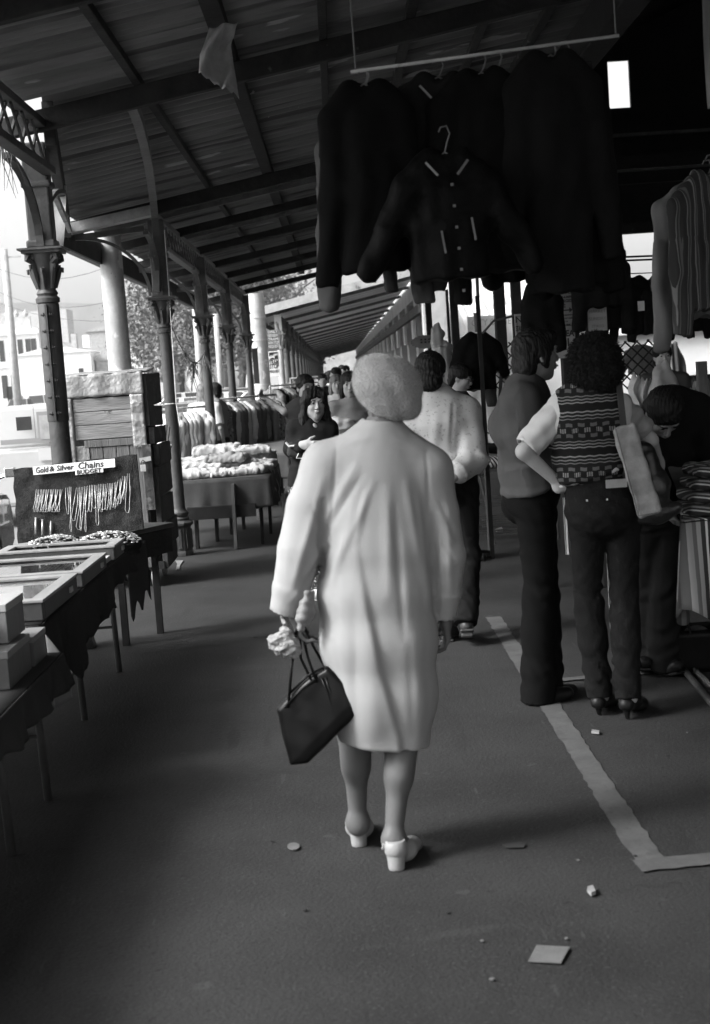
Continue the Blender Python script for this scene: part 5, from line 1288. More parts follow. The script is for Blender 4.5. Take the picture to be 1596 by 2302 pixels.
JK('plain long black jacket hanging leftmost on the high rail', 818, 190, 5.40, W=.27, L=.66, SL=.60, spread=.10, hanger=M_WIRE, seed=1, m=CD)
JK('denim-lined jacket behind the leftmost black one, its pale cuffs showing below', 820, 262, 5.62, W=.31, L=.56, SL=.60, spread=.08, seed=2, m=CDN, hanger=M_WIRE)
JK('black jacket with metal-tipped collar, high in the middle of the rail', 985, 175, 5.50, W=.40, L=.66, SL=.55, spread=.10, zips=True, hanger=M_WIRE, seed=3, m=CDG)
JK('black leather jacket hung low in front with zip pockets and sleeves spread wide', 1000, 345, 5.22, W=.32, L=.42, SL=.30, spread=.55, zips=True, hanger=M_WIRE, seed=4, m=LEA, onrail=False, collar=True)
JK('black jacket right of the zipped one, third hook from the left', 1082, 165, 5.45, W=.34, L=.70, SL=.60, spread=.14, hanger=M_WIRE, seed=5, m=CD)
JK('denim jacket hidden behind with a pale cuff beside the big coat', 1120, 205, 5.66, W=.36, L=.66, SL=.62, spread=.20, seed=6, m=CDN, hanger=M_WIRE)
JK('big dark hooded parka hung closest to the rail\'s right end', 1238, 125, 5.40, W=.27, L=.84, SL=.62, spread=.12, seed=7, m=CR, hanger=M_WIRE)
JK('dark jacket with a pale sleeve tab behind the parka at the far right', 1272, 190, 5.62, W=.24, L=.74, SL=.62, spread=.06, seed=8, m=CDG, hanger=M_WIRE)
JK('navy pullover hanging below the parka near the parking signs', 1180, 385, 5.8, W=.30, L=.40, SL=.32, spread=.06, seed=9, m=CR, onrail=False)
JK('corduroy coat lowest at the right of the bunch', 1290, 420, 5.5, W=.26, L=.34, SL=.27, spread=.08, seed=10, m=CD, onrail=False)
# trousers leg hanging below the leather jacket
p = at(1038, 560, 5.6); t = thing('trousers', 'single dark trouser leg dangling below the leather jacket', 'trousers', p, 0)
S = SDF(.009); S.cone((0, 0, .05), (-.005, 0, -.215), .040, .036, w=(1, 0, 0), ratio=1.0, flat=True); S.mesh('garment', CDG, t, lambda V, N: .004*wob(V, 30, 3))
S = SDF(.009); q = at(873, 590, 5.6)-p; S.cone(q, q+Vector((.0, 0, -.10)), .030, .030, flat=True)
t2 = thing('sleeve', 'dark sleeve end with a buttoned cuff dangling under the leftmost jackets', 'sleeve', at(873, 560, 5.6)); S = SDF(.008); S.cone((0, 0, .04), (.002, 0, -.165), .030, .028, flat=True); S.mesh('garment', cloth('dark_denim_sleeve', .05), t2, lambda V, N: .003*wob(V, 40, 3))
# right edge: ribbed cardigan and pale cloth
jacket('ribbed striped cardigan with pale cuffs hanging at the right edge', 'cardigan', stripes('rib_stripe', (1, .15, 0), .034, [(0, .035), (.62, .20), (.70, .05), (.86, .11)]), at(1597, 395, 6.0), rz=.25, W=.29, L=.52, SL=.52, spread=.03, rib=True, seed=12, hanger=M_WIRE, h=.008)
jacket('mid-grey pullover hanging partly behind the ribbed cardigan', 'pullover', cloth('mid_grey_pullover', .16), at(1590, 405, 6.3), rz=.1, W=.42, L=.56, SL=.6, spread=.06, seed=13, hanger=M_WIRE)
t = thing('cloth', 'pale grey cloth hanging at the upper right corner', 'cloth', at(1592, 100, 5.2)); m = MB(); a, b = at(1578, -30, 5.2), at(1620, -40, 5.3)
m.sheet(lambda u, v: a.lerp(b, u)+Vector((.01*v, .03*math.sin(9*u+2*v), -.42*v-.06*u)), 8, 10, .004, (0, 1, 0)); m.build('drape', cloth('pale_grey_cloth', .20), t, smooth=True)
# back row of clothes on a line
l0, l1 = at(1385, 616, 15), at(1640, 606, 15)
t = thing('clothes_line', 'line strung across the shed with small dark garments on it', 'line', l0); MB().tube([l0, l1], .006, 5).build('line_wire', M_INK, t)
G = 'garments on the far clothes line'
for i, (px, py, m_, lab, W, L, sp) in enumerate([(1424, 624, CD, 'black jacket with a small price tag on the far line', .34, .55, .16), (1452, 632, CDG, 'charcoal jacket right behind the price-tagged one on the far line', .26, .52, .12), (1484, 622, cloth('grey_knit', .10), 'grey knit top in the middle of the far line', .26, .46, .10), (1512, 636, CDG, 'dark garment hanging beside the grey knit top', .28, .48, .1), (1546, 640, CR, 'dark garment behind the ribbed cardigan on the far line', .34, .46, .1), (1388, 640, CD, 'black garment tight against the shed post on the far line', .26, .42, .1)]):
    t = jacket(lab, 'jacket', m_, at(px, py, 15), W=W, L=L, SL=L*.95, spread=sp, group=G, seed=20+i, h=.014)
    if i == 0: MB().obox((.05, -.085, -.30), (.035, .004, .05)).build('price_tag', M_PAPER, t, local=True)
for (x0, y0, x1, y1) in ((1385, 578, 1505, 573), (1385, 586, 1505, 581)):
    a, b = at(x0, y0, 13), at(x1+60, y1-2, 13); o = MB().tube([a, b], .010, 6).build('rail', M_INK); tag(o, 'thin dark rail crossing the bright gap, %s of the pair' % ('upper' if y0 == 578 else 'lower'), 'rail')
# dark garments hanging round the signs
for i, (px, py, Y, W, L, lab, m_) in enumerate([(1216, 640, 9.2, .18, .26, 'black pullover hanging between the two signposts', CD), (1306, 640, 10.3, .14, .30, 'dark folded garment hanging right of the ticket parking sign', CDG), (1350, 565, 9.6, .3, .34, 'dark jumper hanging above the pale notice', CR)]):
    jacket(lab, 'garment', m_, at(px, py, Y), W=W, L=L, SL=L*1.15, spread=.08, seed=40+i, h=.012, name='garment')

# ================================================================== SIGNS
def board(name, label, px0, py0, px1, py1, Y, base, edge, lines, th=.012, group=None, cat='sign', ink=None, rzw=0):
    """flat board facing the camera between two picture corners; lines = [(text, v, size, bold)]"""
    a, b = at(px0, py0, Y), at(px1, py1, Y); W = b.x-a.x; Hh = a.z-b.z; c = (a+b)/2
    t = thing(name, label, cat, (c.x, Y, b.z), 0, group)
    MB().box(c.x-W/2, c.x+W/2, Y-th/2, Y+th/2, b.z, a.z).build('board', base, t, bevel=.003)
    if edge: 
        e = .006*W/.3; m = MB()
        for (x0, x1, z0, z1) in ((-W/2+.015, W/2-.015, Hh/2-.015-e, Hh/2-.015), (-W/2+.015, W/2-.015, -Hh/2+.015, -Hh/2+.015+e), (-W/2+.015, -W/2+.015+e, -Hh/2+.015+e, Hh/2-.015-e), (W/2-.015-e, W/2-.015, -Hh/2+.015+e, Hh/2-.015-e)):
            m.box(c.x+x0, c.x+x1, Y-th/2-.003, Y-th/2-.0005, c.z+z0, c.z+z1)
        m.build('border', ink or M_INK, t)
    V, F = [], []; m = MB()
    for (txt, v, size, bold) in lines:
        if txt == '->':
            m.box(c.x-W*.34, c.x+W*.30, Y-th/2-.003, Y-th/2-.0005, c.z+v*Hh-.004, c.z+v*Hh+.004); m.prism([(c.x+W*.26, Y-th/2-.003, c.z+v*Hh-.018), (c.x+W*.40, Y-th/2-.003, c.z+v*Hh), (c.x+W*.26, Y-th/2-.003, c.z+v*Hh+.018)], (0, .0025, 0)); continue
        Wv, Fv = text_mesh('t', txt, size, None, None, (c.x, Y-th/2-.0015, c.z+v*Hh), (1, 0, 0), (0, 0, 1), bold=bold)
        xs = [q.x for q in Wv]; ww = max(xs)-min(xs)
        if ww > W*.9:
            Wv = [Vector((c.x+(q.x-c.x)*W*.9/ww, q.y, q.z)) for q in Wv]
        m.add(Wv, Fv)
    if lines: m.build('lettering', ink or M_INK, t)
    return t
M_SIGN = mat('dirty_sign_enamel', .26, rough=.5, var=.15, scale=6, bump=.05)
M_SIGND = mat('grey_sign_enamel', .24, rough=.5, var=.2, scale=8, bump=.05)  # slightly darker enamel for the parking plates
board('no_standing_sign', 'white NO STANDING ANY TIME sign on the dark post', 1156, 706, 1197, 815, 9.7, M_SIGN, True, [('NO', .38, .062, .001), ('STANDING', .20, .050, .001), ('ANY', .04, .045, .001), ('TIME', -.10, .045, .001)])
t = thing('signpost', 'dark iron post with a side arm carrying the no standing sign', 'post', (1.27, 9.85, 0)); MB().box(1.235, 1.30, 9.8, 9.87, 0, 3.4).build('shaft', M_DARK, t)
m = MB().tube([(1.24, 9.8, 1.905), (1.10, 9.8, 1.88), (1.02, 9.8, 1.80)], .009, 6); m.build('arm', M_IRON, t)
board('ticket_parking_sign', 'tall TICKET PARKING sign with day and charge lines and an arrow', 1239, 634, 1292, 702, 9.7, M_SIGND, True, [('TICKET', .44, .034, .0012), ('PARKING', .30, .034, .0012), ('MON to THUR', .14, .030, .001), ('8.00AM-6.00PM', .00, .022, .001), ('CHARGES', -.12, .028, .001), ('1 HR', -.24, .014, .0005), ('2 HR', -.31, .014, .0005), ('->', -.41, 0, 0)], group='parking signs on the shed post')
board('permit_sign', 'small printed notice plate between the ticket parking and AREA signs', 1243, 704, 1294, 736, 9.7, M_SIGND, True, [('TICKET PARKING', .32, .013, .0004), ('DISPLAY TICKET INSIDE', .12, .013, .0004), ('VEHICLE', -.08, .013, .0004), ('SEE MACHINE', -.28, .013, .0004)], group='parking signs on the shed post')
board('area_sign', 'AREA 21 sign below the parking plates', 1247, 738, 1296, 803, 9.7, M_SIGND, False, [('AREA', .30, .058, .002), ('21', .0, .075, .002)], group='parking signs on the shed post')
board('paper_notice', 'pale faded printed notice beside the shed post', 1318, 640, 1366, 742, 9.6, mat('faded_notice', .30, var=.1), False, [('MARKET', -.08, .030, 0), ('SUNDAY', -.24, .030, 0), ('STALLS', -.40, .026, 0)], ink=mat('faded_ink', .17))
t = thing('signpost', 'broad dark timber post behind the parking signs', 'post', (1.60, 9.82, 0)); MB().box(1.56, 1.68, 9.78, 9.90, 0, 3.5).build('shaft', M_DARK, t)
board('tram_stop_sign', 'TRAM STOP request sign hanging by the concrete tram pole', 602, 790, 630, 846, 29.6, M_PAPER, False, [('TRAM', .06, .13, .004), ('STOP', -.10, .13, .004), ('REQUEST', -.29, .075, .002)])
t = bpy.data.objects['tram_stop_sign']; a = at(602, 790, 29.59); b = at(630, 846, 29.59); cx_, W_, H_ = (a.x+b.x)/2, b.x-a.x, a.z-b.z
m = MB(); m.prism([(a.x+.02, 29.585, a.z-.02), (b.x-.02, 29.585, a.z-.02), (b.x-.02, 29.585, a.z-.05), (b.x-.10, 29.585, a.z-.05), (b.x-.14, 29.585, a.z-.09), (a.x+.06, 29.585, a.z-.07), (a.x+.02, 29.585, a.z-.10)][::-1], (0, .004, 0)); m.prism([(a.x+.02, 29.585, a.z-.15), (a.x+.10, 29.585, a.z-.13), (a.x+.13, 29.585, a.z-.17), (a.x+.02, 29.585, a.z-.17)], (0, .004, 0)); m.prism([(b.x-.09, 29.585, a.z-.17), (b.x-.09, 29.585, a.z-.10), (b.x-.02, 29.585, a.z-.08), (b.x-.02, 29.585, a.z-.17)], (0, .004, 0)); m.build('hand_emblem', M_INK, t)
board('tram_notice', 'dark sign with faint lettering above the TRAM STOP sign', 600, 742, 628, 786, 29.7, mat('dark_sign', .10), False, [('ONLY', .40, .08, 0), ('WEDNESDAY', .22, .08, 0), ('TRAM', .04, .08, 0), ('NON STOP', -.14, .08, 0), ('REQUEST', -.32, .08, 0)], ink=M_PAPER)
board('city_notice', 'big white CITY OF MELBOURNE notice board across the lane', 1050, 712, 1240, 830, 33, M_PAPER, False, [('CITY OF MELBOURNE', .38, .21, .001)], ink=mat('pale_ink', .42))
board('wall_notice', 'white notice panel on the wall, partly behind the hanging black shirt', 1013, 777, 1040, 826, 33, M_PAPER, False, [('C', .34, .14, .003), ('HAVE', .14, .09, .001), ('YOUR', -.02, .09, .001), ('TICKET', -.2, .07, .001)], ink=mat('pale_ink2', .25))
t = board('dark_panel', 'narrow black panel fixed on the fifth iron column', 566, 783, 584, 862, 25.8, M_INK, False, [])
# oval plaque and hooded pale garment on the hall corner
p = at(958, 768, 18); t = thing('oval_plaque', 'oval scalloped plaque jutting out beside the hooded garment', 'sign', p)
m = MB(); n = 40; m.prism([(p.x+.19*(1+.05*math.sin(i*3.1))*math.cos(2*math.pi*i/n), 18, p.z+.085*(1+.07*math.sin(i*3.1))*math.sin(2*math.pi*i/n)) for i in range(n)][::-1], (0, .03, 0)); m.build('panel', cloth('plaque_grey', .2), t)
m = MB()
for i in range(7): m.obox((p.x-.06+.05*(i % 4), 17.985, p.z+.03-.035*(i//4)), (.012, .006, .009))
m.build('marking', M_INK, t)
p = at(984, 760, 16); t = thing('hooded_top', 'pale hooded top hanging up above the flowered-shirt man', 'hooded top', p)
S = SDF(.012); S.chain([(0, 0, .14), (0, 0, .05), (-.02, 0, -.03)], [.035, .07, .05], k=.04); S.cone((-.04, 0, -.05), (.10, 0, -.10), .05, .05, k=.05); S.cone((.03, 0, -.1), (.05, 0, -.55), .10, .12, k=.04, flat=True); S.mesh('garment', cloth('pale_towelling', .40), t, lambda V, N: .007*wob(V*np.array([1, 1, .3]), 30, 2)+.006*np.sin(V[:, 0]*90))
# vertical pole with hanging black shirt, in front of the lane
a, b = at(1064, 560, 12), at(1100, 1225, 12); t = thing('stall_pole', 'thin dark stall pole with a clamp behind the flowered-shirt man', 'pole', (b.x, 12, 0)); MB().tube([(b.x, 12, 0), (a.x+.03, 12, 3.3)], .014, 8).build('shaft', M_IRON, t); MB().tube([(b.x+.01, 12, 2.02), (b.x+.012, 12, 1.86)], .028, 8).build('clamp', M_IRON, t)
t = thing('stall_pole', 'flat dark upright the black shirt hangs on', 'pole', (1.21, 11.6, 0)); MB().box(1.165, 1.197, 11.56, 11.60, 0, 2.14).build('shaft', M_DARK, t)
jacket('short-sleeved black shirt hanging on the flat upright', 'shirt', CD, at(1072, 752, 11.75), W=.32, L=.42, SL=.22, spread=.35, seed=60, h=.011, name='shirt')
jacket('grey-sleeved denim jacket hanging below the black shirt', 'jacket', CDN, at(1062, 800, 11.95), W=.24, L=.26, SL=.30, spread=.12, seed=61, h=.011)
jacket('white blouse hanging right of the black shirt', 'blouse', cloth('white_blouse', .6), at(1095, 838, 13.5), W=.30, L=.52, SL=.3, spread=.1, seed=62, h=.012, name='blouse')
# expanding trellis screens
def trellis(label, x0, x1, z0, z1, Y, step=.105, group='expanding trellis screens'):
    t = thing('trellis_screen', label, 'trellis', ((x0+x1)/2, Y, z0), 0, group); m = MB(); k = x0-(z1-z0)
    while k < x1:
        for s, yo in ((1, 0), (-1, .014)):
            # line of slope s clipped to the rectangle
            pts = []
            xa, xb = (k, k+(z1-z0)) if s > 0 else (k+(z1-z0), k)
            p0, p1 = Vector((xa, Y+yo, z0)), Vector((xb, Y+yo, z1)); d = p1-p0; t0, t1 = 0.0, 1.0
            for lo, hi in ((x0, x1),):
                for lim, sg in ((lo, 1), (hi, -1)):
                    v0, v1 = sg*(p0.x-lim), sg*(p1.x-lim)
                    if v0 < 0 and v1 < 0: t0, t1 = 1, 0
                    elif v0 < 0: t0 = max(t0, v0/(v0-v1))
                    elif v1 < 0: t1 = min(t1, v0/(v0-v1))
            if t1-t0 > .04: m.bar(p0+d*t0, p0+d*t1, .012, .020, up=(0, 1, 0))
        k += step
    m.build('slats', M_BEAM, t); return t
a, b = at(1100, 772, 13), at(1168, 880, 13); trellis('dark expanding trellis left of the pullover man', a.x, b.x, b.z, a.z, 13)
a, b = at(1385, 768, 13), at(1478, 870, 13); trellis('dark expanding trellis behind the curly-haired woman', a.x, b.x, b.z, a.z, 13.05)
t = thing('stall_pole', 'slim leaning stick in front of the left trellis', 'pole', at(1120, 960, 12.7)); MB().bar(at(1120, 960, 12.7), at(1131, 775, 12.7), .03, .03).build('shaft', M_BEAM, t)

# ================================================================== RIGHT-HAND STALLS
ST = stripes('striped_cloth', (1, .15, 0), .155, [(0, .06), (.22, .20), (.40, .10), (.52, .28), (.66, .035), (.80, .60), (.87, .03)])
st = thing('striped_stall', 'stall table covered with a boldly striped cloth at the right edge', 'stall', (2.1, 7.0, 0))
MB().prism([(1.50, 6.2, .80), (2.9, 6.2, .80), (2.9, 6.74, .80), (1.62, 6.74, .80)], (0, 0, .035)).build('tabletop', M_DARK, st); MB().box(2.0, 3.0, 6.82, 8.3, .76, .80).build('back_tabletop', M_DARK, st); MB().box(2.02, 2.98, 6.84, 6.86, .3, .759).build('back_skirt', CD, st)
m = MB()
def drape(u, v): 
    # front face then side face
    if u < .5: x, y = 2.9-(2.9-1.47)*u*2, 6.18
    else: x, y = 1.47+(u-.5)*2*.14, 6.18+(u-.5)*2*.56
    f = .022*math.sin(u*75)*v+.012*math.sin(u*31+1); zb = .42+.05*math.sin(u*40)
    out = -1
    return (x+(f if u >= .5 else 0)*1.0-(.02*v if u >= .5 else 0), y+(f-.02*v if u < .5 else 0), .845-(.845-zb)*v)
m.sheet(drape, 220, 12, .004, (0, 1, 0)); m.build('cloth_side', ST, st, smooth=True)
m = MB(); m.sheet(lambda u, v: (1.47+1.43*u+.14*v*(1-u), 6.18+.56*v, .852+.004*math.sin(u*30)), 20, 10, .005); m.build('cloth_top', ST, st, smooth=True)
for x, y in ((1.68, 6.35), (2.8, 6.35), (2.8, 8.1), (2.1, 8.1)): MB().box(x-.03, x+.03, y-.03, y+.03, 0, .757).build('leg', M_DARK, st)
ss = stripes('knit_zigzag', (.2, .2, 1), .045, [(0, .03), (.45, .42), (.60, .03), (.8, .2)])
for i in range(4):
    p = Vector((1.66+.02*i, 6.40+.02*i, .857+.055*i)); S = SDF(.01); S.box((0, 0, .026), (.14, .17, .026), r=.024); t = thing('folded_knit', '%s folded zigzag-striped knit in the stack on the striped cloth' % ('lowest', 'second', 'third', 'topmost')[i], 'folded jumper', p, 0, 'stacked knits'); S.mesh('fabric', ss, t, lambda V, N: .005*wob(V, 25, i))
DKP = []
for i in range(7):
    p = Vector((2.12+.22*(i % 4), 7.1+.5*(i//4), .802)); S = SDF(.014); S.box((0, 0, .07), (.12, .18, .07), r=.05); t = thing('clothes_heap', 'dark folded clothes heap, %s on the striped stall' % ('front left', 'second in front', 'third in front', 'front right', 'back left', 'middle back', 'back right')[i], 'clothes', p, .3*i, 'dark clothes heaps'); S.mesh('fabric', (CD, CDG, CR)[i % 3], t, lambda V, N: .016*wob(V, 18, i))
# stall behind it: pale draped cloths and uprights
M_PC = cloth('pale_draped_cloth', .40, var=.15, scale=6, bump=.2)
def draped(label, p0, p1, drop, sag, Y, m_=None, bunch=0.0, seed=1):
    a, b = at(*p0, Y), at(*p1, Y); t = thing('draped_cloth', label, 'cloth', (a+b)/2, 0, 'pale draped cloths'); m = MB()
    def f(u, v):
        p = a.lerp(b, u); sg = -sag*4*u*(1-u)
        return p+Vector((.02*math.sin(12*v+seed), .04*math.sin(u*22+seed)*(.3+v), sg-drop*v*(1+.12*math.sin(u*17+seed))+.012*math.sin(u*50+6*v)))
    m.sheet(f, 50, 14, .005, (0, 1, 0)); m.build('drape', m_ or M_PC, t, smooth=True); return t
draped('pale cloth sagging between the uprights, left of the bunched knot', (1418, 838), (1490, 838), .48, .05, 9.6, seed=2)
draped('pale cloth sagging widely, right of the bunched knot', (1502, 835), (1582, 822), .34, .16, 9.6, seed=4)
draped('lowest grey drape hanging at the right edge', (1560, 850), (1640, 835), .7, .03, 9.7, cloth('grey_drape', .22), seed=6)
p = at(1494, 812, 9.5); t = thing('cloth_knot', 'bunched pale cloth peak tied up above the bending man', 'cloth', p); S = SDF(.01); S.chain([(0, 0, 0), (-.02, 0, -.07), (-.03, 0, -.20)], [.018, .05, .09], k=.02); S.cone((0, 0, -.02), (.05, 0, -.18), .02, .05, k=.02); S.mesh('drape', cloth('beige_cloth', .28), t, lambda V, N: .008*np.sin(V[:, 0]*60+V[:, 2]*10)+.005*wob(V, 22, 3))
t = thing('stall_upright', 'thick weathered stall upright at the right edge', 'post', (at(1578, 812, 8.9).x, 8.9, 0)); xx = at(1578, 812, 8.9); MB().box(xx.x-.03, xx.x+.03, 8.88, 8.94, .0, xx.z).build('shaft', mat('weathered_post', .075, var=.4, scale=9, bump=.3, stretch=(1, 1, .2)), t, bevel=.004)
t = thing('stall_table', 'low dark goods table behind the bending man', 'table', (2.6, 9.4, 0)); MB().box(1.9, 3.6, 8.7, 10.4, .72, .78).build('tabletop', M_DARK, t); MB().box(1.92, 3.58, 8.72, 8.74, .25, .719).build('cloth_front', cloth('beige_side_cloth', .22), t)
for i in range(8):
    p = Vector((2.05+.18*i, 8.95+.1*(i % 3), .782)); S = SDF(.016); S.box((0, 0, .06), (.11, .13, .06), r=.04); t = thing('clothes_heap', 'rumpled garment pile number-free on the low dark goods table', 'clothes', p, .5*i, 'rumpled piles on the low table'); S.mesh('fabric', (CDG, G2, W1, CR)[i % 4], t, lambda V, N: .02*wob(V, 18, i)); t['label'] = 'rumpled garment pile on the low goods table behind the bending man'
# small items across: cardigan, trolley counter
jacket('pale-necked cardigan spread on display beyond the right trellis', 'cardigan', cloth('grey_cardigan', .2), at(1440, 776, 24), W=.5, L=.45, SL=.4, spread=.3, seed=70, h=.02, name='cardigan')
for i, (px, lab) in enumerate([(1470, 'pale striped skirt hanging on the lane wall'), (1500, 'patterned handkerchief dress hanging right of the striped skirt'), (1514, 'dark scarf hanging beside the handkerchief dress')]):
    p = at(px, 770, 30); t = thing('hanging_cloth', lab, 'garment', p); S = SDF(.03); S.cone((0, 0, 0), (0, 0, -.75), .08, .2, w=(1, 0, 0), ratio=1.4, flat=True); S.mesh('garment', (W1, G1, G2)[i], t, lambda V, N: .03*np.sin(V[:, 0]*40))
# trestle rack with folded goods (centre right)
fr = thing('trestle_rack', 'thin-legged metal trestle rack with slatted lower shelves', 'rack', (1.45, 12.9, 0))
x0, x1, y0, y1 = 1.20, 1.75, 12.5, 13.4
MB().box(x0, x1+.2, y0, y1, .64, .665).build('top_shelf', M_IRON, fr)
for (ax, ay, bx, by) in ((x0, y0, x0+.10, y0-.05), (x1+.1, y0, x1+.12, y0), (x0, y1, x0+.05, y1+.1), (x1, y1, x1+.1, y1+.1)): MB().tube([(ax, ay, .64), (bx, by, 0)], .011, 8).build('leg', M_IRON, fr)
for z in (.40, .34, .22, .16, .08):
    m = MB()
    for k in range(3): m.bar((x0, y0+.3*k, z-.015*k), (x1+.1, y0+.3*k, z-.015*k), .012, .012)
    m.build('shelf', M_IRON, fr)
zs = stripes('zebra_cloth', (1, .3, .6), .035, [(0, .55), (.5, .03)])
p = Vector((1.38, 12.75, .667)); S = SDF(.012); S.box((0, 0, .045), (.16, .16, .045), r=.04); t = thing('striped_garment', 'zebra-striped folded garment on the trestle rack', 'garment', p); S.mesh('fabric', zs, t, lambda V, N: .012*wob(V, 22, 2))
for i, (m_, lab) in enumerate(((G1, 'crumpled grey garment heaped behind the zebra-striped one'), (CDG, 'crumpled dark garment on top of the heap behind the zebra-striped one'), (W1, 'pale crumpled garment highest on the trestle rack heap'))):
    p = Vector((1.36+.03*i, 13.05+.08*i, .667+.085*i)); S = SDF(.012); S.box((0, 0, .05), (.17, .14, .05), r=.045); t = thing('crumpled_garment', lab, 'garment', p, .4*i); S.mesh('fabric', m_, t, lambda V, N: .02*wob(V, 24, i+9))
# white boards / strips seen between legs
for (x0p, y0p, x1p, y1p, Y, lab) in ((1270, 1215, 1288, 1312, 11.5, 'white cloth strip hanging low behind the pullover man\'s legs'), (1478, 1205, 1508, 1385, 8.9, 'white cloth hanging low beside the black stall leg'), (1364, 1260, 1392, 1530, 8.0, 'pale plank leaning behind the curly-haired woman\'s legs')):
    a, b = at(x0p, y0p, Y), at(x1p, y1p, Y); t = thing('hanging_strip' if Y != 8.0 else 'leaning_plank', lab, 'cloth' if Y != 8.0 else 'plank', ((a.x+b.x)/2, Y, max(b.z, 0)))
    m = MB(); m.sheet(lambda u, v: (a.x+(b.x-a.x)*u, Y+.01*math.sin(u*9), a.z+.35+(max(b.z, 0.0)-a.z-.35)*v), 8, 6, .012, (0, 1, 0)); m.build('panel', cloth('white_strip', .55) if Y != 8.0 else mat('pale_plank', .30, var=.2), t)
a = at(1520, 1180, 7.6); t = thing('stall_post', 'thick black square stall leg beside the striped cloth', 'post', (a.x, 7.6, 0)); MB().box(a.x-.035, a.x+.035, 7.56, 7.64, 0, .82).build('shaft', M_DARK, t)
# box with handbags under the stall and poles on the floor
p = ground(1575, 1515); t = thing('open_bag', 'black open-topped holdall standing on the floor under the striped stall', 'bag', p)
S = SDF(.008); S.box((0, .12, .11), (.14, .12, .11), r=.03); S.box((0, .12, .16), (.12, .10, .09), r=.02, op='-', k=.004); S.mesh('bag_body', M_BAG, t); m = MB().tube([Vector((-.09+.04*math.sin(a_)*0+.05*math.cos(a_), 0.0, .20+.08*math.sin(a_))) for a_ in [i*math.pi/8 for i in range(9)]], .007, 6); m.build('handle', M_SHOE, t, local=True)
p2 = Vector((.0, .12, .14)); S = SDF(.01); S.ell((0.02, .12, .15), (.08, .08, .07)); S.mesh('stuffing', cloth('patterned_stuffing', .12, scale=30, var=.6), t)
for (x0p, y0p, x1p, y1p, lab, r, m_) in ((1527, 1500, 1640, 1640, 'black pole lying on the floor at the right edge', .016, M_IRON), (1545, 1498, 1660, 1610, 'shiny metal tube lying beside the black pole', .014, mat('chrome_tube', .5, rough=.25, metal=.8, var=.1))):
    a, b = ground(x0p, y0p), ground(x1p, y1p); o = MB().tube([a+Vector((0, 0, .02)), b+Vector((0, 0, .02))], r, 10).build('floor_pole', m_, smooth=True); tag(o, lab, 'pole')

# ================================================================== LEFT-HAND JEWELLERY STALL
M_CLD = cloth('dark_table_cloth', .028, var=.25, scale=3)
M_WOOD = mat('varnished_case_wood', .24, rough=.45, var=.3, scale=6, bump=.1, stretch=(1, .2, 1), spec=.4)
M_WOODD = mat('dark_case_wood', .045, rough=.5, var=.3, scale=6, bump=.1, stretch=(1, .2, 1), spec=.4)
M_GLASS = mat('case_glass', .75, rough=.03, var=0, bump=0, trans=1.0, spec=.5)
M_VELVET = cloth('case_velvet', .10)
M_CHAIN = mat('metal_chain', .5, rough=.3, metal=.6, var=.3, scale=60)
def table(label, x0, x1, y0, y1, z, name='trestle_table', cl=M_CLD, drop=.25, ragged=0.0, legs=(), seed=1, top=True, group=None):
    t = thing(name, label, 'table', ((x0+x1)/2, (y0+y1)/2, 0), 0, group); MB().box(x0, x1, y0, y1, z-.03, z).build('tabletop', M_DARK, t)
    rr = random.Random(seed); ph = [rr.uniform(0, 6) for _ in range(4)]
    per = [(x0, y1), (x0, y0), (x1, y0), (x1, y1)]
    L = [math.dist(per[i], per[i+1]) for i in range(3)]; T = sum(L)
    def edge(s):
        s *= T
        for i in range(3):
            if s <= L[i]+1e-9: a, b = per[i], per[i+1]; q = s/L[i]; return a[0]+(b[0]-a[0])*q, a[1]+(b[1]-a[1])*q, [(-1, 0), (0, -1), (1, 0)][i]
            s -= L[i]
        return per[3][0], per[3][1], (1, 0)
    def f(u, v):
        x, y, n = edge(u); s = u*T; d = (drop(y) if callable(drop) else drop)*(1+ragged*(math.sin(s*7+ph[0])+.6*math.sin(s*17+ph[1])+.3*math.sin(s*41+ph[2])))
        w = .010+.018*math.sin(s*14+ph[3])*v+.008*math.sin(s*37+ph[1])*v
        return (x+n[0]*(w+.02*v), y+n[1]*(w+.02*v), z+.006-d*v)
    m = MB(); m.grid(f, int(T/.025), 10); o = m.build('cloth_side', cl, t, smooth=True); sdm = o.modifiers.new('thickness', 'SOLIDIFY'); sdm.thickness = .004
    MB().sheet(lambda u, v: (x0-.006+(x1-x0+.012)*u, y0-.006+(y1-y0+.012)*v, z+.010+.002*math.sin(u*20)*math.sin(v*25)), 12, 16, .006).build('cloth_top', cl, t, smooth=True)
    for ly in legs:
        for lx in (x1-.06, x0+.06):
            MB().tube([(lx, ly, 0), (lx-.015, ly, z-.03)], .0165, 8).build('leg', M_IRON, t, smooth=True)
        MB().bar((x0+.06, ly, .26), (x1-.06, ly, .26), .014, .014).build('crossbar', M_IRON, t)
    return t
table('long dark-clothed trestle table carrying the glass jewellery cases', -2.35, -1.28, 5.75, 8.55, .655, drop=lambda y: .34-.10*(y-5.75), ragged=.16, legs=(6.83, 7.95), seed=4)
table('nearest trestle table with thin legs, stacked with boxes at the left edge', -2.30, -1.19, 3.2, 5.68, .545, drop=.13, ragged=.06, legs=(4.86, 5.50), seed=9, cl=cloth('dark_grey_cloth', .045))
# pale cloth corner falling between the tables
m = MB(); a = at(92, 1420, 5.72); m.sheet(lambda u, v: (a.x+.02+.085*math.sin(min(1, v*1.2)*math.pi*.6)*u+.01*v, 5.70-.02*u, a.z-.32*v*(1-.15*u)), 8, 16, .003, (0, 1, 0)); o = m.build('cloth_corner', cloth('pale_cloth_corner', .17), smooth=True); tag(o, 'pale curled cloth corner hanging between the two jewellery tables', 'cloth')
M = MB
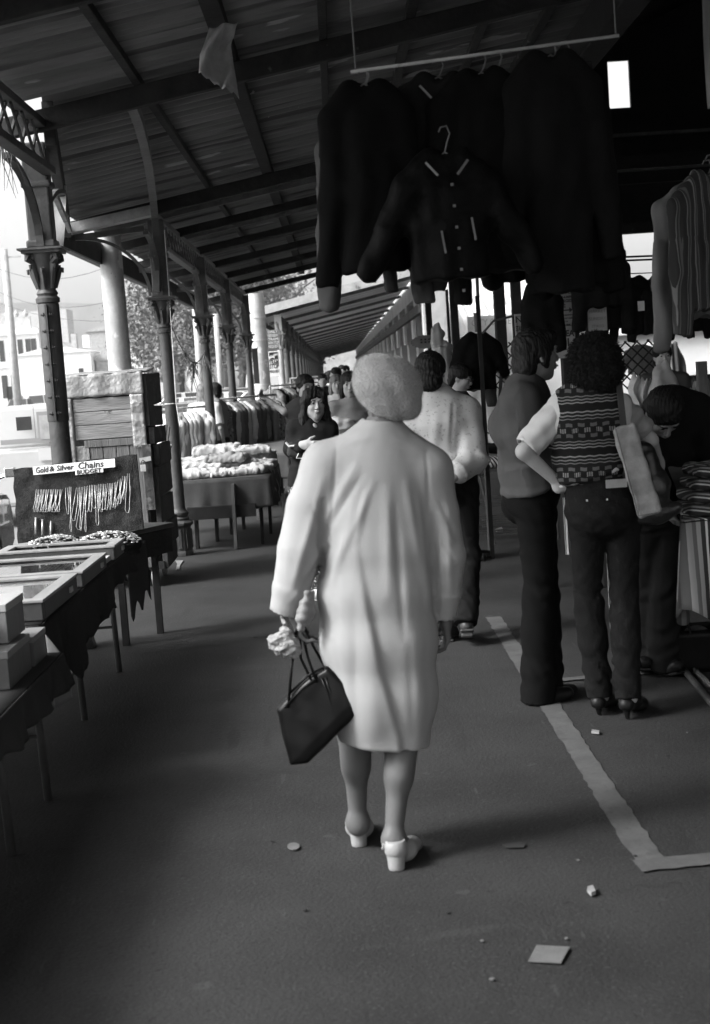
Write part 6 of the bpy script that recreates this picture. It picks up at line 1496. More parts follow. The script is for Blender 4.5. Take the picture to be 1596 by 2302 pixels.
# ragged cloth tail at the far end
a = at(283, 1262, 8.5); m = MB(); m.sheet(lambda u, v: (a.x+.13*u, 8.52, a.z+.12-(.46-.14*u+.05*math.sin(u*14))*v), 12, 14, .004, (0, 1, 0)); o = m.build('cloth_tail', M_CLD, smooth=True); tag(o, 'ragged black cloth tail hanging at the far end of the jewellery table', 'cloth')
def case(label, x0, x1, y0, y1, z, h, wood, lining, tilt=0.0, items=0, seed=0, glass=True, fill=.55):
    t = thing('display_case', label, 'display case', ((x0+x1)/2, (y0+y1)/2, z), 0, 'glass-topped jewellery cases'); w = .045
    m = MB(); m.box(x0, x1, y0, y0+w, z, z+h); m.box(x0, x1, y1-w, y1, z, z+h); m.box(x0, x0+w, y0+w, y1-w, z, z+h); m.box(x1-w, x1, y0+w, y1-w, z, z+h); m.build('frame', wood, t, bevel=.005)
    m = MB(); e = .006; m.box(x0-e, x1+e, y0-e, y0+w+.01, z+h+.001, z+h+.014); m.box(x0-e, x1+e, y1-w-.01, y1+e, z+h+.001, z+h+.014); m.box(x0-e, x0+w+.01, y0+w+.01, y1-w-.01, z+h+.001, z+h+.014); m.box(x1-w-.01, x1+e, y0+w+.01, y1-w-.01, z+h+.001, z+h+.014); m.build('lid_frame', M_WOOD, t, bevel=.003)
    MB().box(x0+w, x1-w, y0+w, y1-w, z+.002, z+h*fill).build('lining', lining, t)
    if glass: MB().box(x0+w+.002, x1-w-.002, y0+w+.002, y1-w-.002, z+h-.008, z+h-.004).build('glass_pane', M_GLASS, t)
    MB().obox((x1+.008, y1-(y1-y0)*.25, z+h*.55), (.004, .03, .012)).build('latch', M_CHAIN, t)
    rr = random.Random(seed)
    for k in range(items):
        x = x0+w+.04+(x1-x0-2*w-.08)*k/max(1, items-1); m = MB(); yy = y0+w+.05; zz = z+h*.55+.004
        m.tube([(x, y1-w-.04, zz), (x+rr.uniform(-.01, .01), (yy+y1)/2, zz), (x+.012, yy+rr.uniform(0, .08), zz), (x+.024, (yy+y1)/2, zz), (x+.014, y1-w-.04, zz)], .0028, 5); m.build('chain', M_CHAIN, t)
    return t
case('nearest glass case, white panel under the pane imitating sky glare', -2.25, -1.27, 5.80, 6.58, .668, .075, M_WOODD, mat('sky_glare_lining', .8, var=.03, bump=0), items=0, fill=.88)  # white lining raised under the pane stands in for reflected sky
case('second glass case with rows of thin chains', -2.25, -1.27, 6.72, 7.42, .668, .065, M_WOODD, M_VELVET, items=22, seed=3)
case('farthest wide glass case, chains and pendants inside', -1.92, -1.27, 7.70, 8.04, .668, .07, M_WOODD, M_VELVET, items=14, seed=5)
case('small glass case at the left edge behind the others', -2.55, -1.97, 7.52, 7.98, .668, .07, M_WOODD, M_VELVET, items=0, seed=6)
p = Vector((-1.45, 7.63, .672)); t = thing('ring_tray', 'pale flat tray with a row of beads between two cases', 'tray', p); MB().box(-1.9, -1.29, 7.45, 7.68, .672, .700).build('tray_base', cloth('tray_lining', .45), t, bevel=.004)
m = MB(); rr = random.Random(3)
for k in range(26): m.obox((-1.86+.018*k, 7.60+rr.uniform(-.008, .008), .706), (.007, .006, .005), Matrix.Rotation(rr.uniform(0, 3), 3, 'Z'))
m.build('bead_row', M_CHAIN, t)
# cartons on the near table
for (x0, x1, y0, y1, z, h, lab, v) in ((-1.60, -1.26, 5.14, 5.42, .70, .145, 'shiny pale carton lying on top of the stacked boxes', .16), (-1.60, -1.36, 4.92, 5.12, .70, .135, 'narrow white-fronted carton at the left edge of the stack', .28), (-1.40, -1.23, 5.40, 5.62, .558, .115, 'small square carton at the right end of the near table', .10), (-1.48, -1.235, 5.00, 5.36, .558, .138, 'glossy dark carton under the top one, near table edge', .09), (-1.9, -1.5, 5.2, 5.6, .558, .14, 'wide dark carton at the back of the near table', .08), (-1.75, -1.40, 4.45, 4.85, .558, .06, 'flat dark carton nearest the camera', .07)):
    t = thing('carton', lab, 'box', ((x0+x1)/2, (y0+y1)/2, z), 0, 'cartons on the near table'); m_ = mat('card_%d' % int(v*100), v, rough=.4, var=.15, scale=5, spec=.4)
    MB().box(x0, x1, y0, y1, z, z+h*.8).build('carton_base', m_, t, bevel=.003); MB().box(x0-.003, x1+.003, y0-.003, y1+.003, z+h*.8, z+h).build('lid', mat('card_lid_%d' % int(v*100), min(.7, v*2.2), rough=.35, var=.1), t, bevel=.003)
# upright board of chains
A_, B_, C_, D_ = at(28, 1056, 8.40), at(306, 1022, 8.40), at(322, 1190, 8.30), at(40, 1222, 8.30)
bd = thing('chain_board', 'upright dark fuzzy board hung with rows of chains', 'display board', ((A_.x+B_.x)/2, 8.35, .67))
def bf(u, v): return A_.lerp(B_, u).lerp(D_.lerp(C_, u), v)
m = MB(); m.sheet(lambda u, v: bf(u, v)+Vector((.004*math.sin(v*19)*(u < .05), .004*math.sin(u*30+v*17), .004*math.sin(u*22)*(v < .05))), 30, 16, .03, (0, -1, 0)); m.build('backing', cloth('fuzzy_dark_fabric', .030, scale=20, var=.5, bump=.6, bscale=150), bd, smooth=False)
def onb(px, py, off=-.012):
    Ya = 8.40; p = at(px, py, Ya); v = (A_.z+(B_.z-A_.z)*((px-28)/278)-p.z)/(A_.z-D_.z); Y = 8.40-.10*max(0, min(1, v)); p = at(px, py, Y); p.y += off; return p
CH = [(x, 1100, x-6, 1150) for x in (84, 90, 96, 102, 107, 112, 118, 123, 128, 133, 138)]+[(150, 1096, 153, 1155), (158, 1094, 160, 1195), (174, 1096, 166, 1170), (181, 1095, 178, 1190), (188, 1095, 182, 1192), (192, 1093, 193, 1195), (199, 1092, 196, 1150), (204, 1090, 204, 1150), (210, 1090, 212, 1142), (216, 1090, 220, 1180), (224, 1088, 222, 1150), (230, 1088, 228, 1150), (236, 1088, 232, 1145), (244, 1086, 240, 1146), (250, 1086, 248, 1145), (256, 1085, 254, 1140), (262, 1083, 259, 1142), (268, 1078, 262, 1135), (273, 1076, 268, 1132), (278, 1070, 272, 1128), (282, 1070, 278, 1122), (289, 1064, 287, 1152)]
for i, (x0p, y0p, x1p, y1p) in enumerate(CH):
    o0 = onb(x0p, y0p-2); a = onb(x0p-2, y0p); b = onb(x0p+2, y0p); c = onb(x1p, y1p); m = MB(); wd = Vector((.008+.004*(i % 3), 0, 0))
    wd = wd*.7*(1+.5*math.sin(i*5)); sk = Vector((.006*math.sin(i*3.3), 0, 0)); m.tube([a, a.lerp(c, .5)-wd*.3+sk, c-wd+Vector((0, 0, .02)), c-wd*.5, c, c+wd*.5, c+wd+Vector((0, 0, .02)), b.lerp(c, .5)+wd*.3-sk, b], [.0017]*9, 5)
    o = m.build('necklace', M_CHAIN, smooth=True); tag(o, 'thin pale metal necklace hanging on the dark chain board', 'necklace', 'necklaces on the chain board')
for i, x in enumerate((81, 96, 115)):
    m = MB().tube([onb(x, 1163+4*i), onb(x-1, 1200+3*i)], .006, 6); o = m.build('bracelet', M_CHAIN, smooth=True); tag(o, ('leftmost', 'middle', 'rightmost')[i]+' of the three short bracelets low on the chain board', 'bracelet', 'short bracelets')
# paper sign strips
def tilt_board(name, label, P4, lines, ink=M_INK, off=-.03):
    a, b, c, d = [onb(*p, off) for p in P4]; t = thing(name, label, 'sign', (a+b+c+d)/4); m = MB(); m.prism([a, b, c, d][::-1], (0, .004, 0)); m.build('card', M_PAPER, t)
    X = (b-a).normalized(); U = (a-d).normalized(); W_ = (b-a).length; H_ = (a-d).length; m = MB()
    for (txt, u, size, wd, sh) in lines:
        o = a+(b-a)*u+(d-a)*.5+Vector((0, -.002, 0)); Wv, Fv = text_mesh('t', txt, size, None, None, o, X, U+X*sh, align='LEFT', bold=.0008); 
        xs = [(q-o).dot(X) for q in Wv]; sc = wd*W_/max(1e-6, max(xs)-min(xs)); Wv = [q+X*((q-o).dot(X)*(sc-1)) for q in Wv]; m.add(Wv, Fv)
    m.build('handwriting', ink, t); return t
tilt_board('paper_sign', 'handwritten white strip reading Gold & Silver Chains along the board top', [(75, 1049), (259, 1030), (260, 1049), (77, 1067)], [('Gold', .03, .050, .155, .12), ('& Silver', .20, .044, .30, .12), ('Chains', .545, .055, .31, .15)])
tilt_board('paper_sign', 'small white BUDGET label overlapping the strip', [(171, 1056), (233, 1050), (234, 1060), (172, 1067)], [('BUDGET', .05, .034, .88, 0)], off=-.040)
bpy.data.objects['paper_sign.001']
# heaps of trinkets on two cushions in front of the board
def heap(label, px0, px1, py, Y, seed, n=260):
    a, b = at(px0, py, Y), at(px1, py-.068*(px1-px0), Y); c = (a+b)/2; t = thing('jewellery_heap', label, 'jewellery', (c.x, Y, .675), 0, 'trinket cushions'); W_ = (b.x-a.x)/2
    S = SDF(.010); S.ell((0, 0, .02), (W_, .13, .075)); S.mesh('cushion', CDG, t, lambda V, N: .006*wob(V, 20, seed)); rr = random.Random(seed); m = MB()
    for k in range(n):
        u = rr.uniform(-.95, .95); v = rr.uniform(-.9, .6); r2 = 1-u*u-v*v*.8
        if r2 < .03: continue
        p = Vector((u*W_, v*.13, .02+.078*math.sqrt(r2))); A3 = Matrix.Rotation(rr.uniform(0, 3.1), 3, 'Z') @ Matrix.Rotation(rr.uniform(-.6, .6), 3, 'X')
        if rr.random() < .5: m.obox(p, (.009, .003, .003), A3)
        else: m.tube([p+A3 @ Vector((.010*math.cos(w), .010*math.sin(w), .004)) for w in [i*math.pi/3 for i in range(7)]], .0022, 4)
    m.build('trinkets', M_CHAIN, t, local=True); return t
heap('left heap of small trinkets on a dark cushion at the foot of the board', 62, 180, 1205, 8.20, 5); heap('right heap of small trinkets on a dark cushion, taller than the left', 168, 316, 1200, 8.20, 6)
heap('thin spill of trinkets lying in front of the left cushion', 50, 150, 1216, 8.10, 7, 120)

# ================================================================== WOODEN CRATE ON CASTERS
M_BOARD = mat('weathered_boards', .24, rough=.9, var=.3, scale=3, bump=.4, bscale=24, stretch=(.4, 1, 3), spots=[(.40, 6, .62, .06, (.5, 1, 3)), (.08, 10, .70, .05, (1, 1, 1))])
M_BOARDV = mat('weathered_upright_boards', .13, rough=.9, var=.35, scale=3, bump=.4, bscale=24, stretch=(3, 1, .3), spots=[(.05, 8, .66, .06, (1, 1, .5))])
M_BOARDD = mat('dark_side_boards', .05, rough=.9, var=.5, scale=4, bump=.5, spots=[(.12, 7, .64, .05, (1, 1, 1))])
M_SHTIN = mat('crumpled_tin_edging', .30, rough=.5, var=.35, scale=7, bump=.6, bscale=22, metal=.3, spots=[(.6, 11, .62, .05, (1, 1, 1)), (.12, 13, .68, .04, (1, 1, 1))])
cr = thing('wooden_crate', 'tall weathered wooden trader\'s crate with tin edging and padlock, on casters', 'crate', (-1.85, 11.6, 0))
X0, X1, Y0, Y1 = -2.20, -1.53, 11.25, 12.05
z = 1.53
for k, hgt in enumerate((.105, .105, .115)):
    MB().box(X0+.12, X1-.09, Y0+.002*k, Y0+.022, z-hgt+.004, z).build('board', M_BOARD, cr, bevel=.004); z -= hgt
MB().box(X0+.18, X1-.06, Y0+.004, Y0+.03, z-.06, z-.003).build('board', M_BOARDV, cr, bevel=.004)
zt = z-.064
for k in range(4):
    xa = X0+.22+.105*k; MB().box(xa, xa+.100, Y0+.012, Y0+.035, .16, zt).build('door_board', M_BOARDV, cr, bevel=.003)
MB().box(X0+.01, X0+.215, Y0+.006, Y0+.03, .16, 1.16).build('side_tin', M_SHTIN, cr, bevel=.004)
m = MB(); m.sheet(lambda u, v: (X0-.01+(X1-X0+.02)*u, Y0-.012+.006*math.sin(u*23), 1.72-.18*v+.004*math.sin(u*31+v*9)), 30, 8, .006, (0, -1, 0)); m.build('tin_edging', M_SHTIN, cr, smooth=True)
m = MB(); m.sheet(lambda u, v: (X1-.10+.105*u, Y0-.014+.003*math.sin(v*22), 1.54-.42*v), 6, 20, .005, (0, -1, 0)); m.build('corner_tin', M_SHTIN, cr, smooth=True)
m = MB(); m.sheet(lambda u, v: (X0+.01+.10*u, Y0-.012+.003*math.sin(v*22), 1.54-.55*v), 6, 20, .005, (0, -1, 0)); m.build('corner_tin', M_SHTIN, cr, smooth=True)
MB().sheet(lambda u, v: (X0-.01+(X1-X0+.02)*u, Y0-.01+(Y1-Y0)*v, 1.725+.012*math.sin(u*5)*math.sin(v*4)+.02*v), 16, 12, .012).build('lid', M_SHTIN, cr, smooth=True)
MB().box(X0, X1-.02, Y0+.04, Y1, .14, 1.70).build('carcass', M_BOARDD, cr)
rr = random.Random(8); z = 1.70
for k, hgt in enumerate((.26, .17, .14, .17, .25, .22, .20, .16)):
    off = (0, .0, .02, .045, .03, .03, .05, .04)[k]; MB().obox((X1+.02+off, (Y0+Y1)/2+.01+off, z-hgt/2), (.022, (Y1-Y0)/2-.01*rr.random(), hgt/2-.004), Matrix.Rotation(rr.uniform(-.03, .03), 3, 'X') @ Matrix.Rotation(rr.uniform(-.02, .02), 3, 'Z')).build('side_board', M_BOARDD, cr, bevel=.005); z -= hgt
MB().box(X1-.04, X1+.035, Y0-.02, Y0+.05, .62, 1.14).build('corner_post', M_BOARDD, cr, bevel=.004)
m = MB().bar((X1-.06, Y0-.035, 1.02), (X1+.03, Y0-.035, 1.03), .012, .035); m.build('hasp', M_IRONP, cr)
pl_ = MB().box(X1-.055, X1-.01, Y0-.06, Y0-.04, .93, .985).build('padlock', M_IRONP, cr, bevel=.004); MB().tube([(X1-.045+.0, Y0-.05, .985), (X1-.045, Y0-.05, 1.01), (X1-.033, Y0-.05, 1.022), (X1-.020, Y0-.05, 1.01), (X1-.020, Y0-.05, .985)], .004, 6).build('shackle', M_IRON, pl_)
for x, y in ((X1-.03, Y0+.06), (X0+.08, Y0+.06), (X1-.03, Y1-.08)):
    w_ = MB().tube([(x-.018, y, .065), (x+.018, y, .065)], .065, 18).build('wheel', mat('worn_caster', .30, rough=.6, var=.5, scale=20), cr, smooth=True, angle=40); MB().box(x-.026, x+.026, y-.02, y+.02, .125, .15).build('caster_fork', M_IRON, w_)
MB().box(X0, X1+.06, Y0+.02, Y1, .14, .20).build('chassis', M_DARK, cr)
# planks leaning behind the crate
for i, (a, b, lab, v) in enumerate((((372, 955), (358, 1085), 'dark plank leaning behind the crate, leftmost of three', .03), ((378, 960), (362, 1090), 'dark plank leaning behind the crate, middle of three', .04), ((382, 1000), (362, 1080), 'pale metal strip leaning behind the crate, rightmost of three', .4))):
    p, q = at(*a, 12.6+.1*i), at(*b, 12.3+.1*i); q = p+(q-p)*2.6; k = min(1.0, (p.z)/(p.z-q.z)); q = p+(q-p)*k; o = MB().bar(p, q, .03, .02).build('leaning_plank', mat('plank_%d' % i, v, rough=.6)); tag(o, lab, 'plank')
# small box and low board right of the jewellery end
t = thing('side_shelf', 'small dark wooden shelf box at the crate foot beside the jewellery cloth', 'box', (-1.32, 9.0, .60)); MB().bar((-1.46, 8.75, .70), (-1.22, 9.2, .70), .25, .03).build('shelf_top', M_WOODD, t, bevel=.004); MB().bar((-1.46, 8.75, .60), (-1.22, 9.2, .60), .20, .15).build('shelf_body', M_DARK, t); MB().box(-1.44, -1.40, 8.75, 8.8, 0, .53).build('leg', M_DARK, t); MB().box(-1.27, -1.23, 9.1, 9.15, 0, .53).build('leg', M_DARK, t)

# ================================================================== CLOTHES TABLES AND RACKS (left, middle distance)
M_TC2 = cloth('grey_canvas_cover', .07, var=.25, scale=4, bump=.2)
t2_ = table('broad table under a dark canvas cover heaped with pale clothes', -1.72, -.70, 13.55, 15.5, .66, drop=.30, ragged=.03, cl=M_TC2, seed=12)
for (x, y) in ((-1.06, 13.45), (-.82, 13.75), (-1.45, 13.7), (-1.3, 14.2), (-1.2, 14.8), (-.78, 14.6), (-1.1, 15.2)): MB().bar((x, y, 0), (x+.01, y+.02, .62), .03, .115, up=(0, 1, 0)).build('leg', M_DARK if (x, y) != (-1.06, 13.45) else mat('grey_trestle_leg', .09, var=.3), t2_)
MB().box(-1.5, -.85, 13.46, 13.52, .30, .42).build('trestle_rail', M_DARK, t2_)
t3_ = table('second clothes table further along with a small black dish', -1.10, -.58, 15.9, 19.2, .74, drop=.28, ragged=.04, cl=cloth('grey_felt_cover', .14), seed=13)
for (x, y) in ((-.70, 16.2), (-1.0, 16.2), (-.66, 17.6), (-.66, 18.9)): MB().bar((x, y, 0), (x, y, .70), .03, .10, up=(0, 1, 0)).build('leg', M_BEAMG, t3_)
p = Vector((-.90, 16.2, .752)); t = thing('dish', 'shallow black dish on the corner of the second clothes table', 'dish', p); MB().lathe(p, [(.07, 0), (.09, .03), (.085, .032), (.06, .008)], 16).build('bowl', M_INK, t, smooth=True)
def pile(label, x, y, z, rx, ry, rz_, m_, seed, rot=0):
    S = SDF(.008); r_ = random.Random(seed); t = thing('folded_garment', label, 'garment', (x, y, z), rot, 'pale garments heaped on the broad table')
    S.box((0, 0, rz_/2), (rx, ry, rz_/2), r=min(.03, rz_*.48))
    for k in range(3): a = r_.uniform(0, 6.28); S.cone((rx*.7*math.cos(a), ry*.7*math.sin(a), rz_*.8), (-rx*.6*math.cos(a+.8), -ry*.6*math.sin(a+.8), rz_*.9), .018, .026, k=.03)
    S.mesh('fabric', m_, t, lambda V, N: .012*wob(V*np.array([1, 1, 1.6]), 16, seed, 5)+.009*(1-np.abs(np.sin(wob(V, 8, seed+1)*5)))**2-.007*(1-np.abs(np.sin(wob(V, 10, seed+2)*5)))**4); return t
WH = cloth('white_linen_heap', .40, var=.12); WG = cloth('pale_grey_heap', .24, var=.15)
LB = ['front left', 'front middle', 'front right', 'second row left', 'second row middle', 'second row right', 'back left', 'back middle', 'back right', 'top of the middle', 'top of the right', 'highest at the back']
for i, (x, y, zz, rx, ry, hz) in enumerate([(-1.45, 13.9, .675, .24, .20, .07), (-1.08, 13.92, .675, .24, .20, .06), (-.88, 14.05, .675, .16, .22, .07), (-1.42, 14.35, .675, .24, .20, .12), (-1.08, 14.40, .675, .2, .2, .12), (-.84, 14.5, .675, .15, .2, .09), (-1.42, 14.9, .675, .26, .24, .15), (-1.1, 14.95, .675, .2, .2, .17), (-.86, 15.05, .675, .16, .22, .16), (-1.15, 14.30, .79, .2, .15, .07), (-.95, 14.85, .83, .2, .18, .06), (-1.30, 14.95, .835, .24, .2, .09)]):
    pile('crumpled pale garment, %s of the heap on the broad table' % LB[i], x, y, zz, rx, ry, hz, WG if i in (4, 9) else WH, 30+i, .25*math.sin(i*2))
m = MB(); rr = random.Random(2)
for k, (px, ln) in enumerate(((-.70, .22), (-.685, .30), (-.69, .26), (-.70, .34), (-.68, .24))):
    y = 14.0+.22*k; m = MB(); m.sheet(lambda u, v: (px-.03+.06*v**.5+.01*math.sin(v*7+k), y+.07*u, .70-ln*v+.01*math.sin(u*8)), 4, 10, .006, (1, 0, 0)); o = m.build('dangling_sleeve', WG if k % 2 else G1, smooth=True); tag(o, ('nearest', 'second', 'third', 'fourth', 'farthest')[k]+' pale sleeve dangling over the edge of the broad table', 'sleeve', 'sleeves over the table edge')
def rack(label, x0, x1, Y, z, n, L, mats_, seed, Y1=None, group=None, W=.4, wheels=True):
    t = thing('clothes_rack', label, 'rack', ((x0+x1)/2, Y, 0)); Y1 = Y if Y1 is None else Y1; MB().tube([(x0, Y, z), (x1, Y1, z)], .014, 8).build('rail', M_IRONP, t, smooth=True)
    for x, y in ((x0, Y), (x1, Y1)): MB().tube([(x, y, z), (x, y, .05)], .013, 8).build('upright', M_IRONP, t); MB().tube([(x, y-.25, .06), (x, y+.25, .06)], .013, 8).build('foot', M_IRONP, t)
    if wheels:
        for y in (-.25, .25): MB().tube([(x1-.015, Y1+y, .035), (x1+.015, Y1+y, .035)], .035, 10).build('wheel', M_IRON, t)
    rr = random.Random(seed); pr = []
    a = math.atan2(Y1-Y, x1-x0)+math.pi/2
    for i in range(n):
        u = (i+.5)/n; p = (x0+(x1-x0)*u, Y+(Y1-Y)*u, z-.07)
        if i < len(mats_):
            g_ = jacket(label='garment', cat='garment', m=mats_[i], p=p, rz=a+rr.uniform(-.15, .15), W=W, L=L*rr.uniform(.85, 1.1), SL=.45*L, spread=.03, depth=.035, group=group, seed=seed+i, h=.016, name='hanging_garment', hanger=M_WIRE, amp=.009); pr.append(g_)
        else:
            g_ = dup(pr[rr.randrange(len(pr))], p, a+rr.uniform(-.2, .2)); g_.scale = (1, 1, rr.uniform(.85, 1.1))
        mn = g_.children[0].material_slots[0].material.name if len(g_.children) else kids(g_)[0].data.materials[0].name
        g_['label'] = {'rack_pale': 'pale', 'near_black_cloth': 'black', 'printed_cotton': 'printed', 'dark_grey_cotton': 'dark grey', 'charcoal_cloth': 'charcoal', 'rack_mid': 'mid-grey', 'faded_denim': 'faded denim', 'white_cotton': 'white', 'white_linen_heap': 'off-white', 'mid_grey_cotton': 'grey'}.get(mn, 'plain')+' garment packed on the '+label
    return t
patt = mat('printed_cotton', .22, var=.3, scale=20, spots=[(.05, 25, .55, .03, (1, 1, 1)), (.6, 30, .62, .03, (1, 1, 1))])
rack('clothes rack behind the fourth iron column', -1.72, -.84, 18.6, 1.36, 17, .95, [cloth('rack_pale', .4), CD, patt, G2, W1, cloth('rack_mid', .18), DN], 81, 19.6, 'garments on the middle rack')
rack('pale clothes rack beside the second column', -2.15, -1.62, 17.2, 1.30, 9, .95, [W1, cloth('rack_pale'), WH, G1], 82, 17.5, 'garments on the pale rack')
rack('far clothes rack beyond the fifth column', -1.15, -.25, 24.5, 1.45, 16, .95, [G1, CD, patt, W1], 83, 27.0, 'garments on the far rack')
rack('farthest clothes rack in the gap between the canopies', -.9, .15, 28.0, 1.55, 12, .95, [G2, patt, G1], 84, 29.0, 'garments on the farthest rack')
# ================================================================== LITTER
def scrap(label, pts, m_, th=.003, name='litter'):
    P = [ground(*p) for p in pts]; m = MB().prism([(p.x, p.y, .006) for p in P][::-1], (0, 0, th)); o = m.build(name, m_); return tag(o, label, 'litter')
M_SCR = mat('grey_scrap_paper', .12, var=.15, scale=12)
m_ = M_SCR
scrap('square pale scrap of card lying on the floor at the lower right', [(1207, 2132), (1282, 2136), (1262, 2172), (1188, 2168)], m_)
scrap('small round pale disc on the floor left of the elderly woman', [(660+14*math.cos(a), 1908+8*math.sin(a)) for a in [i*math.pi/6 for i in range(12)]], mat('pale_disc', .12))
scrap('tiny crumpled white scrap below the painted corner', [(1322, 2006), (1334, 2003), (1340, 2016), (1330, 2020), (1321, 2012)], mat('white_scrap', .24), .012)
scrap('cigarette end between the painted line and the heels', [(1331, 1647), (1348, 1649), (1347, 1654), (1330, 1652)], mat('white_scrap'), .008)
scrap('white spill mark shaped scrap by the second column foot', [(394, 1262), (412, 1262), (405, 1272), (403, 1282), (395, 1283), (398, 1270)], mat('grey_white_scrap', .2))
scrap('pale torn paper under the jewellery table', [(135, 1524), (150, 1508), (168, 1506), (160, 1520), (146, 1528)], mat('white_scrap'))
scrap('crumpled pale paper by the trestle rack foot', [(1114, 1195), (1128, 1190), (1132, 1197), (1118, 1200)], mat('white_scrap'), .02)
scrap('dark flattened litter near the elderly woman\'s right', [(1130, 1905), (1150, 1900), (1182, 1903), (1178, 1910), (1140, 1911)], M_INK)
rr = random.Random(31)
for i in range(16):
    px, py = rr.uniform(560, 1560), rr.uniform(1330, 2250); r_ = rr.uniform(2, 5)
    o = scrap('tiny dropped scrap on the asphalt among other specks', [(px+r_*1.6*math.cos(a)*rr.uniform(.6, 1), py+r_*.6*math.sin(a)) for a in [k*math.pi/3 for k in range(6)]], (M_INK, M_SCR)[i % 2]); o['group'] = 'tiny floor specks'

# ================================================================== CARS
M_TYRE = mat('rubber', .02, rough=.8, bump=.05); M_CHR = mat('chrome', .6, rough=.15, metal=.9, var=.05, bump=0); M_LAMP = mat('lamp_glass', .5, rough=.1, bump=0)
def car(label, x, y, rz, paint, L=4.3, W=1.7, H=1.38, kind='sedan', group='cars on the street', z=-.15):
    c = thing('car', label, 'car', (x, y, z), rz, group); ws = .32
    body = [(-L/2, .38), (-L/2+.03, .72), (-L/2+.12, .84), (-L*.22, .90), (L*.20, .92), (L/2-.10, .84), (L/2, .66), (L/2, .36), (L/2-.2, .26), (-L/2+.2, .26)]
    if kind == 'van': body = [(-L/2, .40), (-L/2+.02, .95), (-L/2+.10, 1.05), (L/2-.05, 1.05), (L/2, .8), (L/2, .36), (L/2-.2, .28), (-L/2+.2, .28)]
    m = MB(); hw = W/2; m.prism([(-hw, p, q) for p, q in body], (W, 0, 0)); m.build('body', paint, c, local=True, bevel=.06)
    zb = .90 if kind != 'van' else 1.05
    cab = {'sedan': (-L*.26, L*.30, -L*.12, L*.16), 'hatch': (-L*.20, L*.46, -L*.07, L*.36), 'van': (-L*.44, L*.47, -L*.34, L*.44)}[kind]
    y0, y1, y2, y3 = cab; iw = hw-.06; tw = hw-.20 if kind != 'van' else hw-.12
    V = [(-iw, y0, zb-.02), (iw, y0, zb-.02), (iw, y1, zb-.02), (-iw, y1, zb-.02), (-tw, y2, H), (tw, y2, H), (tw, y3, H), (-tw, y3, H)]
    F = [(0, 3, 2, 1), (4, 5, 6, 7), (0, 1, 5, 4), (2, 3, 7, 6), (1, 2, 6, 5), (3, 0, 4, 7)]
    MB().add(V, F).build('cabin', paint, c, local=True, bevel=.05)
    Vv = [Vector(v) for v in V]
    def pane(ids, inset=.12, off=.012):
        P = [Vv[i] for i in ids]; ce = sum(P, Vector())/4; n = (P[1]-P[0]).cross(P[2]-P[0]).normalized(); Q = [p.lerp(ce, inset)+n*off for p in P]
        m = MB(); m.prism(Q[::-1], -n*.008); m.build('window', M_GLASSD, c, local=True)
    pane((0, 1, 5, 4)); pane((2, 3, 7, 6)); 
    for (a, b, d, e) in ((1, 2, 6, 5), (3, 0, 4, 7)):
        P = [Vv[a], Vv[b], Vv[d], Vv[e]]; 
        for s0, s1 in (((0.04, .47), (.53, .96)) if kind != 'van' else ((.06, .26),)):
            Q = [P[0].lerp(P[1], s0), P[0].lerp(P[1], s1), P[3].lerp(P[2], s1), P[3].lerp(P[2], s0)]; ce = sum(Q, Vector())/4; n = (Q[1]-Q[0]).cross(Q[2]-Q[0]).normalized(); m = MB(); m.prism([q.lerp(ce, .10)+n*.012 for q in Q][::-1], -n*.008); m.build('window', M_GLASSD, c, local=True)
    for sx in (-1, 1):
        for yy in (-L*.31, L*.30):
            xx = sx*(hw-.09); w = MB().tube([(xx-.09, yy, ws), (xx+.10, yy, ws)], ws, 22).build('wheel', M_TYRE, c, local=True, smooth=True, angle=40); MB().tube([(sx*(hw+.015)-.01, yy, ws), (sx*(hw+.015)+.01, yy, ws)], ws*.55, 16).build('hub_cap', M_CHR, w, local=True)
        MB().tube([(sx*(hw-.24), -L/2-.012, .66), (sx*(hw-.24), -L/2+.03, .66)], .085, 14).build('headlight', M_LAMP, c, local=True); MB().obox((sx*(hw-.2), L/2+.0, .68), (.14, .015, .05)).build('tail_light', mat('tail_lamp', .12, rough=.3), c, local=True)
    for yy in (-L/2-.05, L/2+.05): MB().obox((0, yy, .44), (hw-.03, .04, .055)).build('bumper', M_CHR, c, local=True, bevel=.02)
    return c
PW = mat('white_car_paint', .45, rough=.25, var=.03, bump=0, spec=.5, coat=.4); PG = mat('grey_car_paint', .25, rough=.25, var=.03, bump=0, coat=.4); PB = mat('black_car_paint', .015, rough=.12, var=.05, bump=0, spec=.6, coat=.8); PL = mat('cream_car_paint', .5, rough=.3, var=.03, bump=0, coat=.4)
car('glossy black car parked at the kerb by the left edge, chrome mirror showing', -4.02, 11.2, 0, PB, W=1.75, H=1.32, L=4.6)
c = bpy.data.objects['car']; c['group'] = 'cars on the street'; MB().tube([(-3.16, 13.05, .85), (-3.05, 13.02, .88)], .02, 6).build('mirror_arm', M_CHR, c); MB().obox((-3.03, 13.0, .90), (.05, .03, .045)).build('mirror', M_CHR, c, bevel=.01)
t = car('white utility van standing close behind the nearest column', -5.3, 19.6, R(90), PW, L=4.4, W=1.8, H=1.60, kind='van')
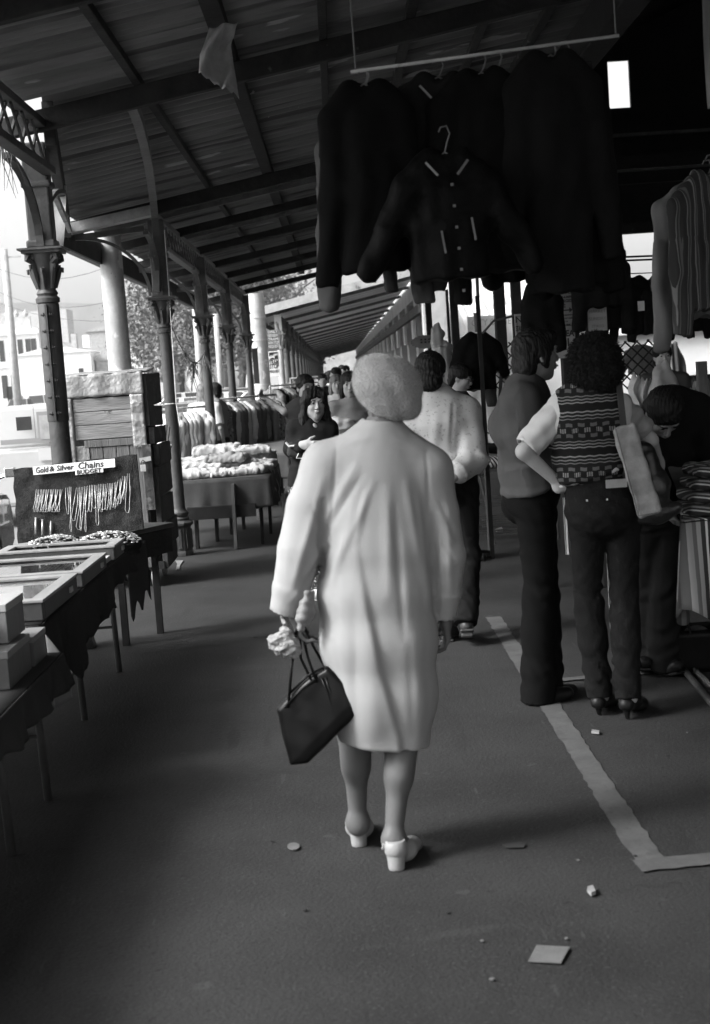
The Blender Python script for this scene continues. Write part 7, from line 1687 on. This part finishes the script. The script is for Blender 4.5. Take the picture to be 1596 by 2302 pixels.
for nm, (x0p, y0p, x1p, y1p), m_ in (('window_frame', (80, 926, 118, 990), PG), ('side_window', (86, 934, 118, 986), mat('hazy_glass', .33, rough=.15, bump=0)), ('front_pillar', (72, 912, 80, 985), PG), ('windscreen', (34, 938, 71, 966), M_GLASSD), ('door_panel', (84, 1008, 116, 1034), PL), ('trim_line', (0, 990, 118, 993), PG)):
    a, b = at(x0p, y0p, 18.66), at(x1p, y1p, 18.66); e = {'window_frame': .01, 'side_window': .02}.get(nm, .012); MB().box(min(a.x, b.x), max(a.x, b.x), 18.70-.02-e, 18.70-.015, min(a.z, b.z), max(a.z, b.z)).build(nm, m_, t)
for (px, Y, rz, pt, kd, H_, lab) in ((42, 105, 0, PG, 'sedan', 1.42, 'large pale sedan seen from behind in front of the white pub'), (80, 120, 5, PW, 'hatch', 1.6, 'small white hatchback right of the large sedan'), (365, 100, 85, PW, 'van', 1.9, 'white panel van glimpsed left of the second column'), (413, 62, 100, PL, 'sedan', 1.35, 'cream sedan between the second and third columns, nearer the trees'), (425, 46, 80, PW, 'sedan', 1.3, 'white sedan broadside between the second and third columns'), (398, 32, 85, PG, 'sedan', 1.32, 'grey sedan low behind the pale clothes rack'), (505, 70, 95, PW, 'sedan', 1.4, 'white sedan seen between the third and fourth columns'), (520, 50, 85, PL, 'sedan', 1.35, 'curvy pale sedan just behind the fourth column'), (470, 36, 88, PG, 'sedan', 1.3, 'mid-grey sedan behind the two people at the rack'), (560, 60, 90, PG, 'hatch', 1.4, 'grey hatchback partly behind the fifth column'), (640, 75, 90, PW, 'van', 2.0, 'white van far behind the far colonnade'), (700, 90, 90, PL, 'sedan', 1.4, 'pale sedan glimpsed between the far colonnade columns'), (610, 45, 80, PW, 'sedan', 1.35, 'white sedan behind the concrete tram pole')):
    x = at(px, 880, Y).x; car(lab, x, Y, R(rz), pt, kind=kd, H=H_)
# unseen van added at the kerb to block light from the left
car('unseen pale van added left of the jewellery stall to block light', -4.2, 1.5, 0, PG, L=5.2, W=1.9, H=2.2, kind='van')

# ================================================================== AIR
hz = MB().box(-440, 440, -45, 1400, -1.6, 75); M_HAZE = bpy.data.materials.new('haze_air'); M_HAZE.use_nodes = True
_n = M_HAZE.node_tree; _n.nodes.clear(); _o = _n.nodes.new('ShaderNodeOutputMaterial'); _v = _n.nodes.new('ShaderNodeVolumePrincipled')
_v.inputs['Color'].default_value = (.9, .9, .9, 1); _v.inputs['Density'].default_value = 0.0004; _v.inputs['Anisotropy'].default_value = 0.3
_n.links.new(_v.outputs[0], _o.inputs['Volume'])
o = hz.build('haze', M_HAZE); o['kind'] = 'stuff'
